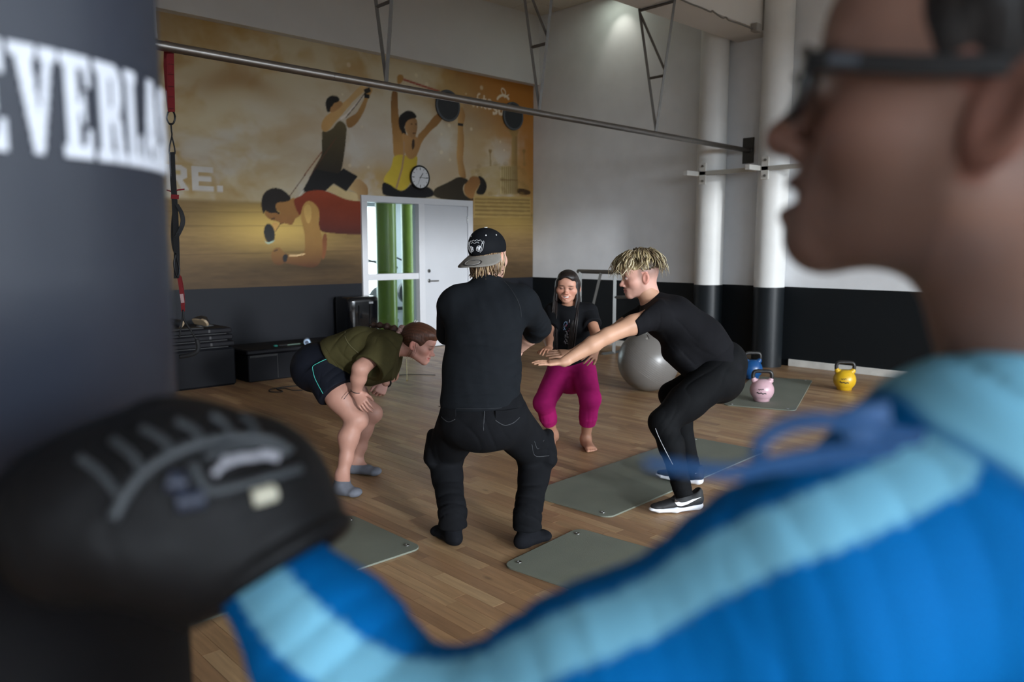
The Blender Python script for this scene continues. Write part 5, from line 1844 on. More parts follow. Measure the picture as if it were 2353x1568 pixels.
K = SDF()
for an, he, to in ((ankL, q(1047, 1240, 3.72), q(1006, 1225, 3.87)), (ankR, q(1196, 1243, 3.68), q(1253, 1229, 3.80))):
    K2 = SDF()
    foot(K2, an, he, to, 1.12)
    K2.rc(an, an + Z_ * 0.07, 0.042, 0.046, k=0.02)
    K2.disp = folds([(an, 0.08, Z_, 0.02, 0.003)], 0.0008, 5)
    sdf_obj('sock', [(K2, 0.005)], cloth('black_sock', rgb(20, 21, 25)), man)

# hair below the cap
rs = np.random.default_rng(4)
pth, rad, cl = [], [], []
for k in range(120):
    a = rs.uniform(-2.75, 0.55) - 1.57 + 0.6   # round the nape
    th = rs.uniform(math.radians(105), math.radians(262))
    v = np.array([0.079 * math.cos(th) * 1.02, 0.096 * math.sin(th) - 0.014, -0.005])
    v = np.array([0.078 * math.sin(th - math.pi / 2 + math.pi), 0, 0]) if False else v
    th = rs.uniform(math.radians(172), math.radians(368))
    v = np.array([0.080 * math.cos(th), 0.098 * math.sin(th) - 0.014, 0.0])
    if v[1] > 0.012:
        continue
    L = rs.uniform(0.07, 0.115)
    out = np.array([math.cos(th), math.sin(th), 0])
    p = [v + (0, 0, 0.012), v + out * 0.006 + (0, 0, -L * 0.4), v - out * rs.uniform(0.0, 0.012) + (rs.normal() * 0.006, rs.normal() * 0.006, -L * 0.8), v + out * rs.uniform(-0.015, 0.01) + (rs.normal() * 0.012, 0, -L)]
    w_ = np.array([hdo + hM @ z_ for z_ in p])
    w_ = smooth_path(w_, 9)
    pth.append(w_)
    rad.append(np.linspace(0.0075, 0.0018, len(w_)))
    cl.append(to_lin(rs.choice([(150, 126, 96), (112, 88, 64), (86, 66, 48), (176, 150, 118)])) * rs.uniform(0.8, 1.1))
tubes('hair', pth, rad, cl, m_hair, man)

# cap worn backwards
cap_e = bpy.data.objects.new('cap', None)
col.objects.link(cap_e)
cap_e.parent = man
cap_e['label'] = 'black baseball cap with grey brim worn backwards'
m_cap = cloth('black_cap_cloth', rgb(18, 20, 24), 0.7)
m_brim = cloth('grey_brim_cloth', rgb(128, 124, 118), 0.85)
CT = lambda p: hdo + hM @ np.asarray(p, float)
tilt = 0.0
Cr = SDF()
Cr.el((0, -0.016, 0.042), (0.089, 0.111, 0.093), k=0.01)
Cr.rc((0, -0.05, 0.07), (0, -0.085, 0.045), 0.05, 0.035, k=0.04)
Cr.cut((0, -0.016, 0.012), (0, 0.10, -1), 0.004)
crown = sdf_obj('crown', [(Cr, 0.004, None, (hdo, hM, 1.0))], m_cap, cap_e)
bt = CT((0, -0.018, 0.136))
MB().lathe(bt, [(0.002, 0.008), (0.007, 0.006), (0.0085, 0.001), (0.0085, -0.004)], 14, axis=-hM[:, 2]).build('button', mat('white_button', rgb(214, 212, 208), 0.5, noise=0.02), cap_e, smooth=True)


def on_cap(th, z_):
    e = 0.089 * 0.111 / math.hypot(0.111 * math.cos(th), 0.089 * math.sin(th))
    s_ = math.sqrt(max(0.0, 1 - ((z_ - 0.042) / 0.093) ** 2))
    return CT((e * s_ * math.cos(th) * 1.015, -0.016 + e * s_ * math.sin(th) * 1.015 - (0.004 if math.sin(th) < -0.5 else 0), z_))


for th in (-150, -118, -60, -20):
    p = on_cap(math.radians(th), 0.098)
    MB().lathe(p, [(0.0045, 0), (0.003, 0.002)], 10, axis=nrm(p - CT((0, -0.016, 0.04)))).build('eyelet', mat('pale_thread', rgb(196, 196, 196), 0.6, noise=0.02), cap_e)
# brim: curved plate leaving the rim at the back of the head
V, F = [], []
NA, NR = 25, 7
for lay in (0, 1):
    for i in range(NA):
        a = math.radians(-90) + math.radians(74) * (2 * i / (NA - 1) - 1)
        e = 0.087 * 0.109 / math.hypot(0.109 * math.cos(a), 0.087 * math.sin(a))
        ext = 0.072 * (1 - abs(2 * i / (NA - 1) - 1) ** 2.6)
        for j in range(NR):
            f = j / (NR - 1)
            r_ = e + ext * f
            x_, y_ = r_ * math.cos(a), -0.016 + r_ * math.sin(a)
            zb = 0.017 - 0.085 * (0.016 + y_) * -0.0 - 0.004
            z_ = 0.012 + 0.10 * (y_ + 0.016) - 0.040 * f * (ext / 0.072) - 0.9 * x_ * x_ * f - 0.0035 * lay
            V.append(CT((x_, y_, z_)))
for i in range(NA - 1):
    for j in range(NR - 1):
        a0 = i * NR + j
        o2 = NA * NR
        F.append((a0, a0 + NR, a0 + NR + 1, a0 + 1))
        F.append((o2 + a0, o2 + a0 + 1, o2 + a0 + NR + 1, o2 + a0 + NR))
for i in range(NA - 1):
    a0 = i * NR + NR - 1
    o2 = NA * NR
    F.append((a0, a0 + NR, a0 + NR + o2, a0 + o2))
brim = MB().add(V, F).build('brim', m_brim, cap_e, smooth=True)
bp_ = lambda i, j: (np.array(V[i * NR + j]) + np.array(V[i * NR + NR + j])) / 2 + hM[:, 2] * 0.002
# oval sticker on the brim
cI, cJ = 12, 3.6
sv = []
for k in range(20):
    a = 2 * math.pi * k / 20
    i_, j_ = 12 + 3.2 * math.cos(a), 3.9 + 1.9 * math.sin(a)
    i0, j0 = int(i_), int(j_)
    fi, fj = i_ - i0, j_ - j0
    vv = lambda i, j: np.array(V[i * NR + min(j, NR - 1)])
    p = (vv(i0, j0) * (1 - fi) + vv(i0 + 1, j0) * fi) * (1 - fj) + (vv(i0, j0 + 1) * (1 - fi) + vv(i0 + 1, j0 + 1) * fi) * fj
    sv.append(p + hM[:, 2] * 0.0015)
ctr = np.mean(sv, 0) + hM[:, 2] * 0.001
MB().add([ctr] + sv, [(0, k + 1, (k + 1) % 20 + 1) for k in range(20)]).build('sticker', mat('sticker_dark', rgb(54, 52, 52), 0.35, noise=0.25, nscale=120), cap_e, smooth=True)
MB().tube([ctr + (p - ctr) * 0.78 + hM[:, 2] * 0.0012 for p in sv], 0.0011, 5, closed=True).build('sticker_ring', mat('sticker_silver', rgb(150, 148, 146), 0.4, noise=0.05), cap_e, smooth=True)
# embroidered emblem: two white gloved shapes under a rough outline
m_emb = mat('white_embroidery', rgb(190, 192, 196), 0.8, noise=0.15, nscale=200)


def emb(th, z_, k_=0.0):
    return on_cap(math.radians(-90 + th), z_) + nrm(on_cap(math.radians(-90 + th), z_) - CT((0, -0.016, 0.05))) * 0.003


def emb_line(pts, w_=0.0013):
    return bez([emb(a, b) for a, b in pts], 24), w_


E_ = MB()
for s_ in (-1, 1):
    for pts in (((s_ * 4, 0.030), (s_ * 6, 0.045), (s_ * 12, 0.050), (s_ * 17, 0.042), (s_ * 16, 0.030), (s_ * 9, 0.024), (s_ * 4, 0.030)),
                ((s_ * 8, 0.027), (s_ * 10, 0.036)), ((s_ * 11, 0.026), (s_ * 12, 0.035)),
                ((s_ * 16, 0.044), (s_ * 19, 0.060), (s_ * 21, 0.070), (s_ * 24, 0.068), (s_ * 22, 0.048), (s_ * 19, 0.030), (s_ * 12, 0.018))):
        p_, w_ = emb_line(pts)
        E_.tube(p_, w_, 5)
    for (a, b, rr) in ((s_ * 10, 0.037, 0.0085), (s_ * 13, 0.044, 0.006), (s_ * 7, 0.042, 0.005), (s_ * 20, 0.062, 0.0035)):
        c_ = emb(a, b)
        E_.lathe(c_, [(rr, -0.002), (rr * 0.9, 0.0006)], 12, axis=nrm(c_ - CT((0, -0.016, 0.05))))
for pts in (((-17, 0.066), (-14, 0.076), (-9, 0.072), (-5, 0.078), (0, 0.073), (5, 0.079), (10, 0.073), (15, 0.077), (18, 0.068)), ((-12, 0.062), (-6, 0.067), (0, 0.062), (6, 0.068), (12, 0.062))):
    p_, w_ = emb_line(pts)
    E_.tube(p_, w_, 5)
E_.build('emblem', m_emb, cap_e, smooth=True)
# ------------------------------------------------------------------ woman bending forward, hands on her knees
SKB = (184, 138, 122)
hipN, hipF = q(752, 858, 4.64), q(765, 852, 4.84)
knN, knF = q(818, 965, 4.57), q(852, 950, 4.86)
anN, anF = q(786, 1092, 4.53), q(818, 1058, 4.92)
sN, sF, ck = q(872, 805, 4.56), q(892, 815, 4.86), q(912, 800, 4.70)
eN, wN = q(828, 848, 4.44), q(818, 902, 4.50)
eF, wF = q(900, 862, 4.90), q(886, 878, 4.80)
cen = q(760, 835, 4.73)
sdD = FW
B = SDF()
B.ec(cen, q(815, 815, 4.72), sdD, (0.15, 0.12), (0.125, 0.095), k=0.05).ec(q(815, 815, 4.72), q(880, 805, 4.71), sdD, (0.125, 0.095), (0.15, 0.10), k=0.05)
B.rc(sN, sF, 0.055, k=0.05).rc(q(890, 802, 4.70), q(925, 798, 4.70), 0.05, 0.046, k=0.04)
B.rc(hipN, hipN + (knN - hipN) * 0.5, 0.100, 0.088, k=0.04).rc(hipN + (knN - hipN) * 0.5, knN, 0.088, 0.062, k=0.04)
B.rc(hipF, hipF + (knF - hipF) * 0.5, 0.098, 0.084, k=0.04).rc(hipF + (knF - hipF) * 0.5, knF, 0.084, 0.060, k=0.04)
for kn, an in ((knN, anN), (knF, anF)):
    cf = kn + (an - kn) * 0.32 - RT * 0.018
    B.rc(kn, cf, 0.052, 0.055, k=0.03).rc(cf, kn + (an - kn) * 0.7, 0.055, 0.039, k=0.04).rc(kn + (an - kn) * 0.7, an, 0.042, 0.034, k=0.02)
    B.el(kn + RT * 0.03, (0.042, 0.042, 0.05), k=0.03)
B.rc(sN, eN, 0.056, 0.047, k=0.03).rc(eN, eN + (wN - eN) * 0.4, 0.044, 0.044, k=0.02).rc(eN + (wN - eN) * 0.4, wN, 0.044, 0.028, k=0.02)
B.rc(sF, eF, 0.05, 0.042, k=0.03).rc(eF, wF, 0.042, 0.030, k=0.02)
heN, toN = q(776, 1118, 4.50), q(822, 1130, 4.44)
heF, toF = q(806, 1080, 4.93), q(868, 1080, 4.86)
foot(B, anN, heN, toN, 0.95)
foot(B, anF, heF, toF, 0.95)
H1 = SDF()
tk = nrm(knN - hipN)
hand(H1, wN, nrm(q(846, 948, 4.47) - wN), nrm(-FW * 0.9 + RT * -0.3 + Z_ * 0.3), -1, (0.25, 0.35, 0.25), 0.92, 0.03, 0.5)
H1.rc(eN + (wN - eN) * 0.6, wN, 0.038, 0.027, k=0.012)
H2 = SDF()
hand(H2, wF, nrm(q(866, 910, 4.80) - wF + Z_ * -0.02), nrm(RT * 0.55 - FW * 0.6 + Z_ * 0.5), 1, (0.65, 0.8, 0.5), 0.92, 0.10, 0.4)
hB = q(962, 790, 4.70)
hMB = frame(nrm(RT * 0.93 - Z_ * 0.33 - FH * 0.14), nrm(Z_ * 0.93 + RT * 0.33))
nkB = hMB.T @ (q(905, 802, 4.71) - hB)
Hd = head_sdf(True, smile=1.0, openm=0.9, wide=0.97, nose=0.9, neck=tuple(nkB))
hair_shave = ((74, 44, 32), lambda V: ss(0.052, 0.060, V[:, 2] + 0.35 * np.maximum(0, -V[:, 1] + 0.02)) * (V[:, 2] > 0.0))
wom = sdf_obj('person', [(B, 0.0065, skin(SKB, 3)), (H1, 0.003, skin((188, 140, 124), 3)), (H2, 0.003, skin((200, 154, 142), 3)),
                         (Hd, 0.0032, face_col((204, 152, 138), (190, 104, 100), (92, 62, 48), closed=True), (hB, hMB @ np.diag([1, 1, 0.94]), 0.98))], m_skin)
tag(wom, 'person in olive T-shirt and dark shorts bending forward and laughing, hands on knees', 'person')
LB = lambda p: hB + hMB @ (np.asarray(p, float) * 0.98)
MB().lathe(LB((0, 0.082, -0.069)), [(0.002, 0.0), (0.015, 0.001), (0.017, 0.004), (0.012, 0.006)], 16, axis=hMB[:, 1]).build('teeth', mat('teeth', rgb(226, 222, 214), 0.3, noise=0.02), wom, smooth=True)

m_ol = cloth('olive_jersey', rgb(66, 62, 38), 0.9)
T = SDF()
T.ec(q(775, 822, 4.72), q(830, 810, 4.71), sdD, (0.185, 0.138), (0.185, 0.150), k=0.05)
T.ec(q(830, 812, 4.71), q(885, 812, 4.71), sdD, (0.185, 0.150), (0.165, 0.135), k=0.05)
T.rc(q(880, 800, 4.58), q(890, 805, 4.84), 0.088, k=0.06)
T.rc(q(890, 796, 4.70), q(918, 792, 4.70), 0.075, 0.066, k=0.04)
T.ec(q(850, 850, 4.70), q(898, 846, 4.70), sdD, (0.15, 0.10), (0.11, 0.075), k=0.05)
T.fc(q(884, 806, 4.57), q(848, 848, 4.46), 0.096, 0.098, k=0.04)
T.fc(q(900, 810, 4.84), q(906, 858, 4.93), 0.085, 0.08, k=0.04)
T.cut(q(766, 825, 4.72), q(735, 775, 4.72) * 0 + nrm(-RT * 0.86 - Z_ * 0.06 - UP * 0.50), 0.006)
T.cut(q(925, 792, 4.70), nrm(RT * 0.94 - Z_ * 0.25), 0.006)
T.rc(q(847, 845, 4.455), q(834, 861, 4.42), 0.074, 0.080, k=0.003, mode='s')
T.disp = folds([(q(800, 790, 4.56), 0.16, nrm(RT - Z_ * 0.55), 0.075, 0.006), (q(860, 790, 4.56), 0.12, nrm(RT + Z_ * 0.3), 0.06, 0.006), (q(800, 850, 4.56), 0.14, nrm(RT * 0.9 + Z_ * 0.8), 0.06, 0.007),
                (q(880, 860, 4.56), 0.12, nrm(RT + Z_ * -0.3), 0.05, 0.006)], 0.0022, 12, 20)
sh = sdf_obj('t_shirt', [(T, 0.0055)], m_ol, wom)
MB().tube(bez([T.hit(x_, y_, 4.2, 5.0) for x_, y_ in ((738, 779), (750, 800), (770, 832), (786, 855), (800, 868))], 20), 0.0025, 5).build('hem', m_ol, sh, smooth=True)
MB().ribbon(bez([T.hit(x_, y_, 4.2, 5.0, 0.001) for x_, y_ in ((793, 762), (794, 778), (806, 796), (824, 812))], 20), RT, 0.006, 0.004).build('back_tape', mat('olive_light', rgb(78, 74, 46), 0.9, noise=0.05), sh)

m_sho = cloth('navy_short_cloth', rgb(22, 25, 34), 0.7, ns=15)
G = SDF()
G.ec(q(729, 840, 4.74), q(775, 832, 4.73), sdD, (0.175, 0.140), (0.170, 0.135), k=0.04)
G.el(q(729, 850, 4.74), (0.150, 0.165, 0.142), k=0.05)
G.fc(q(742, 848, 4.65), q(777, 902, 4.60), 0.122, 0.128, k=0.04)
G.fc(q(760, 846, 4.84), q(800, 890, 4.85), 0.115, 0.120, k=0.04)
G.disp = folds([(q(780, 850, 4.52), 0.10, nrm(RT - Z_), 0.04, 0.007), (q(740, 890, 4.5), 0.12, nrm(RT + Z_ * 0.2), 0.06, 0.004), (q(700, 840, 4.6), 0.10, RT, 0.05, 0.003)], 0.002, 15, 20)
shorts = sdf_obj('shorts', [(G, 0.006)], m_sho, wom)
MB().tube(bez([G.hit(x_, y_, 4.2, 5.0, 0.0015) for x_, y_ in ((752, 825), (742, 829), (730, 835), (719, 842), (719, 852), (723, 868), (731, 885), (742, 905))], 30), 0.0022, 6).build('teal_piping', mat('teal_cord', rgb(64, 178, 164), 0.6, noise=0.03), shorts, smooth=True)

for an, he, to, cc in ((anN, heN, toN, 0), (anF, heF, toF, 1)):
    K2 = SDF()
    foot(K2, an - Z_ * 0.02, he, to, 1.08)
    K2.cut(an + Z_ * (-0.018), Z_, 0.006)
    K2.disp = folds([(he, 0.1, Z_ + RT * 0.3, 0.03, 0.002)], 0.001, 6)
    sdf_obj('sock', [(K2, 0.0045)], cloth('grey_sock', rgb(112, 116, 126), 0.95, noise=0.15), wom)

# hair: cap of hair drawn back, plait behind the scrunchie
m_auburn = (82, 50, 36)
Hr = SDF()
Hr.el((0, -0.018, 0.034), (0.084, 0.107, 0.096), k=0.01)
Hr.el((0, 0.025, 0.075), (0.070, 0.082, 0.052), k=0.02)
Hr.el((0, 0.080, -0.035), (0.10, 0.058, 0.086), k=0.012, mode='s')
Hr.el((0, 0.03, -0.09), (0.12, 0.10, 0.075), k=0.015, mode='s')
for sx in (-1, 1):
    Hr.el((sx * 0.085, 0.0, -0.02), (0.03, 0.034, 0.036), k=0.008, mode='s')
Hr.rc((0, -0.085, 0.035), (0, -0.125, 0.03), 0.034, 0.022, k=0.03)


def auburn(V):
    s_ = np.sin(np.arctan2(V[:, 0], V[:, 2] + 0.06) * 60 + V[:, 1] * 30 + 3 * fbm(V[:, 0] * 30, V[:, 1] * 30, 5, 2))
    return to_lin(m_auburn) * (0.8 + 0.25 * s_ + 0.5 * ss(0.0, 0.12, V[:, 2] + V[:, 1] * 0.5))[:, None]


hr = sdf_obj('hair', [(Hr, 0.0035, auburn, (hB, hMB, 0.98))], m_hair, wom)
pl = [LB((0, -0.12, 0.03)), q(905, 757, 4.72), q(885, 750, 4.74), q(865, 747, 4.76), q(850, 748, 4.78)]
pp = bez(pl, 24)
MB().tube(pp, [0.026 + 0.006 * math.sin(k * 1.3) - 0.0006 * k for k in range(len(pp))], 12).build('plait', mat('auburn_plain', rgb(62, 40, 32), 0.5, noise=0.35, nscale=60, bump=0.6, bscale=90), hr, smooth=True)
sc_ = LB((0, -0.128, 0.03))
ax = nrm(pp[3] - pp[0])
u_ = nrm(np.cross(ax, Z_))
v_ = np.cross(ax, u_)
MB().tube([sc_ + (0.030 + 0.004 * math.sin(9 * a)) * (math.cos(a) * u_ + math.sin(a) * v_) + ax * 0.006 * math.sin(7 * a) for a in np.linspace(0, 2 * math.pi, 49)[:-1]], [0.015 + 0.003 * math.sin(11 * a) for a in np.linspace(0, 2 * math.pi, 49)[:-1]], 10, closed=True).build('scrunchie', mat('pink_scrunchie', rgb(170, 138, 132), 0.9, noise=0.4, nscale=120), hr, smooth=True)
cp_ = [LB((0.0, -0.050, 0.119)), LB((0.012, -0.058, 0.121)), LB((-0.010, -0.068, 0.117))]
for k in range(2):
    MB().tube(bez([LB((-0.018, -0.055 - 0.012 * k, 0.120)), LB((0, -0.055 - 0.012 * k, 0.1285)), LB((0.02, -0.055 - 0.012 * k, 0.120))], 8), 0.0055, 8).build('hair_clip', mat('white_clip', rgb(220, 220, 222), 0.4, noise=0.02), hr, smooth=True)
rs = np.random.default_rng(9)
pth, rad, cl = [], [], []
for sx in (-1, 1):
    for k in range(9):
        a = np.array([sx * 0.074, 0.018 - 0.05 * rs.random(), 0.01 - 0.02 * rs.random()])
        p = [a, a + (sx * 0.004, 0.008, -0.03), a + (sx * 0.002, 0.012 * rs.random(), -0.06), a + (0, 0.0, -0.085 - 0.02 * rs.random())]
        pth.append(smooth_path([LB(z_) for z_ in p], 9))
        rad.append(np.linspace(0.0014, 0.0006, len(pth[-1])))
        cl.append(to_lin((96, 62, 46)))
tubes('loose_strands', pth, rad, cl, m_hair, hr, 5)
# wrist cords, necklace
wv = nrm(wN - eN)
u_ = nrm(np.cross(wv, Z_))
v_ = np.cross(wv, u_)
br = thing('x', (0, 0, 0), '', None) if False else None
MB().tube([wN - wv * 0.012 + 0.031 * (math.cos(a) * u_ + math.sin(a) * v_) for a in np.linspace(0, 2 * math.pi, 25)[:-1]], 0.0022, 6, closed=True).tube(bez([wN - wv * 0.012 - RT * 0.03, q(800, 905, 4.47), q(790, 918, 4.46)], 8), 0.0016, 5).build('wrist_cord', m_ink, wom, smooth=True)
MB().tube([wF + 0.034 * (math.cos(a) * nrm(np.cross(wF - eF, Z_)) + math.sin(a) * nrm(np.cross(wF - eF, np.cross(wF - eF, Z_)))) for a in np.linspace(0, 2 * math.pi, 25)[:-1]], 0.006, 8, closed=True).build('bracelet', mat('beaded_black', rgb(40, 40, 42), 0.3, 0.3, noise=0.9, nscale=300), wom, smooth=True)
MB().tube([q(934, 826, 4.68), q(935, 872, 4.68)], 0.0014, 5).lathe(q(935, 874, 4.68), [(0.001, 0.006), (0.005, 0), (0.001, -0.008)], 8).build('necklace', mat('thin_gold', rgb(190, 176, 128), 0.3, 0.8, noise=0.05), wom)
# ------------------------------------------------------------------ woman in pink trousers, squatting, facing the lens
SKC = (178, 130, 106)
UPX = Z_
pel, wst, chs, nk = q(1310, 845, 5.78), q(1311, 800, 5.72), q(1313, 740, 5.66), q(1308, 704, 5.66)
hL, hR = q(1288, 855, 5.76), q(1338, 852, 5.73)
kL, kR = q(1250, 925, 5.50), q(1356, 915, 5.42)
aL, aR = q(1270, 996, 5.72), q(1346, 1008, 5.56)
s1, s2 = q(1272, 716, 5.68), q(1352, 716, 5.64)
e1, e2 = q(1258, 768, 5.54), q(1369, 768, 5.50)
w1, w2_ = q(1262, 800, 5.30), q(1368, 806, 5.27)
B = SDF()
B.ec(pel, wst, RT, (0.135, 0.10), (0.105, 0.085), k=0.05).ec(wst, chs, RT, (0.105, 0.085), (0.125, 0.095), k=0.05)
B.rc(s1, s2, 0.048, k=0.05).rc(nk - Z_ * 0.06, nk + Z_ * 0.02, 0.05, 0.045, k=0.04)
for h_, k_, a_ in ((hL, kL, aL), (hR, kR, aR)):
    B.rc(h_, k_, 0.075, 0.054, k=0.03)
    cf = k_ + (a_ - k_) * 0.35 + FH * 0.015
    B.rc(k_, cf, 0.048, 0.050, k=0.03).rc(cf, a_, 0.050, 0.032, k=0.03)
foot(B, aL, q(1274, 1010, 5.76), q(1262, 1016, 5.58), 0.9, True)
foot(B, aR, q(1344, 1018, 5.60), q(1360, 1034, 5.42), 0.92, True)
for s_, e_, w_ in ((s1, e1, w1), (s2, e2, w2_)):
    B.rc(s_, e_, 0.042, 0.037, k=0.03).rc(e_, e_ + (w_ - e_) * 0.35, 0.036, 0.036, k=0.02).rc(e_ + (w_ - e_) * 0.35, w_, 0.036, 0.024, k=0.02)
H1, H2 = SDF(), SDF()
hand(H1, w1, nrm(q(1250, 812, 5.15) - w1), Z_ - FW * 0.3, 1, (0.1, 0.15, 0.1), 0.92)
hand(H2, w2_, nrm(q(1346, 826, 5.16) - w2_), nrm(Z_ * 0.6 - FW * 0.4 + RT * 0.6), -1, (0.25, 0.35, 0.25), 0.95, 0.10)
hC = q(1304, 660, 5.64)
hMC = frame(nrm(-FH * 0.96 - RT * 0.16 - Z_ * 0.05), nrm(Z_ + RT * 0.05))
Hd = head_sdf(True, smile=1.0, openm=1.1, wide=1.07, nose=0.75)
wpk = sdf_obj('person', [(B, 0.0065, skin(SKC, 4)), (H1, 0.003, skin(SKC, 4)), (H2, 0.003, skin(SKC, 4)),
                         (Hd, 0.0028, face_col((198, 146, 124), (178, 96, 92), (52, 36, 30), closed=True), (hC, hMC @ np.diag([1.04, 1.0, 0.93]), 0.97))], m_skin)
tag(wpk, 'person with long dark hair in black T-shirt and pink trousers, squatting and smiling', 'person')
LC = lambda p: hC + hMC @ (np.asarray(p, float) * 0.97)
tb = MB()
tp = bez([LC((-0.025, 0.080, -0.059)), LC((-0.012, 0.0905, -0.0645)), LC((0, 0.0935, -0.066)), LC((0.012, 0.0905, -0.0645)), LC((0.025, 0.080, -0.059))], 12)
tb.ribbon(tp, hMC[:, 2], 0.0105, 0.003)
tb.build('teeth', MATS['teeth'], wpk, smooth=True)

m_bt = cloth('black_tee_jersey', rgb(22, 23, 26), 0.85)
T = SDF()
T.ec(q(1313, 838, 5.76), q(1312, 800, 5.72), RT, (0.160, 0.120), (0.140, 0.108), k=0.04)
T.ec(q(1312, 800, 5.72), q(1313, 735, 5.66), RT, (0.140, 0.108), (0.145, 0.112), k=0.05)
T.rc(s1, s2, 0.066, k=0.05).rc(q(1310, 718, 5.66), q(1309, 706, 5.66), 0.07, 0.06, k=0.03)
T.fc(s1, s1 + (e1 - s1) * 0.72, 0.060, 0.064, k=0.03).fc(s2, s2 + (e2 - s2) * 0.60, 0.060, 0.066, k=0.03)
T.el(nk + Z_ * 0.045 - FH * 0.02, (0.066, 0.066, 0.06), k=0.006, mode='s')
T.cut(q(1313, 850, 5.76), -Z_, 0.005)
T.disp = folds([(wst - FH * 0.1, 0.13, Z_ + RT * 0.2, 0.05, 0.006), (s2 - FH * 0.05, 0.08, e2 - s2, 0.03, 0.005)], 0.0018, 21)
tee = sdf_obj('t_shirt', [(T, 0.006)], m_bt, wpk)
# printed figure on the chest
rs = np.random.default_rng(31)
pc_ = [mat('print_pink', rgb(150, 70, 90), 0.8, noise=0.3, nscale=200), mat('print_grey', rgb(112, 112, 118), 0.8, noise=0.3, nscale=200), mat('print_blue', rgb(96, 120, 150), 0.8, noise=0.3, nscale=200)]
pr_ = [MB(), MB(), MB()]
for k in range(46):
    yy = rs.uniform(738, 792)
    wd_ = 11 if yy < 765 else 8
    xx = 1303 + rs.uniform(-wd_, wd_) * (0.5 if yy < 745 else 1)
    j = (0 if rs.random() < 0.6 else 2) if yy < 763 and rs.random() < 0.7 else 1
    p0, p1 = [T.hit(xx + a, yy + b, 5.3, 5.9, 0.001) for a, b in ((0, 0), (rs.normal() * 3, rs.normal() * 4))]
    if np.linalg.norm(p1 - p0) > 0.002:
        pr_[j].ribbon([p0, p1], RT + Z_ * rs.normal(), 0.006, 0.001)
for j in range(3):
    o_ = pr_[j].build('shirt_print', pc_[j], tee)
    o_['kind'] = 'stuff'

m_pk = cloth('magenta_cotton', rgb(168, 32, 104), 0.85, noise=0.08)
G = SDF()
G.ec(q(1311, 836, 5.77), q(1311, 866, 5.75), RT, (0.150, 0.11), (0.165, 0.13), k=0.05)
for (h_, k_, a_, s_) in ((hL, kL, aL, -1), (hR, kR, aR, 1)):
    G.rc(h_, k_ + (k_ - h_) * 0.02, 0.104, 0.074, k=0.04)
    G.rc(k_, k_ + (a_ - k_) * 0.45, 0.070, 0.064, k=0.03)
    c0, c1 = k_ + (a_ - k_) * 0.45, k_ + (a_ - k_) * 0.64
    G.fc(c0, c1, 0.062, 0.056, k=0.012)
fl = [(q(1312, 862, 5.62), 0.09, Z_, 0.035, 0.008)]
for k_, a_ in ((kL, aL), (kR, aR)):
    ax = nrm(a_ - k_)
    fl += [(k_ + (a_ - k_) * 0.40, 0.07, RT, 0.022, 0.007), (k_ + (a_ - k_) * 0.1, 0.08, ax + RT * 0.3, 0.05, 0.004)]
G.disp = folds(fl, 0.0015, 33)
sdf_obj('trousers', [(G, 0.0055)], m_pk, wpk)

# long straight hair
Hr = SDF()
Hr.el((0, -0.018, 0.036), (0.085, 0.106, 0.094), k=0.01)
Hr.el((0, 0.030, 0.075), (0.072, 0.078, 0.052), k=0.02)
Hr.el((0.004, 0.100, -0.036), (0.067, 0.074, 0.116), k=0.010, mode='s')
Hr.ec((0, -0.06, 0.0), (0, -0.07, -0.42), (1, 0, 0), (0.085, 0.05), (0.10, 0.045), k=0.05)
for sx in (-1, 1):
    Hr.ec((sx * 0.070, 0.000, 0.03), (sx * 0.078, 0.012, -0.10), (1, 0, 0), (0.020, 0.05), (0.018, 0.045), k=0.03)
    Hr.rc((sx * 0.05, -0.05, -0.1), (sx * 0.075, 0.02, -0.3), 0.04, 0.03, k=0.04)



def dark_hair(V):
    s_ = np.sin(V[:, 0] * 300 + 2 * np.sin(V[:, 2] * 15) + 3 * fbm(V[:, 0] * 40, V[:, 2] * 6, 3, 2))
    return to_lin((30, 23, 22)) * (1.0 + 0.35 * s_)[:, None]


hairC = sdf_obj('hair', [(Hr, 0.0032, dark_hair, (hC, hMC, 0.97))], m_hair, wpk)
rs = np.random.default_rng(53)
pth, rad, cl = [], [], []
for sx in (-1, 1):
    for k in range(70):
        u, v = rs.normal() * 0.5, rs.uniform(-1, 1)
        ox, oy = 0.020 * v, 0.010 * u
        L = rs.uniform(0.44, 0.52)
        p = [(sx * 0.066 + ox * 0.3, -0.01 + 0.03 * v, 0.075), (sx * 0.084 + ox * 0.15, 0.010 + 0.030 * v, -0.01), (sx * 0.084 + ox * 0.5, 0.030 + 0.02 * v + oy, -0.09), (sx * 0.080 + ox, 0.085 + oy, -0.17),
             (sx * 0.074 + ox * 1.2, 0.126 + oy, -0.26), (sx * 0.067 + ox * 1.3, 0.130 + oy, -0.37), (sx * 0.058 + ox * 1.1, 0.120 + oy, -L)]
        pw = smooth_path([LC(z_) for z_ in p], 18)
        pth.append(pw)
        rad.append(0.0058 * np.clip(np.linspace(1.6, 0.25, len(pw)), 0.2, 1.0))
        cl.append(to_lin((32, 25, 24)) * rs.uniform(0.6, 1.4))
tubes('long_strands', pth, rad, cl, m_hair, hairC, 5, (1.0, 0.6))
pth, rad, cl = [], [], []
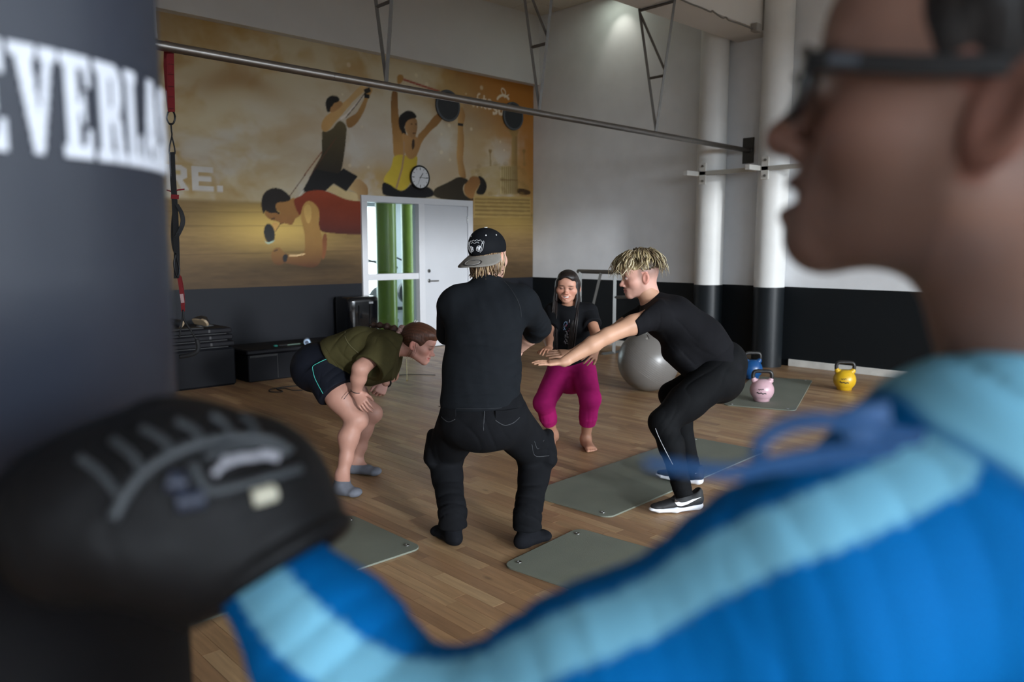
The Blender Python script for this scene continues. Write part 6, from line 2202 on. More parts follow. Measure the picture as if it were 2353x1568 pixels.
for sx in (-1, 1):
    for k in range(46):
        v = k / 45.0
        y0 = 0.086 - 0.10 * v
        p = [(sx * 0.003 - 0.004, y0 - 0.006, 0.118 - 0.16 * max(0, y0 - 0.03) ** 1 - 0.002), (sx * 0.030, y0 + 0.006 - 0.004 * v, 0.104 - 0.30 * max(0, y0 - 0.02)),
             (sx * 0.060, 0.066 - 0.075 * v, 0.066 - 0.004 * v), (sx * 0.078, 0.044 - 0.05 * v, 0.015), (sx * 0.085, 0.034 - 0.035 * v, -0.05), (sx * 0.084, 0.040 - 0.03 * v, -0.11)]
        pw = smooth_path([LC(z_) for z_ in p], 15)
        pth.append(pw)
        rad.append(np.full(len(pw), 0.0048))
        cl.append(to_lin((30, 24, 23)) * rs.uniform(0.6, 1.4))
tubes('crown_strands', pth, rad, cl, m_hair, hairC, 5, (1.0, 0.7))
# ------------------------------------------------------------------ blond man squatting in profile, arms stretched out
SKD_ = (192, 148, 122)
pel = q(1648, 850, 4.40)
hN, hF = q(1640, 872, 4.28), q(1650, 862, 4.52)
kN, kF = q(1522, 972, 4.19), q(1543, 908, 4.62)
aN, aF = q(1566, 1118, 4.13), q(1588, 1072, 4.66)
sN, sF = q(1512, 722, 4.22), q(1490, 722, 4.54)
eN, wN = q(1396, 772, 4.13), q(1296, 832, 4.09)
eF, wF = q(1385, 778, 4.46), q(1318, 812, 4.40)
nk = q(1500, 695, 4.38)
B = SDF()
B.ec(pel, q(1600, 790, 4.39), FW, (0.15, 0.11), (0.13, 0.105), k=0.05).ec(q(1600, 790, 4.39), q(1540, 730, 4.38), FW, (0.13, 0.105), (0.16, 0.12), k=0.05)
B.rc(sN, sF, 0.062, k=0.05).rc(q(1522, 712, 4.38), nk, 0.06, 0.056, k=0.04).rc(nk, q(1482, 665, 4.38), 0.056, 0.055, k=0.03)
for h_, k_, a_ in ((hN, kN, aN), (hF, kF, aF)):
    B.rc(h_, k_, 0.085, 0.058, k=0.03).rc(k_, a_, 0.054, 0.036, k=0.03)
for s_, e_, w_ in ((sN, eN, wN), (sF, eF, wF)):
    B.rc(s_, s_ + (e_ - s_) * 0.5, 0.050, 0.050, k=0.03).rc(s_ + (e_ - s_) * 0.5, e_, 0.050, 0.042, k=0.03)
    m_ = e_ + (w_ - e_) * 0.35
    B.rc(e_, m_, 0.041, 0.043, k=0.02).rc(m_, w_, 0.043, 0.028, k=0.02)
H1, H2 = SDF(), SDF()
hand(H1, wN, nrm(q(1236, 837, 4.09) - wN), nrm(Z_ - FW * 0.15), 1, (-0.12, 0.10, 0.05), 1.0, 0.02, 0.5)
hand(H2, wF, nrm(q(1256, 814, 4.36) - wF), nrm(Z_ - FW * 0.55), -1, (0.0, 0.10, 0.05), 1.0, 0.04, 0.9)
H1.rc(wN + (eN - wN) * 0.25, wN, 0.034, 0.027, k=0.012)
H2.rc(wF + (eF - wF) * 0.25, wF, 0.034, 0.027, k=0.012)
hD = q(1470, 634, 4.38)
hMD = frame(nrm(-RT * 0.985 - Z_ * 0.14 - FH * 0.06), nrm(Z_ * 0.99 - RT * 0.14))
Hd = head_sdf(False, wide=0.98, nose=1.05)
SC = 1.0
stub = ((120, 96, 88), lambda V: 0.75 * ss(-0.06, 0.03, V[:, 2]) * ss(0.035, 0.01, V[:, 1]) * (1 - ((np.abs(V[:, 0]) > 0.073) & (np.abs(V[:, 1] + 0.014) < 0.026) & (np.abs(V[:, 2] + 0.014) < 0.036))))
bl = sdf_obj('person', [(B, 0.0065, skin(SKD_, 6)), (H1, 0.003, skin(SKD_, 6)), (H2, 0.003, skin(SKD_, 6)),
                        (Hd, 0.003, face_col((204, 156, 140), (190, 120, 112), (150, 122, 90), shave=stub), (hD, hMD, SC))], m_skin)
tag(bl, 'person with bleached blond hair in black sportswear squatting sideways, arms stretched forward', 'person')
LD = lambda p: hD + hMD @ (np.asarray(p, float) * SC)

m_b1 = cloth('black_sport_tee', rgb(21, 21, 24), 0.85)
T = SDF()
T.ec(q(1655, 842, 4.40), q(1605, 785, 4.39), FW, (0.180, 0.135), (0.172, 0.142), k=0.05)
T.ec(q(1605, 785, 4.39), q(1545, 735, 4.38), FW, (0.172, 0.142), (0.185, 0.140), k=0.05)
T.rc(q(1515, 725, 4.24), q(1500, 725, 4.52), 0.088, k=0.06)
T.rc(q(1528, 712, 4.38), q(1500, 694, 4.38), 0.078, 0.066, k=0.04)
T.fc(sN + (sN - eN) * 0.1, q(1452, 748, 4.175), 0.070, 0.066, k=0.035)
T.fc(sF, sF + (eF - sF) * 0.5, 0.068, 0.066, k=0.035)
T.ec(q(1548, 812, 4.38), q(1600, 858, 4.39), FW, (0.14, 0.06), (0.15, 0.06), k=0.06)
T.cut(q(1493, 687, 4.38), nrm(-RT * 0.62 + Z_ * 0.78), 0.006)
T.cut(q(1660, 880, 4.40), nrm(RT * 0.55 - Z_ * 0.84), 0.006)
T.disp = folds([(q(1590, 850, 4.22), 0.13, nrm(Z_ + RT * 0.5), 0.05, 0.008), (q(1650, 830, 4.22), 0.12, nrm(Z_ - RT * 0.25), 0.055, 0.007), (q(1560, 770, 4.22), 0.13, nrm(Z_ + RT * 0.3), 0.08, 0.004),
                (q(1500, 745, 4.16), 0.08, nrm(eN - sN), 0.04, 0.005)], 0.0016, 41)
tee = sdf_obj('t_shirt', [(T, 0.0055)], m_b1, bl)
MB().tube(bez([T.hit(x_, y_, 3.9, 4.6, 0.001) for x_, y_ in ((1484, 765), (1488, 772), (1491, 779))], 10), 0.0025, 5).build('chest_print', mat('grey_print', rgb(130, 130, 130), 0.8, noise=0.1), tee, smooth=True)

m_b2 = cloth('black_jogger_cloth', rgb(14, 15, 17), 0.75)
G = SDF()
G.ec(q(1660, 835, 4.40), q(1650, 868, 4.40), FW, (0.172, 0.135), (0.182, 0.148), k=0.04)
G.rc(hN, hN + (kN - hN) * 0.55, 0.118, 0.096, k=0.05).rc(hN + (kN - hN) * 0.55, kN, 0.096, 0.074, k=0.04)
G.rc(hF, kF, 0.115, 0.074, k=0.05)
for k_, a_ in ((kN, aN), (kF, aF)):
    c_ = k_ + (a_ - k_) * 0.35 + RT * 0.012
    G.rc(k_, c_, 0.068, 0.066, k=0.03).rc(c_, a_, 0.066, 0.046, k=0.03).fc(a_ + (k_ - a_) * 0.1, a_ + (a_ - k_) * 0.16, 0.048, 0.046, k=0.02)
ax = nrm(aN - kN)
G.disp = folds([(aN + Z_ * 0.02, 0.07, ax, 0.022, 0.007), (aF + Z_ * 0.02, 0.07, ax, 0.022, 0.007), (kN + RT * 0.06, 0.10, nrm(ax + RT), 0.04, 0.007), (q(1610, 880, 4.2), 0.14, nrm(RT - Z_ * 0.6), 0.05, 0.008),
                (kN + (aN - kN) * 0.5, 0.12, ax + RT * 0.4, 0.05, 0.004)], 0.0016, 47)
jog = sdf_obj('joggers', [(G, 0.0055)], m_b2, bl)
MB().tube(bez([G.hit(x_, y_, 3.9, 4.5, 0.001) for x_, y_ in ((1506, 985), (1514, 1005), (1526, 1030), (1538, 1053), (1546, 1068))], 24), 0.0022, 6).build('reflective_piping', mat('reflective_grey', rgb(176, 178, 182), 0.4, noise=0.03), jog, smooth=True)


# running shoes
def runner(heel, toe, side, sc=1.0):
    """side: direction of the outer face carrying the swoosh"""
    h, t_ = np.array(heel), np.array(toe)
    d = nrm(t_ - h)
    s = nrm(np.cross(Z_, d))
    L = np.linalg.norm(t_ - h)
    e = bpy.data.objects.new('running_shoe', None)
    col.objects.link(e)
    e.parent = bl
    pt = lambda a, b, c: h + d * a * L + s * b + Z_ * c
    So = SDF()
    So.ec(pt(0.10, 0, 0.022), pt(0.55, 0.002, 0.018), s, (0.034, 0.022), (0.040, 0.018), k=0.02)
    So.ec(pt(0.55, 0.002, 0.018), pt(0.88, 0.0, 0.020), s, (0.042, 0.018), (0.034, 0.015), k=0.02)
    So.el(pt(0.04, 0, 0.026), (0.022, 0.030, 0.020), np.array([d, s, Z_]), k=0.02)
    So.el(pt(0.95, 0, 0.026), (0.03, 0.026, 0.012), np.array([d, s, Z_]), k=0.02)
    So.cut((0, 0, 0.001 + heel[2]), -Z_, 0.004)
    sdf_obj('midsole', [(So, 0.0035)], mat('white_foam', rgb(226, 228, 234), 0.5, noise=0.03), e)
    Uo = SDF()
    Uo.ec(pt(0.08, 0, 0.055), pt(0.40, 0, 0.055), s, (0.034, 0.036), (0.036, 0.044), k=0.03)
    Uo.rc(pt(0.10, 0, 0.075), pt(0.07, 0, 0.100), 0.030, 0.026, k=0.03)
    Uo.rc(pt(0.40, 0, 0.072), pt(0.34, 0, 0.118), 0.026, 0.018, k=0.03)
    Uo.ec(pt(0.40, 0, 0.052), pt(0.80, 0, 0.040), s, (0.037, 0.040), (0.036, 0.020), k=0.03)
    Uo.el(pt(0.90, 0, 0.038), (0.034, 0.031, 0.017), np.array([d, s, Z_]), k=0.02)
    Uo.el(pt(0.20, 0, 0.125), (0.045, 0.028, 0.03), np.array([d, s, Z_]), k=0.01, mode='s')
    Uo.cut((0, 0, 0.030 + heel[2]), -Z_, 0.004)
    sdf_obj('upper', [(Uo, 0.0035)], mat('black_mesh_upper', rgb(24, 25, 27), 0.7, noise=0.2, nscale=300), e)
    return e, pt, d, s, Uo, L


def on_side(U, pt, s, a, c, sgn):
    lo_, hi_ = 0.0, 0.08
    ts = np.linspace(0.09, 0.0, 60)
    D = U.eval(np.array([pt(a, sgn * t_, c) for t_ in ts]))
    i = int(np.argmax(D < 0))
    return pt(a, sgn * (ts[max(i - 1, 0)] + 0.001), c)


for (he, to, near) in ((on_z(1610, 1170), on_z(1497, 1181), True), (on_z(1612, 1115, 0.01), on_z(1512, 1099, 0.01), False)):
    e, pt, d, s, Uo, L = runner(he, to, -FW)
    sgn = 1 if (s @ -FW) > 0 else -1
    sw = [(0.60, 0.086), (0.595, 0.062), (0.55, 0.046), (0.48, 0.042), (0.37, 0.049), (0.24, 0.060), (0.06, 0.080), (0.24, 0.071), (0.37, 0.065), (0.47, 0.062), (0.53, 0.066), (0.57, 0.076)]
    pts = [on_side(Uo, pt, s, a, c, sgn) for a, c in sw]
    # strip between the lower and upper edge
    low, upn = pts[:7], [pts[0]] + pts[:6:-1][:5] + [pts[6]]
    V, F = [], []
    for a_, b_ in zip(low, upn):
        V += [a_, b_]
    for k in range(len(low) - 1):
        F.append((2 * k, 2 * k + 2, 2 * k + 3, 2 * k + 1))
    o_ = MB().add(V, F).build('swoosh', mat('white_vinyl', rgb(226, 228, 232), 0.5, noise=0.02), e)
    sol = o_.modifiers.new('thick', 'SOLIDIFY')
    sol.thickness = 0.002
    sol.offset = 0
    lc = MB()
    for k in range(4):
        a_, z_ = 0.44 + 0.07 * k, 0.098 - 0.010 * k
        lc.tube(bez([pt(a_, -0.022, z_ - 0.012), pt(a_ + 0.01, 0, z_), pt(a_, 0.022, z_ - 0.012)], 8), 0.0028, 6)
    lc.tube(bez([pt(0.42, 0, 0.105), pt(0.50, sgn * 0.012, 0.128), pt(0.58, sgn * 0.03, 0.112), pt(0.52, sgn * 0.03, 0.095)], 14), 0.0025, 6)
    lc.build('laces', m_ink, e, smooth=True)
    MB().ribbon([pt(0.372, 0, 0.133), pt(0.41, 0, 0.105)], s, 0.026, 0.004).build('tongue_label', mat('grey_label', rgb(150, 152, 156), 0.6, noise=0.3, nscale=250), e)

# hair: long bleached top over shaved sides
rs = np.random.default_rng(17)
Hr = SDF()
Hr.el((0, -0.014, 0.060), (0.082, 0.104, 0.074), k=0.02)
Hr.el((0, 0.045, 0.075), (0.064, 0.062, 0.046), k=0.03)
Hr.cut((0, 0, 0.030), (0, 0.22, -1), 0.01)
Hr.disp = lambda p: 0.005 * np.sin(p[:, 0] * 90 + 3 * np.sin(p[:, 1] * 60)) * np.sin(p[:, 1] * 110 + 2 * np.sin(p[:, 2] * 80))


def roots(V):
    n_ = fbm(V[:, 0] * 70, V[:, 1] * 70 + V[:, 2] * 50, 9, 3)
    t_ = np.clip(ss(-0.06, 0.06, V[:, 1]) * 0.8 + (n_ - 0.45) * 1.6, 0, 1)
    return mixc(np.broadcast_to(to_lin((70, 58, 46)), V.shape), np.broadcast_to(to_lin((176, 158, 118)), V.shape), t_)


hair = sdf_obj('hair', [(Hr, 0.004, roots, (hD, hMD, SC))], m_hair, bl)
pth, rad, cl = [], [], []
blond = [(206, 192, 154), (184, 166, 124), (160, 142, 104), (220, 208, 176), (124, 106, 78)]
dark = [(78, 64, 50), (96, 80, 60), (150, 134, 100), (190, 176, 140)]
for k in range(620):
    u, v = rs.uniform(-1, 1), rs.uniform(-1, 1)
    x_, y_ = 0.070 * u, -0.012 + 0.095 * v
    rr = 1 - (x_ / 0.079) ** 2 - ((y_ + 0.012) / 0.101) ** 2
    if rr < 0.0:
        continue
    z_ = 0.052 + 0.082 * math.sqrt(rr)
    root = np.array([x_, y_, z_])
    front = y_ > 0.005
    sidew = np.sign(x_) if abs(x_) > 0.015 else rs.choice([-1, 1])
    if front:
        L = rs.uniform(0.07, 0.115)
        dr = np.array([0.55 * sidew * rs.uniform(0.1, 1.5), 0.75, -0.1])
        drop = rs.uniform(0.03, 0.075)
    elif y_ > -0.05:
        L = rs.uniform(0.055, 0.085)
        dr = np.array([0.8 * sidew, 0.25 * rs.normal() + 0.2, -0.1])
        drop = rs.uniform(0.03, 0.06)
    else:
        L = rs.uniform(0.05, 0.08)
        dr = np.array([0.6 * sidew + 0.25 * rs.normal(), -0.55, -0.1])
        drop = rs.uniform(0.035, 0.080)
    dr = nrm(dr)
    lift = 0.016 + 0.012 * rs.random()
    p1 = root + dr * L * 0.35 + (0, 0, lift)
    p2 = root + dr * L * 0.72 + (rs.normal() * 0.008, rs.normal() * 0.008, lift * 0.3 - drop * 0.3)
    p3 = root + dr * L * 0.85 + (rs.normal() * 0.012, rs.normal() * 0.010, -drop)
    cu = rs.uniform(0.006, 0.016)
    cd_ = nrm(rs.normal(size=3))
    p2 = p2 + cd_ * cu
    p3 = p3 - cd_ * cu * 1.3
    pw = smooth_path([LD(z2) for z2 in (root - (0, 0, 0.008), p1, p2, p3)], 9)
    pth.append(pw)
    r0 = rs.uniform(0.0038, 0.0068)
    rad.append(r0 * np.array([0.8, 1, 1, 1, 0.95, 0.85, 0.7, 0.5, 0.28, 0.12])[:len(pw)] if len(pw) <= 10 else np.linspace(r0, r0 * 0.1, len(pw)))
    c0 = to_lin((86, 72, 56))
    c1 = to_lin(blond[rs.integers(len(blond))] if (front or rs.random() < 0.35) else dark[rs.integers(len(dark))])
    tt = np.clip(np.linspace(-0.25, 1.3, len(pw)), 0, 1)[:, None]
    cl.append(c0 * (1 - tt) + c1 * tt)
tubes('locks', pth, rad, cl, m_hair, hair, 5, (1.0, 0.55))
# ------------------------------------------------------------------ punch bag
bu = nrm((P(389, 570, 1) - EYE) * [1, 1, 0])
bl_ = np.array([-bu[1], bu[0], 0])
BR, BD = 0.200, 0.90
bc = bu * math.sqrt(BD ** 2 - BR ** 2) + bl_ * BR
bag = thing('punch_bag', (bc[0], bc[1], 0.30), 'big dark punch bag with white lettering hanging at the left edge', 'punch bag')
m_bag = mat('dark_vinyl', rgb(38, 43, 55), 0.5, noise=0.14, nscale=5, bump=0.35, bscale=14, spec=0.4)
prof = [(BR - 0.03, 0.30), (BR - 0.008, 0.315), (BR, 0.34), (BR, 2.10), (BR - 0.008, 2.12), (BR - 0.03, 2.13)]
MB().lathe((bc[0], bc[1], 0), [(BR, 1.19), (BR, 1.4), (BR, 1.8), (BR, 2.10), (BR - 0.008, 2.12), (BR - 0.03, 2.13)], 96).build('bag_shell', m_bag, bag, smooth=True)
m_bag2 = mat('shaded_vinyl', rgb(17, 16, 18), 0.55, noise=0.14, nscale=5, bump=0.3, bscale=14, spec=0.15)  # near-black copy of the bag vinyl: shade on its lower part put into colour
MB().lathe((bc[0], bc[1], 0), [(BR - 0.03, 0.30), (BR - 0.008, 0.315), (BR + 0.001, 0.34), (BR + 0.001, 1.195)], 96).build('shaded_lower_part', m_bag2, bag, smooth=True)
for zz in (0.52, 1.93):
    MB().lathe((bc[0], bc[1], 0), [(BR, zz), (BR + 0.003, zz + 0.002), (BR + 0.003, zz + 0.05), (BR, zz + 0.052)], 96).build('stitched_band', m_bag, bag, smooth=True)
for k in range(4):
    a = math.pi / 4 + k * math.pi / 2
    r0 = np.array([bc[0] + (BR - 0.01) * math.cos(a), bc[1] + (BR - 0.01) * math.sin(a), 2.11])
    MB().ribbon([r0, np.array([bc[0], bc[1], 2.45])], np.array([-math.sin(a), math.cos(a), 0]), 0.04, 0.005).build('hanging_strap', m_blk, bag)
ch = MB()
for k in range(int((ZC - 2.45) / 0.05)):
    c_ = np.array([bc[0], bc[1], 2.47 + 0.05 * k])
    d_ = X_ if k % 2 else Y_
    ch.tube([c_ + 0.014 * math.cos(a) * d_ + 0.032 * math.sin(a) * Z_ for a in np.linspace(0, 2 * math.pi, 13)[:-1]], 0.005, 6, closed=True)
co = ch.build('chain', m_steel, bag, smooth=True)
co['kind'] = 'stuff'

# slab-serif letters bent round the bag
w_ = 0.30
GL = {
    'E': [[(0, 0), (0.92, 0), (0.92, 0.30), (0.78, 0.30), (0.70, 0.13), (0.50, 0.13), (0.50, 0.44), (0.60, 0.44), (0.62, 0.36), (0.74, 0.36), (0.74, 0.64), (0.62, 0.64), (0.60, 0.56), (0.50, 0.56), (0.50, 0.87), (0.70, 0.87), (0.78, 0.70), (0.92, 0.70), (0.92, 1), (0, 1), (0, 0.88), (0.12, 0.87), (0.12, 0.13), (0, 0.12)]],
    'V': [[(0.40, 0), (0.62, 0), (0.90, 0.88), (1.02, 0.89), (1.02, 1), (0.60, 1), (0.60, 0.89), (0.70, 0.88), (0.57, 0.36), (0.44, 0.88), (0.54, 0.89), (0.54, 1), (-0.02, 1), (-0.02, 0.89), (0.10, 0.88)]],
    'R': [[(0, 0), (0.58, 0), (0.58, 0.11), (0.47, 0.12), (0.47, 0.42), (0.53, 0.42), (0.62, 0.36), (0.66, 0.0), (1.0, 0.0), (1.0, 0.11), (0.92, 0.13), (0.89, 0.40), (0.80, 0.50), (0.90, 0.58), (0.92, 0.82), (0.84, 0.95), (0.68, 1), (0, 1), (0, 0.89), (0.11, 0.88), (0.11, 0.12), (0, 0.11)]],
    'L': [[(0, 0), (0.92, 0), (0.92, 0.36), (0.77, 0.36), (0.70, 0.13), (0.50, 0.13), (0.50, 0.88), (0.62, 0.89), (0.62, 1), (0, 1), (0, 0.89), (0.12, 0.88), (0.12, 0.12), (0, 0.11)]],
    'A': [[(-0.02, 0), (0.40, 0), (0.40, 0.11), (0.31, 0.12), (0.34, 0.24), (0.56, 0.24), (0.58, 0.12), (0.50, 0.11), (0.50, 0), (1.04, 0), (1.04, 0.11), (0.95, 0.12), (0.70, 1), (0.34, 1), (0.08, 0.12), (-0.02, 0.11)]],
    'S': [[(0.05, 0.0), (0.17, 0.0), (0.22, 0.05), (0.40, 0.0), (0.68, 0.02), (0.88, 0.14), (0.92, 0.32), (0.80, 0.50), (0.46, 0.66), (0.40, 0.76), (0.50, 0.87), (0.66, 0.84), (0.76, 0.68), (0.88, 0.68), (0.88, 1.0), (0.77, 1.0), (0.71, 0.96), (0.52, 1.0), (0.28, 0.98), (0.10, 0.86), (0.06, 0.68), (0.20, 0.50), (0.50, 0.36), (0.57, 0.24), (0.48, 0.13), (0.30, 0.16), (0.18, 0.33), (0.05, 0.33)]],
    'T': [[(0.22, 0), (0.78, 0), (0.78, 0.11), (0.69, 0.12), (0.69, 0.87), (0.80, 0.86), (0.88, 0.66), (1.0, 0.66), (1.0, 1), (0, 1), (0, 0.66), (0.12, 0.66), (0.20, 0.86), (0.31, 0.87), (0.31, 0.12), (0.22, 0.11)]]}
HOLE = {'R': [(0.47, 0.56), (0.56, 0.58), (0.58, 0.72), (0.56, 0.84), (0.47, 0.86)], 'A': [(0.39, 0.38), (0.53, 0.38), (0.46, 0.68)]}
m_let = mat('white_print', rgb(222, 226, 236), 0.55, noise=0.05, nscale=60)
LZ0, LZ1 = 1.492, 1.574
spans = (('E', -90.5, -81.5), ('V', -80.8, -71.3), ('E', -70.3, -62.3), ('R', -61.5, -52.3), ('L', -51.5, -44.2), ('A', -43.6, -33.5), ('S', -32.5, -24.5), ('T', -23.5, -15))


def bend(a, b, th0, th1, r_):
    th = math.radians(th0 + (th1 - th0) * a)
    return (bc[0] + r_ * math.cos(th), bc[1] + r_ * math.sin(th), LZ0 + (LZ1 - LZ0) * b)


import bmesh
for chx, t0, t1 in spans:
    # rasterised outline keeps the sheet on the curved surface
    nx, nz = 26, 40
    pl = GL[chx][0]
    V, F, ids = [], [], {}

    def inside(a, b):
        r_ = in_poly(a, b, pl)
        if r_ and chx in HOLE:
            r_ = not in_poly(a, b, HOLE[chx])
        return r_

    for i in range(-1, nx + 2):
        for j in range(nz):
            a, b = (i + 0.5) / nx, (j + 0.5) / nz
            if inside(a, b):
                f = []
                for (ii, jj) in ((i, j), (i + 1, j), (i + 1, j + 1), (i, j + 1)):
                    if (ii, jj) not in ids:
                        ids[(ii, jj)] = len(V)
                        V.append(bend(ii / nx, jj / nz, t0, t1, BR + 0.0012))
                    f.append(ids[(ii, jj)])
                F.append(tuple(f))
    o_ = MB().add(V, F).build('letter', m_let, bag, smooth=True)
    so = o_.modifiers.new('thick', 'SOLIDIFY')
    so.thickness = 0.0015
    so.offset = 0

# ------------------------------------------------------------------ boxer in the blue jacket, close to the lens
SKE = (134, 102, 89)
d0 = 0.475
_yaw, _pit = 0.483, 0.20
_f = -RT * math.cos(_yaw) + FH * math.sin(_yaw)
hMX = np.stack([np.cross(_f, Z_), _f, Z_], 1) @ np.array([[1, 0, 0], [0, math.cos(_pit), -math.sin(_pit)], [0, math.sin(_pit), math.cos(_pit)]])
bX = frame(-RT, Z_)
hE = P(2236, 246, 0.497)
LE = lambda p: hE + hMX @ np.asarray(p, float)
Sp, El, Wr = P(2235, 1180, 0.500), P(1000, 1765, 0.510), P(632, 1330, 0.600)
tors0, tors1 = P(2560, 1500, 0.56), P(2420, 2500, 0.56)
nkE = hMX.T @ (P(2440, 1050, 0.555) - hE)
Hd = head_sdf(False, openm=0.9, wide=1.0, nose=1.12, neck=tuple(nkE))
B = SDF()
B.ec(P(2480, 1150, 0.56), P(2480, 2500, 0.58), FW, (0.17, 0.11), (0.14, 0.11), k=0.05)
B.rc(Sp, P(1800, 1390, 0.480), 0.050, 0.048, k=0.03).rc(P(1800, 1390, 0.480), P(1405, 1610, 0.492), 0.048, 0.045, k=0.03).rc(P(1405, 1610, 0.492), El, 0.045, 0.042, k=0.03).rc(El, Wr, 0.042, 0.030, k=0.02)
SpF = P(2300, 1215, 0.80)
B.rc(Sp, SpF, 0.055, k=0.05)
ElF, WrF = P(1850, 2150, 0.92), P(1450, 1900, 0.85)
B.rc(SpF, ElF, 0.05, 0.042, k=0.03).rc(ElF, WrF, 0.042, 0.03, k=0.02)
hipC = np.array([P(2480, 2500, 0.58)[0], P(2480, 2500, 0.58)[1], 0.86])
LT = [hipC + bX[:, 0] * s_ * 0.09 for s_ in (1, -1)]
B.ec(P(2480, 2500, 0.58), hipC, FW, (0.14, 0.11), (0.15, 0.12), k=0.05)
hn = []
for s_, h_ in zip((1, -1), LT):
    st = bX[:, 1] * (0.16 * -s_)
    kn = h_ + st * 0.6 - Z_ * 0.41 + bX[:, 1] * 0.03
    an = np.array([h_[0] + st[0], h_[1] + st[1], 0.075])
    B.rc(h_, kn, 0.085, 0.058, k=0.03).rc(kn, an, 0.056, 0.038, k=0.02)
    foot(B, an, an - bX[:, 1] * 0.05, an + bX[:, 1] * 0.20, 1.1)
    hn.append((h_, kn, an))
stE = ((88, 68, 60), lambda V: 0.35 * ss(-0.02, -0.075, V[:, 2]) * (V[:, 1] > 0.0) + 0.5 * ss(0.02, -0.03, V[:, 1]) * ss(-0.06, 0.02, V[:, 2]))
box = sdf_obj('person', [(B, 0.008, skin(SKE, 8)), (Hd, 0.003, face_col(SKE, (118, 76, 70), (40, 32, 30), shave=stE), (hE, hMX, 1.0))], m_skin)
tag(box, 'person in bright blue jacket and glasses boxing in the near foreground, blurred', 'person')
MB().ribbon(bez([LE((-0.014, 0.086, -0.0672)), LE((0, 0.0905, -0.0680)), LE((0.014, 0.086, -0.0672))], 10), Z_, 0.006, 0.003).build('teeth', MATS['teeth'], box)

# hair
Hr = SDF()
Hr.el((0, -0.020, 0.046), (0.082, 0.106, 0.094), k=0.01)
Hr.el((0, 0.095, 0.000), (0.12, 0.068, 0.082), k=0.012, mode='s')
Hr.el((0, 0.082, -0.045), (0.12, 0.085, 0.085), k=0.015, mode='s')
Hr.el((0, -0.02, -0.09), (0.12, 0.11, 0.075), k=0.015, mode='s')
Hr.disp = lambda p: 0.002 * np.sin(p[:, 0] * 260 + 2 * np.sin(p[:, 2] * 60)) * np.sin(p[:, 1] * 180)
sdf_obj('hair', [(Hr, 0.004, lambda V: to_lin((24, 21, 21)) * (0.8 + 0.5 * fbm(V[:, 1] * 60, V[:, 2] * 60, 4, 3))[:, None], (hE, hMX, 1.0))], m_hair, box)

# glasses
gl_ = bpy.data.objects.new('glasses', None)
col.objects.link(gl_)
gl_.parent = box
m_gf = mat('black_acetate', rgb(22, 25, 29), 0.28, spec=0.6, noise=0.05)
for s_ in (-1, 1):
    rim = [LE((s_ * (0.034 + 0.027 * math.copysign(abs(math.cos(a)) ** 0.6, math.cos(a))), 0.105 - 0.010 * abs(math.cos(a)) * (math.cos(a) > 0), -0.004 + 0.021 * math.copysign(abs(math.sin(a)) ** 0.65, math.sin(a)))) for a in np.linspace(0, 2 * math.pi, 41)[:-1]]
    MB().tube(rim, 0.0032, 8, closed=True).build('rim', m_gf, gl_, smooth=True)
    V = [LE((s_ * 0.034, 0.105, -0.004))] + rim
    MB().add(V, [(0, k + 1, (k + 1) % 40 + 1) for k in range(40)]).build('lens', glass, gl_, smooth=True)
    MB().ribbon(bez([LE((s_ * 0.060, 0.098, 0.006)), LE((s_ * 0.070, 0.088, 0.006)), LE((s_ * 0.079, 0.03, 0.007)), LE((s_ * 0.081, -0.02, 0.010)), LE((s_ * 0.082, -0.045, -0.006))], 24), hMX[:, 2], 0.0125, 0.0045).build('temple_arm', m_gf, gl_, bevel=0.001)
    MB().ribbon([LE((s_ * 0.0745, 0.082, 0.0065)), LE((s_ * 0.0775, 0.066, 0.0065))], hMX[:, 2], 0.006, 0.0052).build('emblem_plate', mat('grey_emblem', rgb(96, 102, 112), 0.35, 0.5, noise=0.05), gl_)
MB().tube(bez([LE((-0.008, 0.108, 0.004)), LE((0, 0.112, 0.007)), LE((0.008, 0.108, 0.004))], 8), 0.003, 8).build('bridge', m_gf, gl_, smooth=True)

# jacket
JB, JL = to_lin((0, 105, 177)), to_lin((132, 202, 232))
m_jk = mat('jacket_tricot', (1, 1, 1, 1), 0.75, attr=True, bump=0.15, bscale=500, spec=0.08)
Jk = SDF()
Jk.ec(P(2490, 1180, 0.585), P(2490, 2250, 0.60), FW, (0.215, 0.145), (0.19, 0.15), k=0.06)
Jk.rc(P(2280, 1185, 0.510), SpF, 0.085, k=0.06)
Jk.rc(P(2440, 1100, 0.56), P(2290, 1180, 0.51), 0.075, 0.080, k=0.05)
Jk.rc(P(2450, 1080, 0.56), P(2440, 960, 0.55), 0.075, 0.066, k=0.03)
Jk.rc(P(2500, 1050, 0.60), P(2560, 1120, 0.60), 0.09, k=0.05)
A1, A2 = P(1850, 1400, 0.480), P(1405, 1603, 0.490)
Jk.rc(Sp, A1, 0.088, 0.072, k=0.05).rc(A1, A2, 0.072, 0.062, k=0.05).rc(A2, El, 0.063, 0.060, k=0.04).rc(El, El + (Wr - El) * 0.6, 0.056, 0.050, k=0.03).rc(El + (Wr - El) * 0.6, Wr, 0.050, 0.043, k=0.03)
Jk.rc(SpF, ElF, 0.075, 0.062, k=0.05).rc(ElF, WrF, 0.060, 0.045, k=0.03)
axU, axF = nrm(El - Sp), nrm(Wr - El)
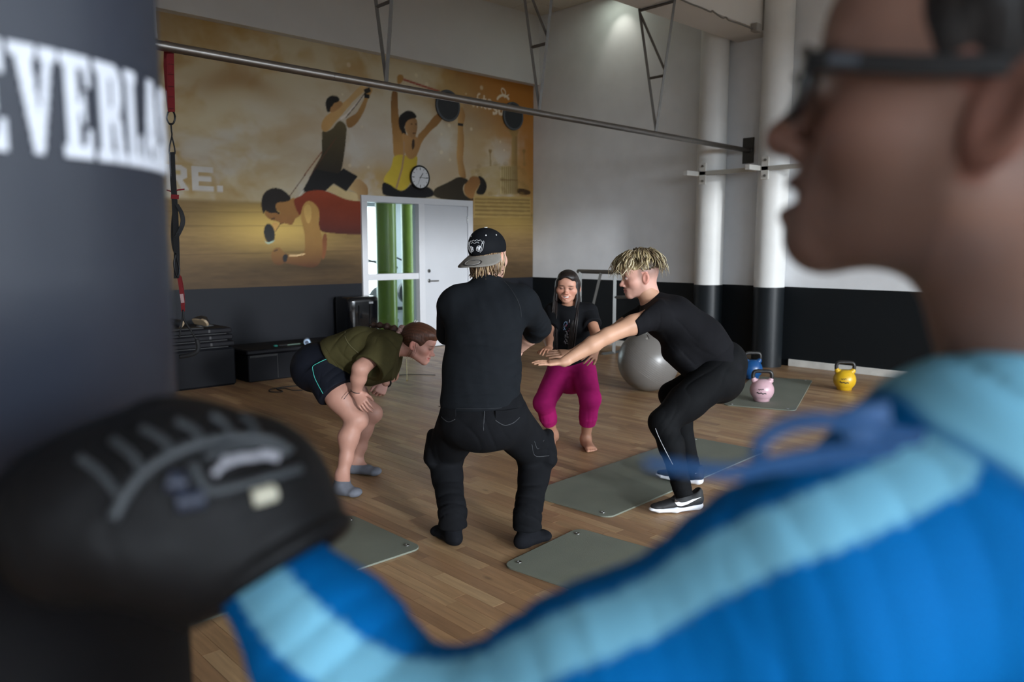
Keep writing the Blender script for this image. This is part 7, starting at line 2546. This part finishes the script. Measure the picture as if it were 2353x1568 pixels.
Jk.disp = folds([(Sp + axU * 0.16 - FW * 0.05 + UP * 0.05, 0.12, axU + UP * 0.15, 0.019, 0.0032), (Sp + axU * 0.30 - FW * 0.03 + UP * 0.05, 0.10, axU, 0.019, 0.0036), (El + axF * 0.10 - FW * 0.05, 0.09, axF, 0.020, 0.005),
                 (P(2300, 1000, 0.46), 0.09, nrm(RT * 0.6 + UP), 0.045, 0.005), (P(2250, 1450, 0.45), 0.16, nrm(RT - UP * 0.4), 0.12, 0.006)], 0.0015, 61, 14)
# stripe runs from the collar over the shoulder down the outside of the sleeve
st_px = [(2480, 930, 0.50), (2330, 985, 0.46), (2160, 1062, 0.44), (1900, 1185, 0.42), (1600, 1322, 0.43), (1400, 1428, 0.44), (1150, 1540, 0.45), (1000, 1572, 0.455), (860, 1560, 0.47), (740, 1490, 0.50), (640, 1400, 0.545), (560, 1300, 0.59), (530, 1270, 0.61)]
stc = [Jk.hit(a, b, 0.25, 0.75) for a, b, _ in st_px[2:-1]]


def jcol(V):
    d = np.full(len(V), 9.0)
    pts = bez(stc, 60)
    for i in range(0, len(pts) - 1):
        a, b = pts[i], pts[i + 1]
        ab = b - a
        t = np.clip(((V - a) @ ab) / (ab @ ab + 1e-12), 0, 1)
        d = np.minimum(d, np.linalg.norm(V - a - t[:, None] * ab, axis=1))
    m = ss(0.0205, 0.0190, d)
    C = mixc(np.broadcast_to(JB, V.shape), np.broadcast_to(JL, V.shape), m)
    # pale yoke over the shoulder towards the collar
    rel = V - P(2120, 985, 0.46)
    yk = ss(-0.004, 0.004, rel @ nrm(RT * 0.62 + UP * 0.78) - 0.0) * ss(-0.06, -0.05, (V - Sp) @ RT)
    C = mixc(C, np.broadcast_to(JL * 0.92, V.shape), yk)
    sm = np.exp(-((rel @ nrm(RT * 0.62 + UP * 0.78)) / 0.004) ** 2)
    C = mixc(C, np.broadcast_to(JB * 0.7, V.shape), sm * 0.8)
    return C


jk = sdf_obj('jacket', [(Jk, 0.0045, jcol)], m_jk, box)
m_cd = mat('blue_drawcord', rgb(3, 66, 116), 0.7, noise=0.06, nscale=60)
cd = lambda pts, w, t_, nm: MB().ribbon(bez([P(*z_) for z_ in pts], 40), nrm(UP * 0.9 - FW * 0.3), w, t_).build(nm, m_cd, jk)
cd([(2120, 1000, 0.415), (2020, 1020, 0.41), (1900, 1040, 0.405), (1780, 1065, 0.40), (1680, 1085, 0.395), (1580, 1075, 0.39), (1480, 1062, 0.385)], [0.0085 * (1 - 0.75 * max(0, (k / 40 - 0.45)) / 0.55) for k in range(43)][:len(bez([np.zeros(3)] * 7, 40))], 0.004, 'drawcord_tail')
cd([(2110, 1010, 0.41), (2000, 985, 0.405), (1880, 965, 0.40), (1790, 985, 0.40), (1740, 1030, 0.40), (1770, 1068, 0.405), (1900, 1055, 0.405), (2060, 1030, 0.41)], 0.0075, 0.004, 'drawcord_bow')
MB().ribbon(bez([P(2040, 965, 0.41), P(1980, 975, 0.405), P(1930, 985, 0.405)], 8), UP, 0.020, 0.006).build('cord_knot', m_cd, jk, bevel=0.002)
ft = MB().tube(bez([P(430 + 0, 0, 1)] * 2, 2), 0.001, 3) if False else None

# dark track trousers and shoes (below the frame)
Tp = SDF()
Tp.ec(P(2480, 2350, 0.58), hipC, FW, (0.165, 0.13), (0.18, 0.14), k=0.05)
for h_, kn, an in hn:
    Tp.rc(h_, kn, 0.105, 0.075, k=0.04).rc(kn, an + Z_ * 0.04, 0.072, 0.055, k=0.03)
sdf_obj('track_trousers', [(Tp, 0.012)], cloth('dark_track', rgb(24, 26, 32)), box)
for h_, kn, an in hn:
    Sx = SDF()
    foot(Sx, an, an - bX[:, 1] * 0.05, an + bX[:, 1] * 0.20, 1.35)
    sdf_obj('gym_shoe', [(Sx, 0.01)], mat('black_mesh_upper', rgb(24, 25, 27)), box)

# boxing glove on the forward fist
glv = bpy.data.objects.new('boxing_glove', None)
col.objects.link(glv)
glv.parent = box
glv['label'] = 'black padded boxing glove with grey piping'
m_gl1 = mat('black_leather', rgb(13, 13, 15), 0.55, noise=0.15, nscale=20, bump=0.3, bscale=60, spec=0.2)
Gv = SDF()
Gv.rc(P(205, 1150, 0.545), P(380, 1095, 0.575), 0.042, 0.046, k=0.05)
Gv.rc(P(380, 1095, 0.578), P(580, 1085, 0.610), 0.047, 0.042, k=0.05)
Gv.rc(P(220, 1215, 0.545), P(420, 1195, 0.575), 0.038, 0.046, k=0.05)
Gv.rc(P(120, 1180, 0.550), P(140, 1240, 0.540), 0.030, 0.028, k=0.05)
Gv.rc(P(430, 1180, 0.580), P(575, 1190, 0.60), 0.052, 0.050, k=0.05)
Gv.rc(P(340, 1275, 0.53), P(470, 1290, 0.56), 0.024, 0.028, k=0.03)
Gv.rc(P(255, 1240, 0.520), P(345, 1278, 0.53), 0.022, 0.025, k=0.02)
CF0, CF1 = P(535, 1165, 0.598), P(615, 1305, 0.590)
Gv.fc(CF0, CF1, 0.060, 0.066, k=0.04, rnd=0.012)
cuff_ax = nrm(CF1 - CF0)
Gv.fc(CF1 - cuff_ax * 0.022, CF1 + cuff_ax * 0.03, 0.054, 0.056, k=0.004, mode='s')
Gv.disp = folds([(P(300, 1000, 0.58), 0.12, RT + UP * 0.3, 0.035, 0.003)], 0.001, 71)
gv = sdf_obj('glove_shell', [(Gv, 0.004)], m_gl1, glv)
m_pp = mat('grey_piping', rgb(54, 58, 62), 0.5, noise=0.05)
gp = lambda pts, r_, mt, nm: MB().tube(bez([Gv.hit(a, b, 0.40, 0.80) for a, b in pts], 30), r_, 8).build(nm, mt, glv, smooth=True)
gp(((258, 1195), (284, 1145), (330, 1087), (400, 1042), (470, 1018), (540, 1006), (620, 1012), (668, 1040)), 0.0042, m_pp, 'arc_piping')
for k, (a, b) in enumerate((((272, 1140), (182, 1052)), ((330, 1085), (258, 1012)), ((398, 1040), (326, 985)), ((467, 1016), (405, 968)), ((533, 1005), (485, 955)), ((591, 1008), (556, 958)))):
    gp((a, ((a[0] + b[0]) / 2 + 6, (a[1] + b[1]) / 2 - 4), b), 0.0030, m_pp, 'finger_piping')
gp(((440, 1066), (462, 1110), (480, 1130), (540, 1120), (620, 1098), (690, 1078)), 0.0035, m_pp, 'panel_piping')
gp(((470, 1050), (540, 1030), (610, 1028), (660, 1045)), 0.003, m_pp, 'panel_piping')
m_lg = mat('white_badge', rgb(150, 150, 158), 0.5, noise=0.25, nscale=120)
gp(((515, 1066), (545, 1055), (575, 1052), (600, 1048)), 0.0034, m_lg, 'leaping_badge')
gp(((520, 1052), (506, 1075), (490, 1092)), 0.0026, m_lg, 'badge_tail')
gp(((600, 1046), (622, 1048), (640, 1054)), 0.0042, m_lg, 'badge_head')
gp(((580, 1146), (605, 1140), (630, 1132)), 0.0065, mat('cream_tag', rgb(196, 192, 172), 0.6, noise=0.05), 'tag')
m_pad = mat('dark_blue_pad', rgb(40, 46, 62), 0.45, noise=0.1)
gp(((385, 1105), (405, 1110), (428, 1108)), 0.0075, m_pad, 'strap_tab')
gp(((405, 1155), (440, 1150), (470, 1143)), 0.0075, m_pad, 'strap_tab')
cr_c = CF1
u_ = nrm(np.cross(cuff_ax, UP))
v_ = np.cross(cuff_ax, u_)
MB().tube([cr_c + 0.062 * (math.cos(a) * u_ + math.sin(a) * v_) for a in np.linspace(0, 2 * math.pi, 41)[:-1]], 0.010, 10, closed=True).build('cuff_rim', m_gl1, glv, smooth=True)

# the other glove, held low in guard
dF = nrm(WrF - ElF)
Gf = SDF()
Gf.rc(WrF - dF * 0.03, WrF + dF * 0.08, 0.058, 0.062, k=0.03).rc(WrF + dF * 0.10, WrF + dF * 0.17 + Z_ * 0.01, 0.066, 0.056, k=0.05).rc(WrF + dF * 0.07 + FW * -0.05, WrF + dF * 0.14 + FW * -0.055, 0.026, 0.022, k=0.02)
glv2 = sdf_obj('boxing_glove', [(Gf, 0.006)], m_gl1, box)
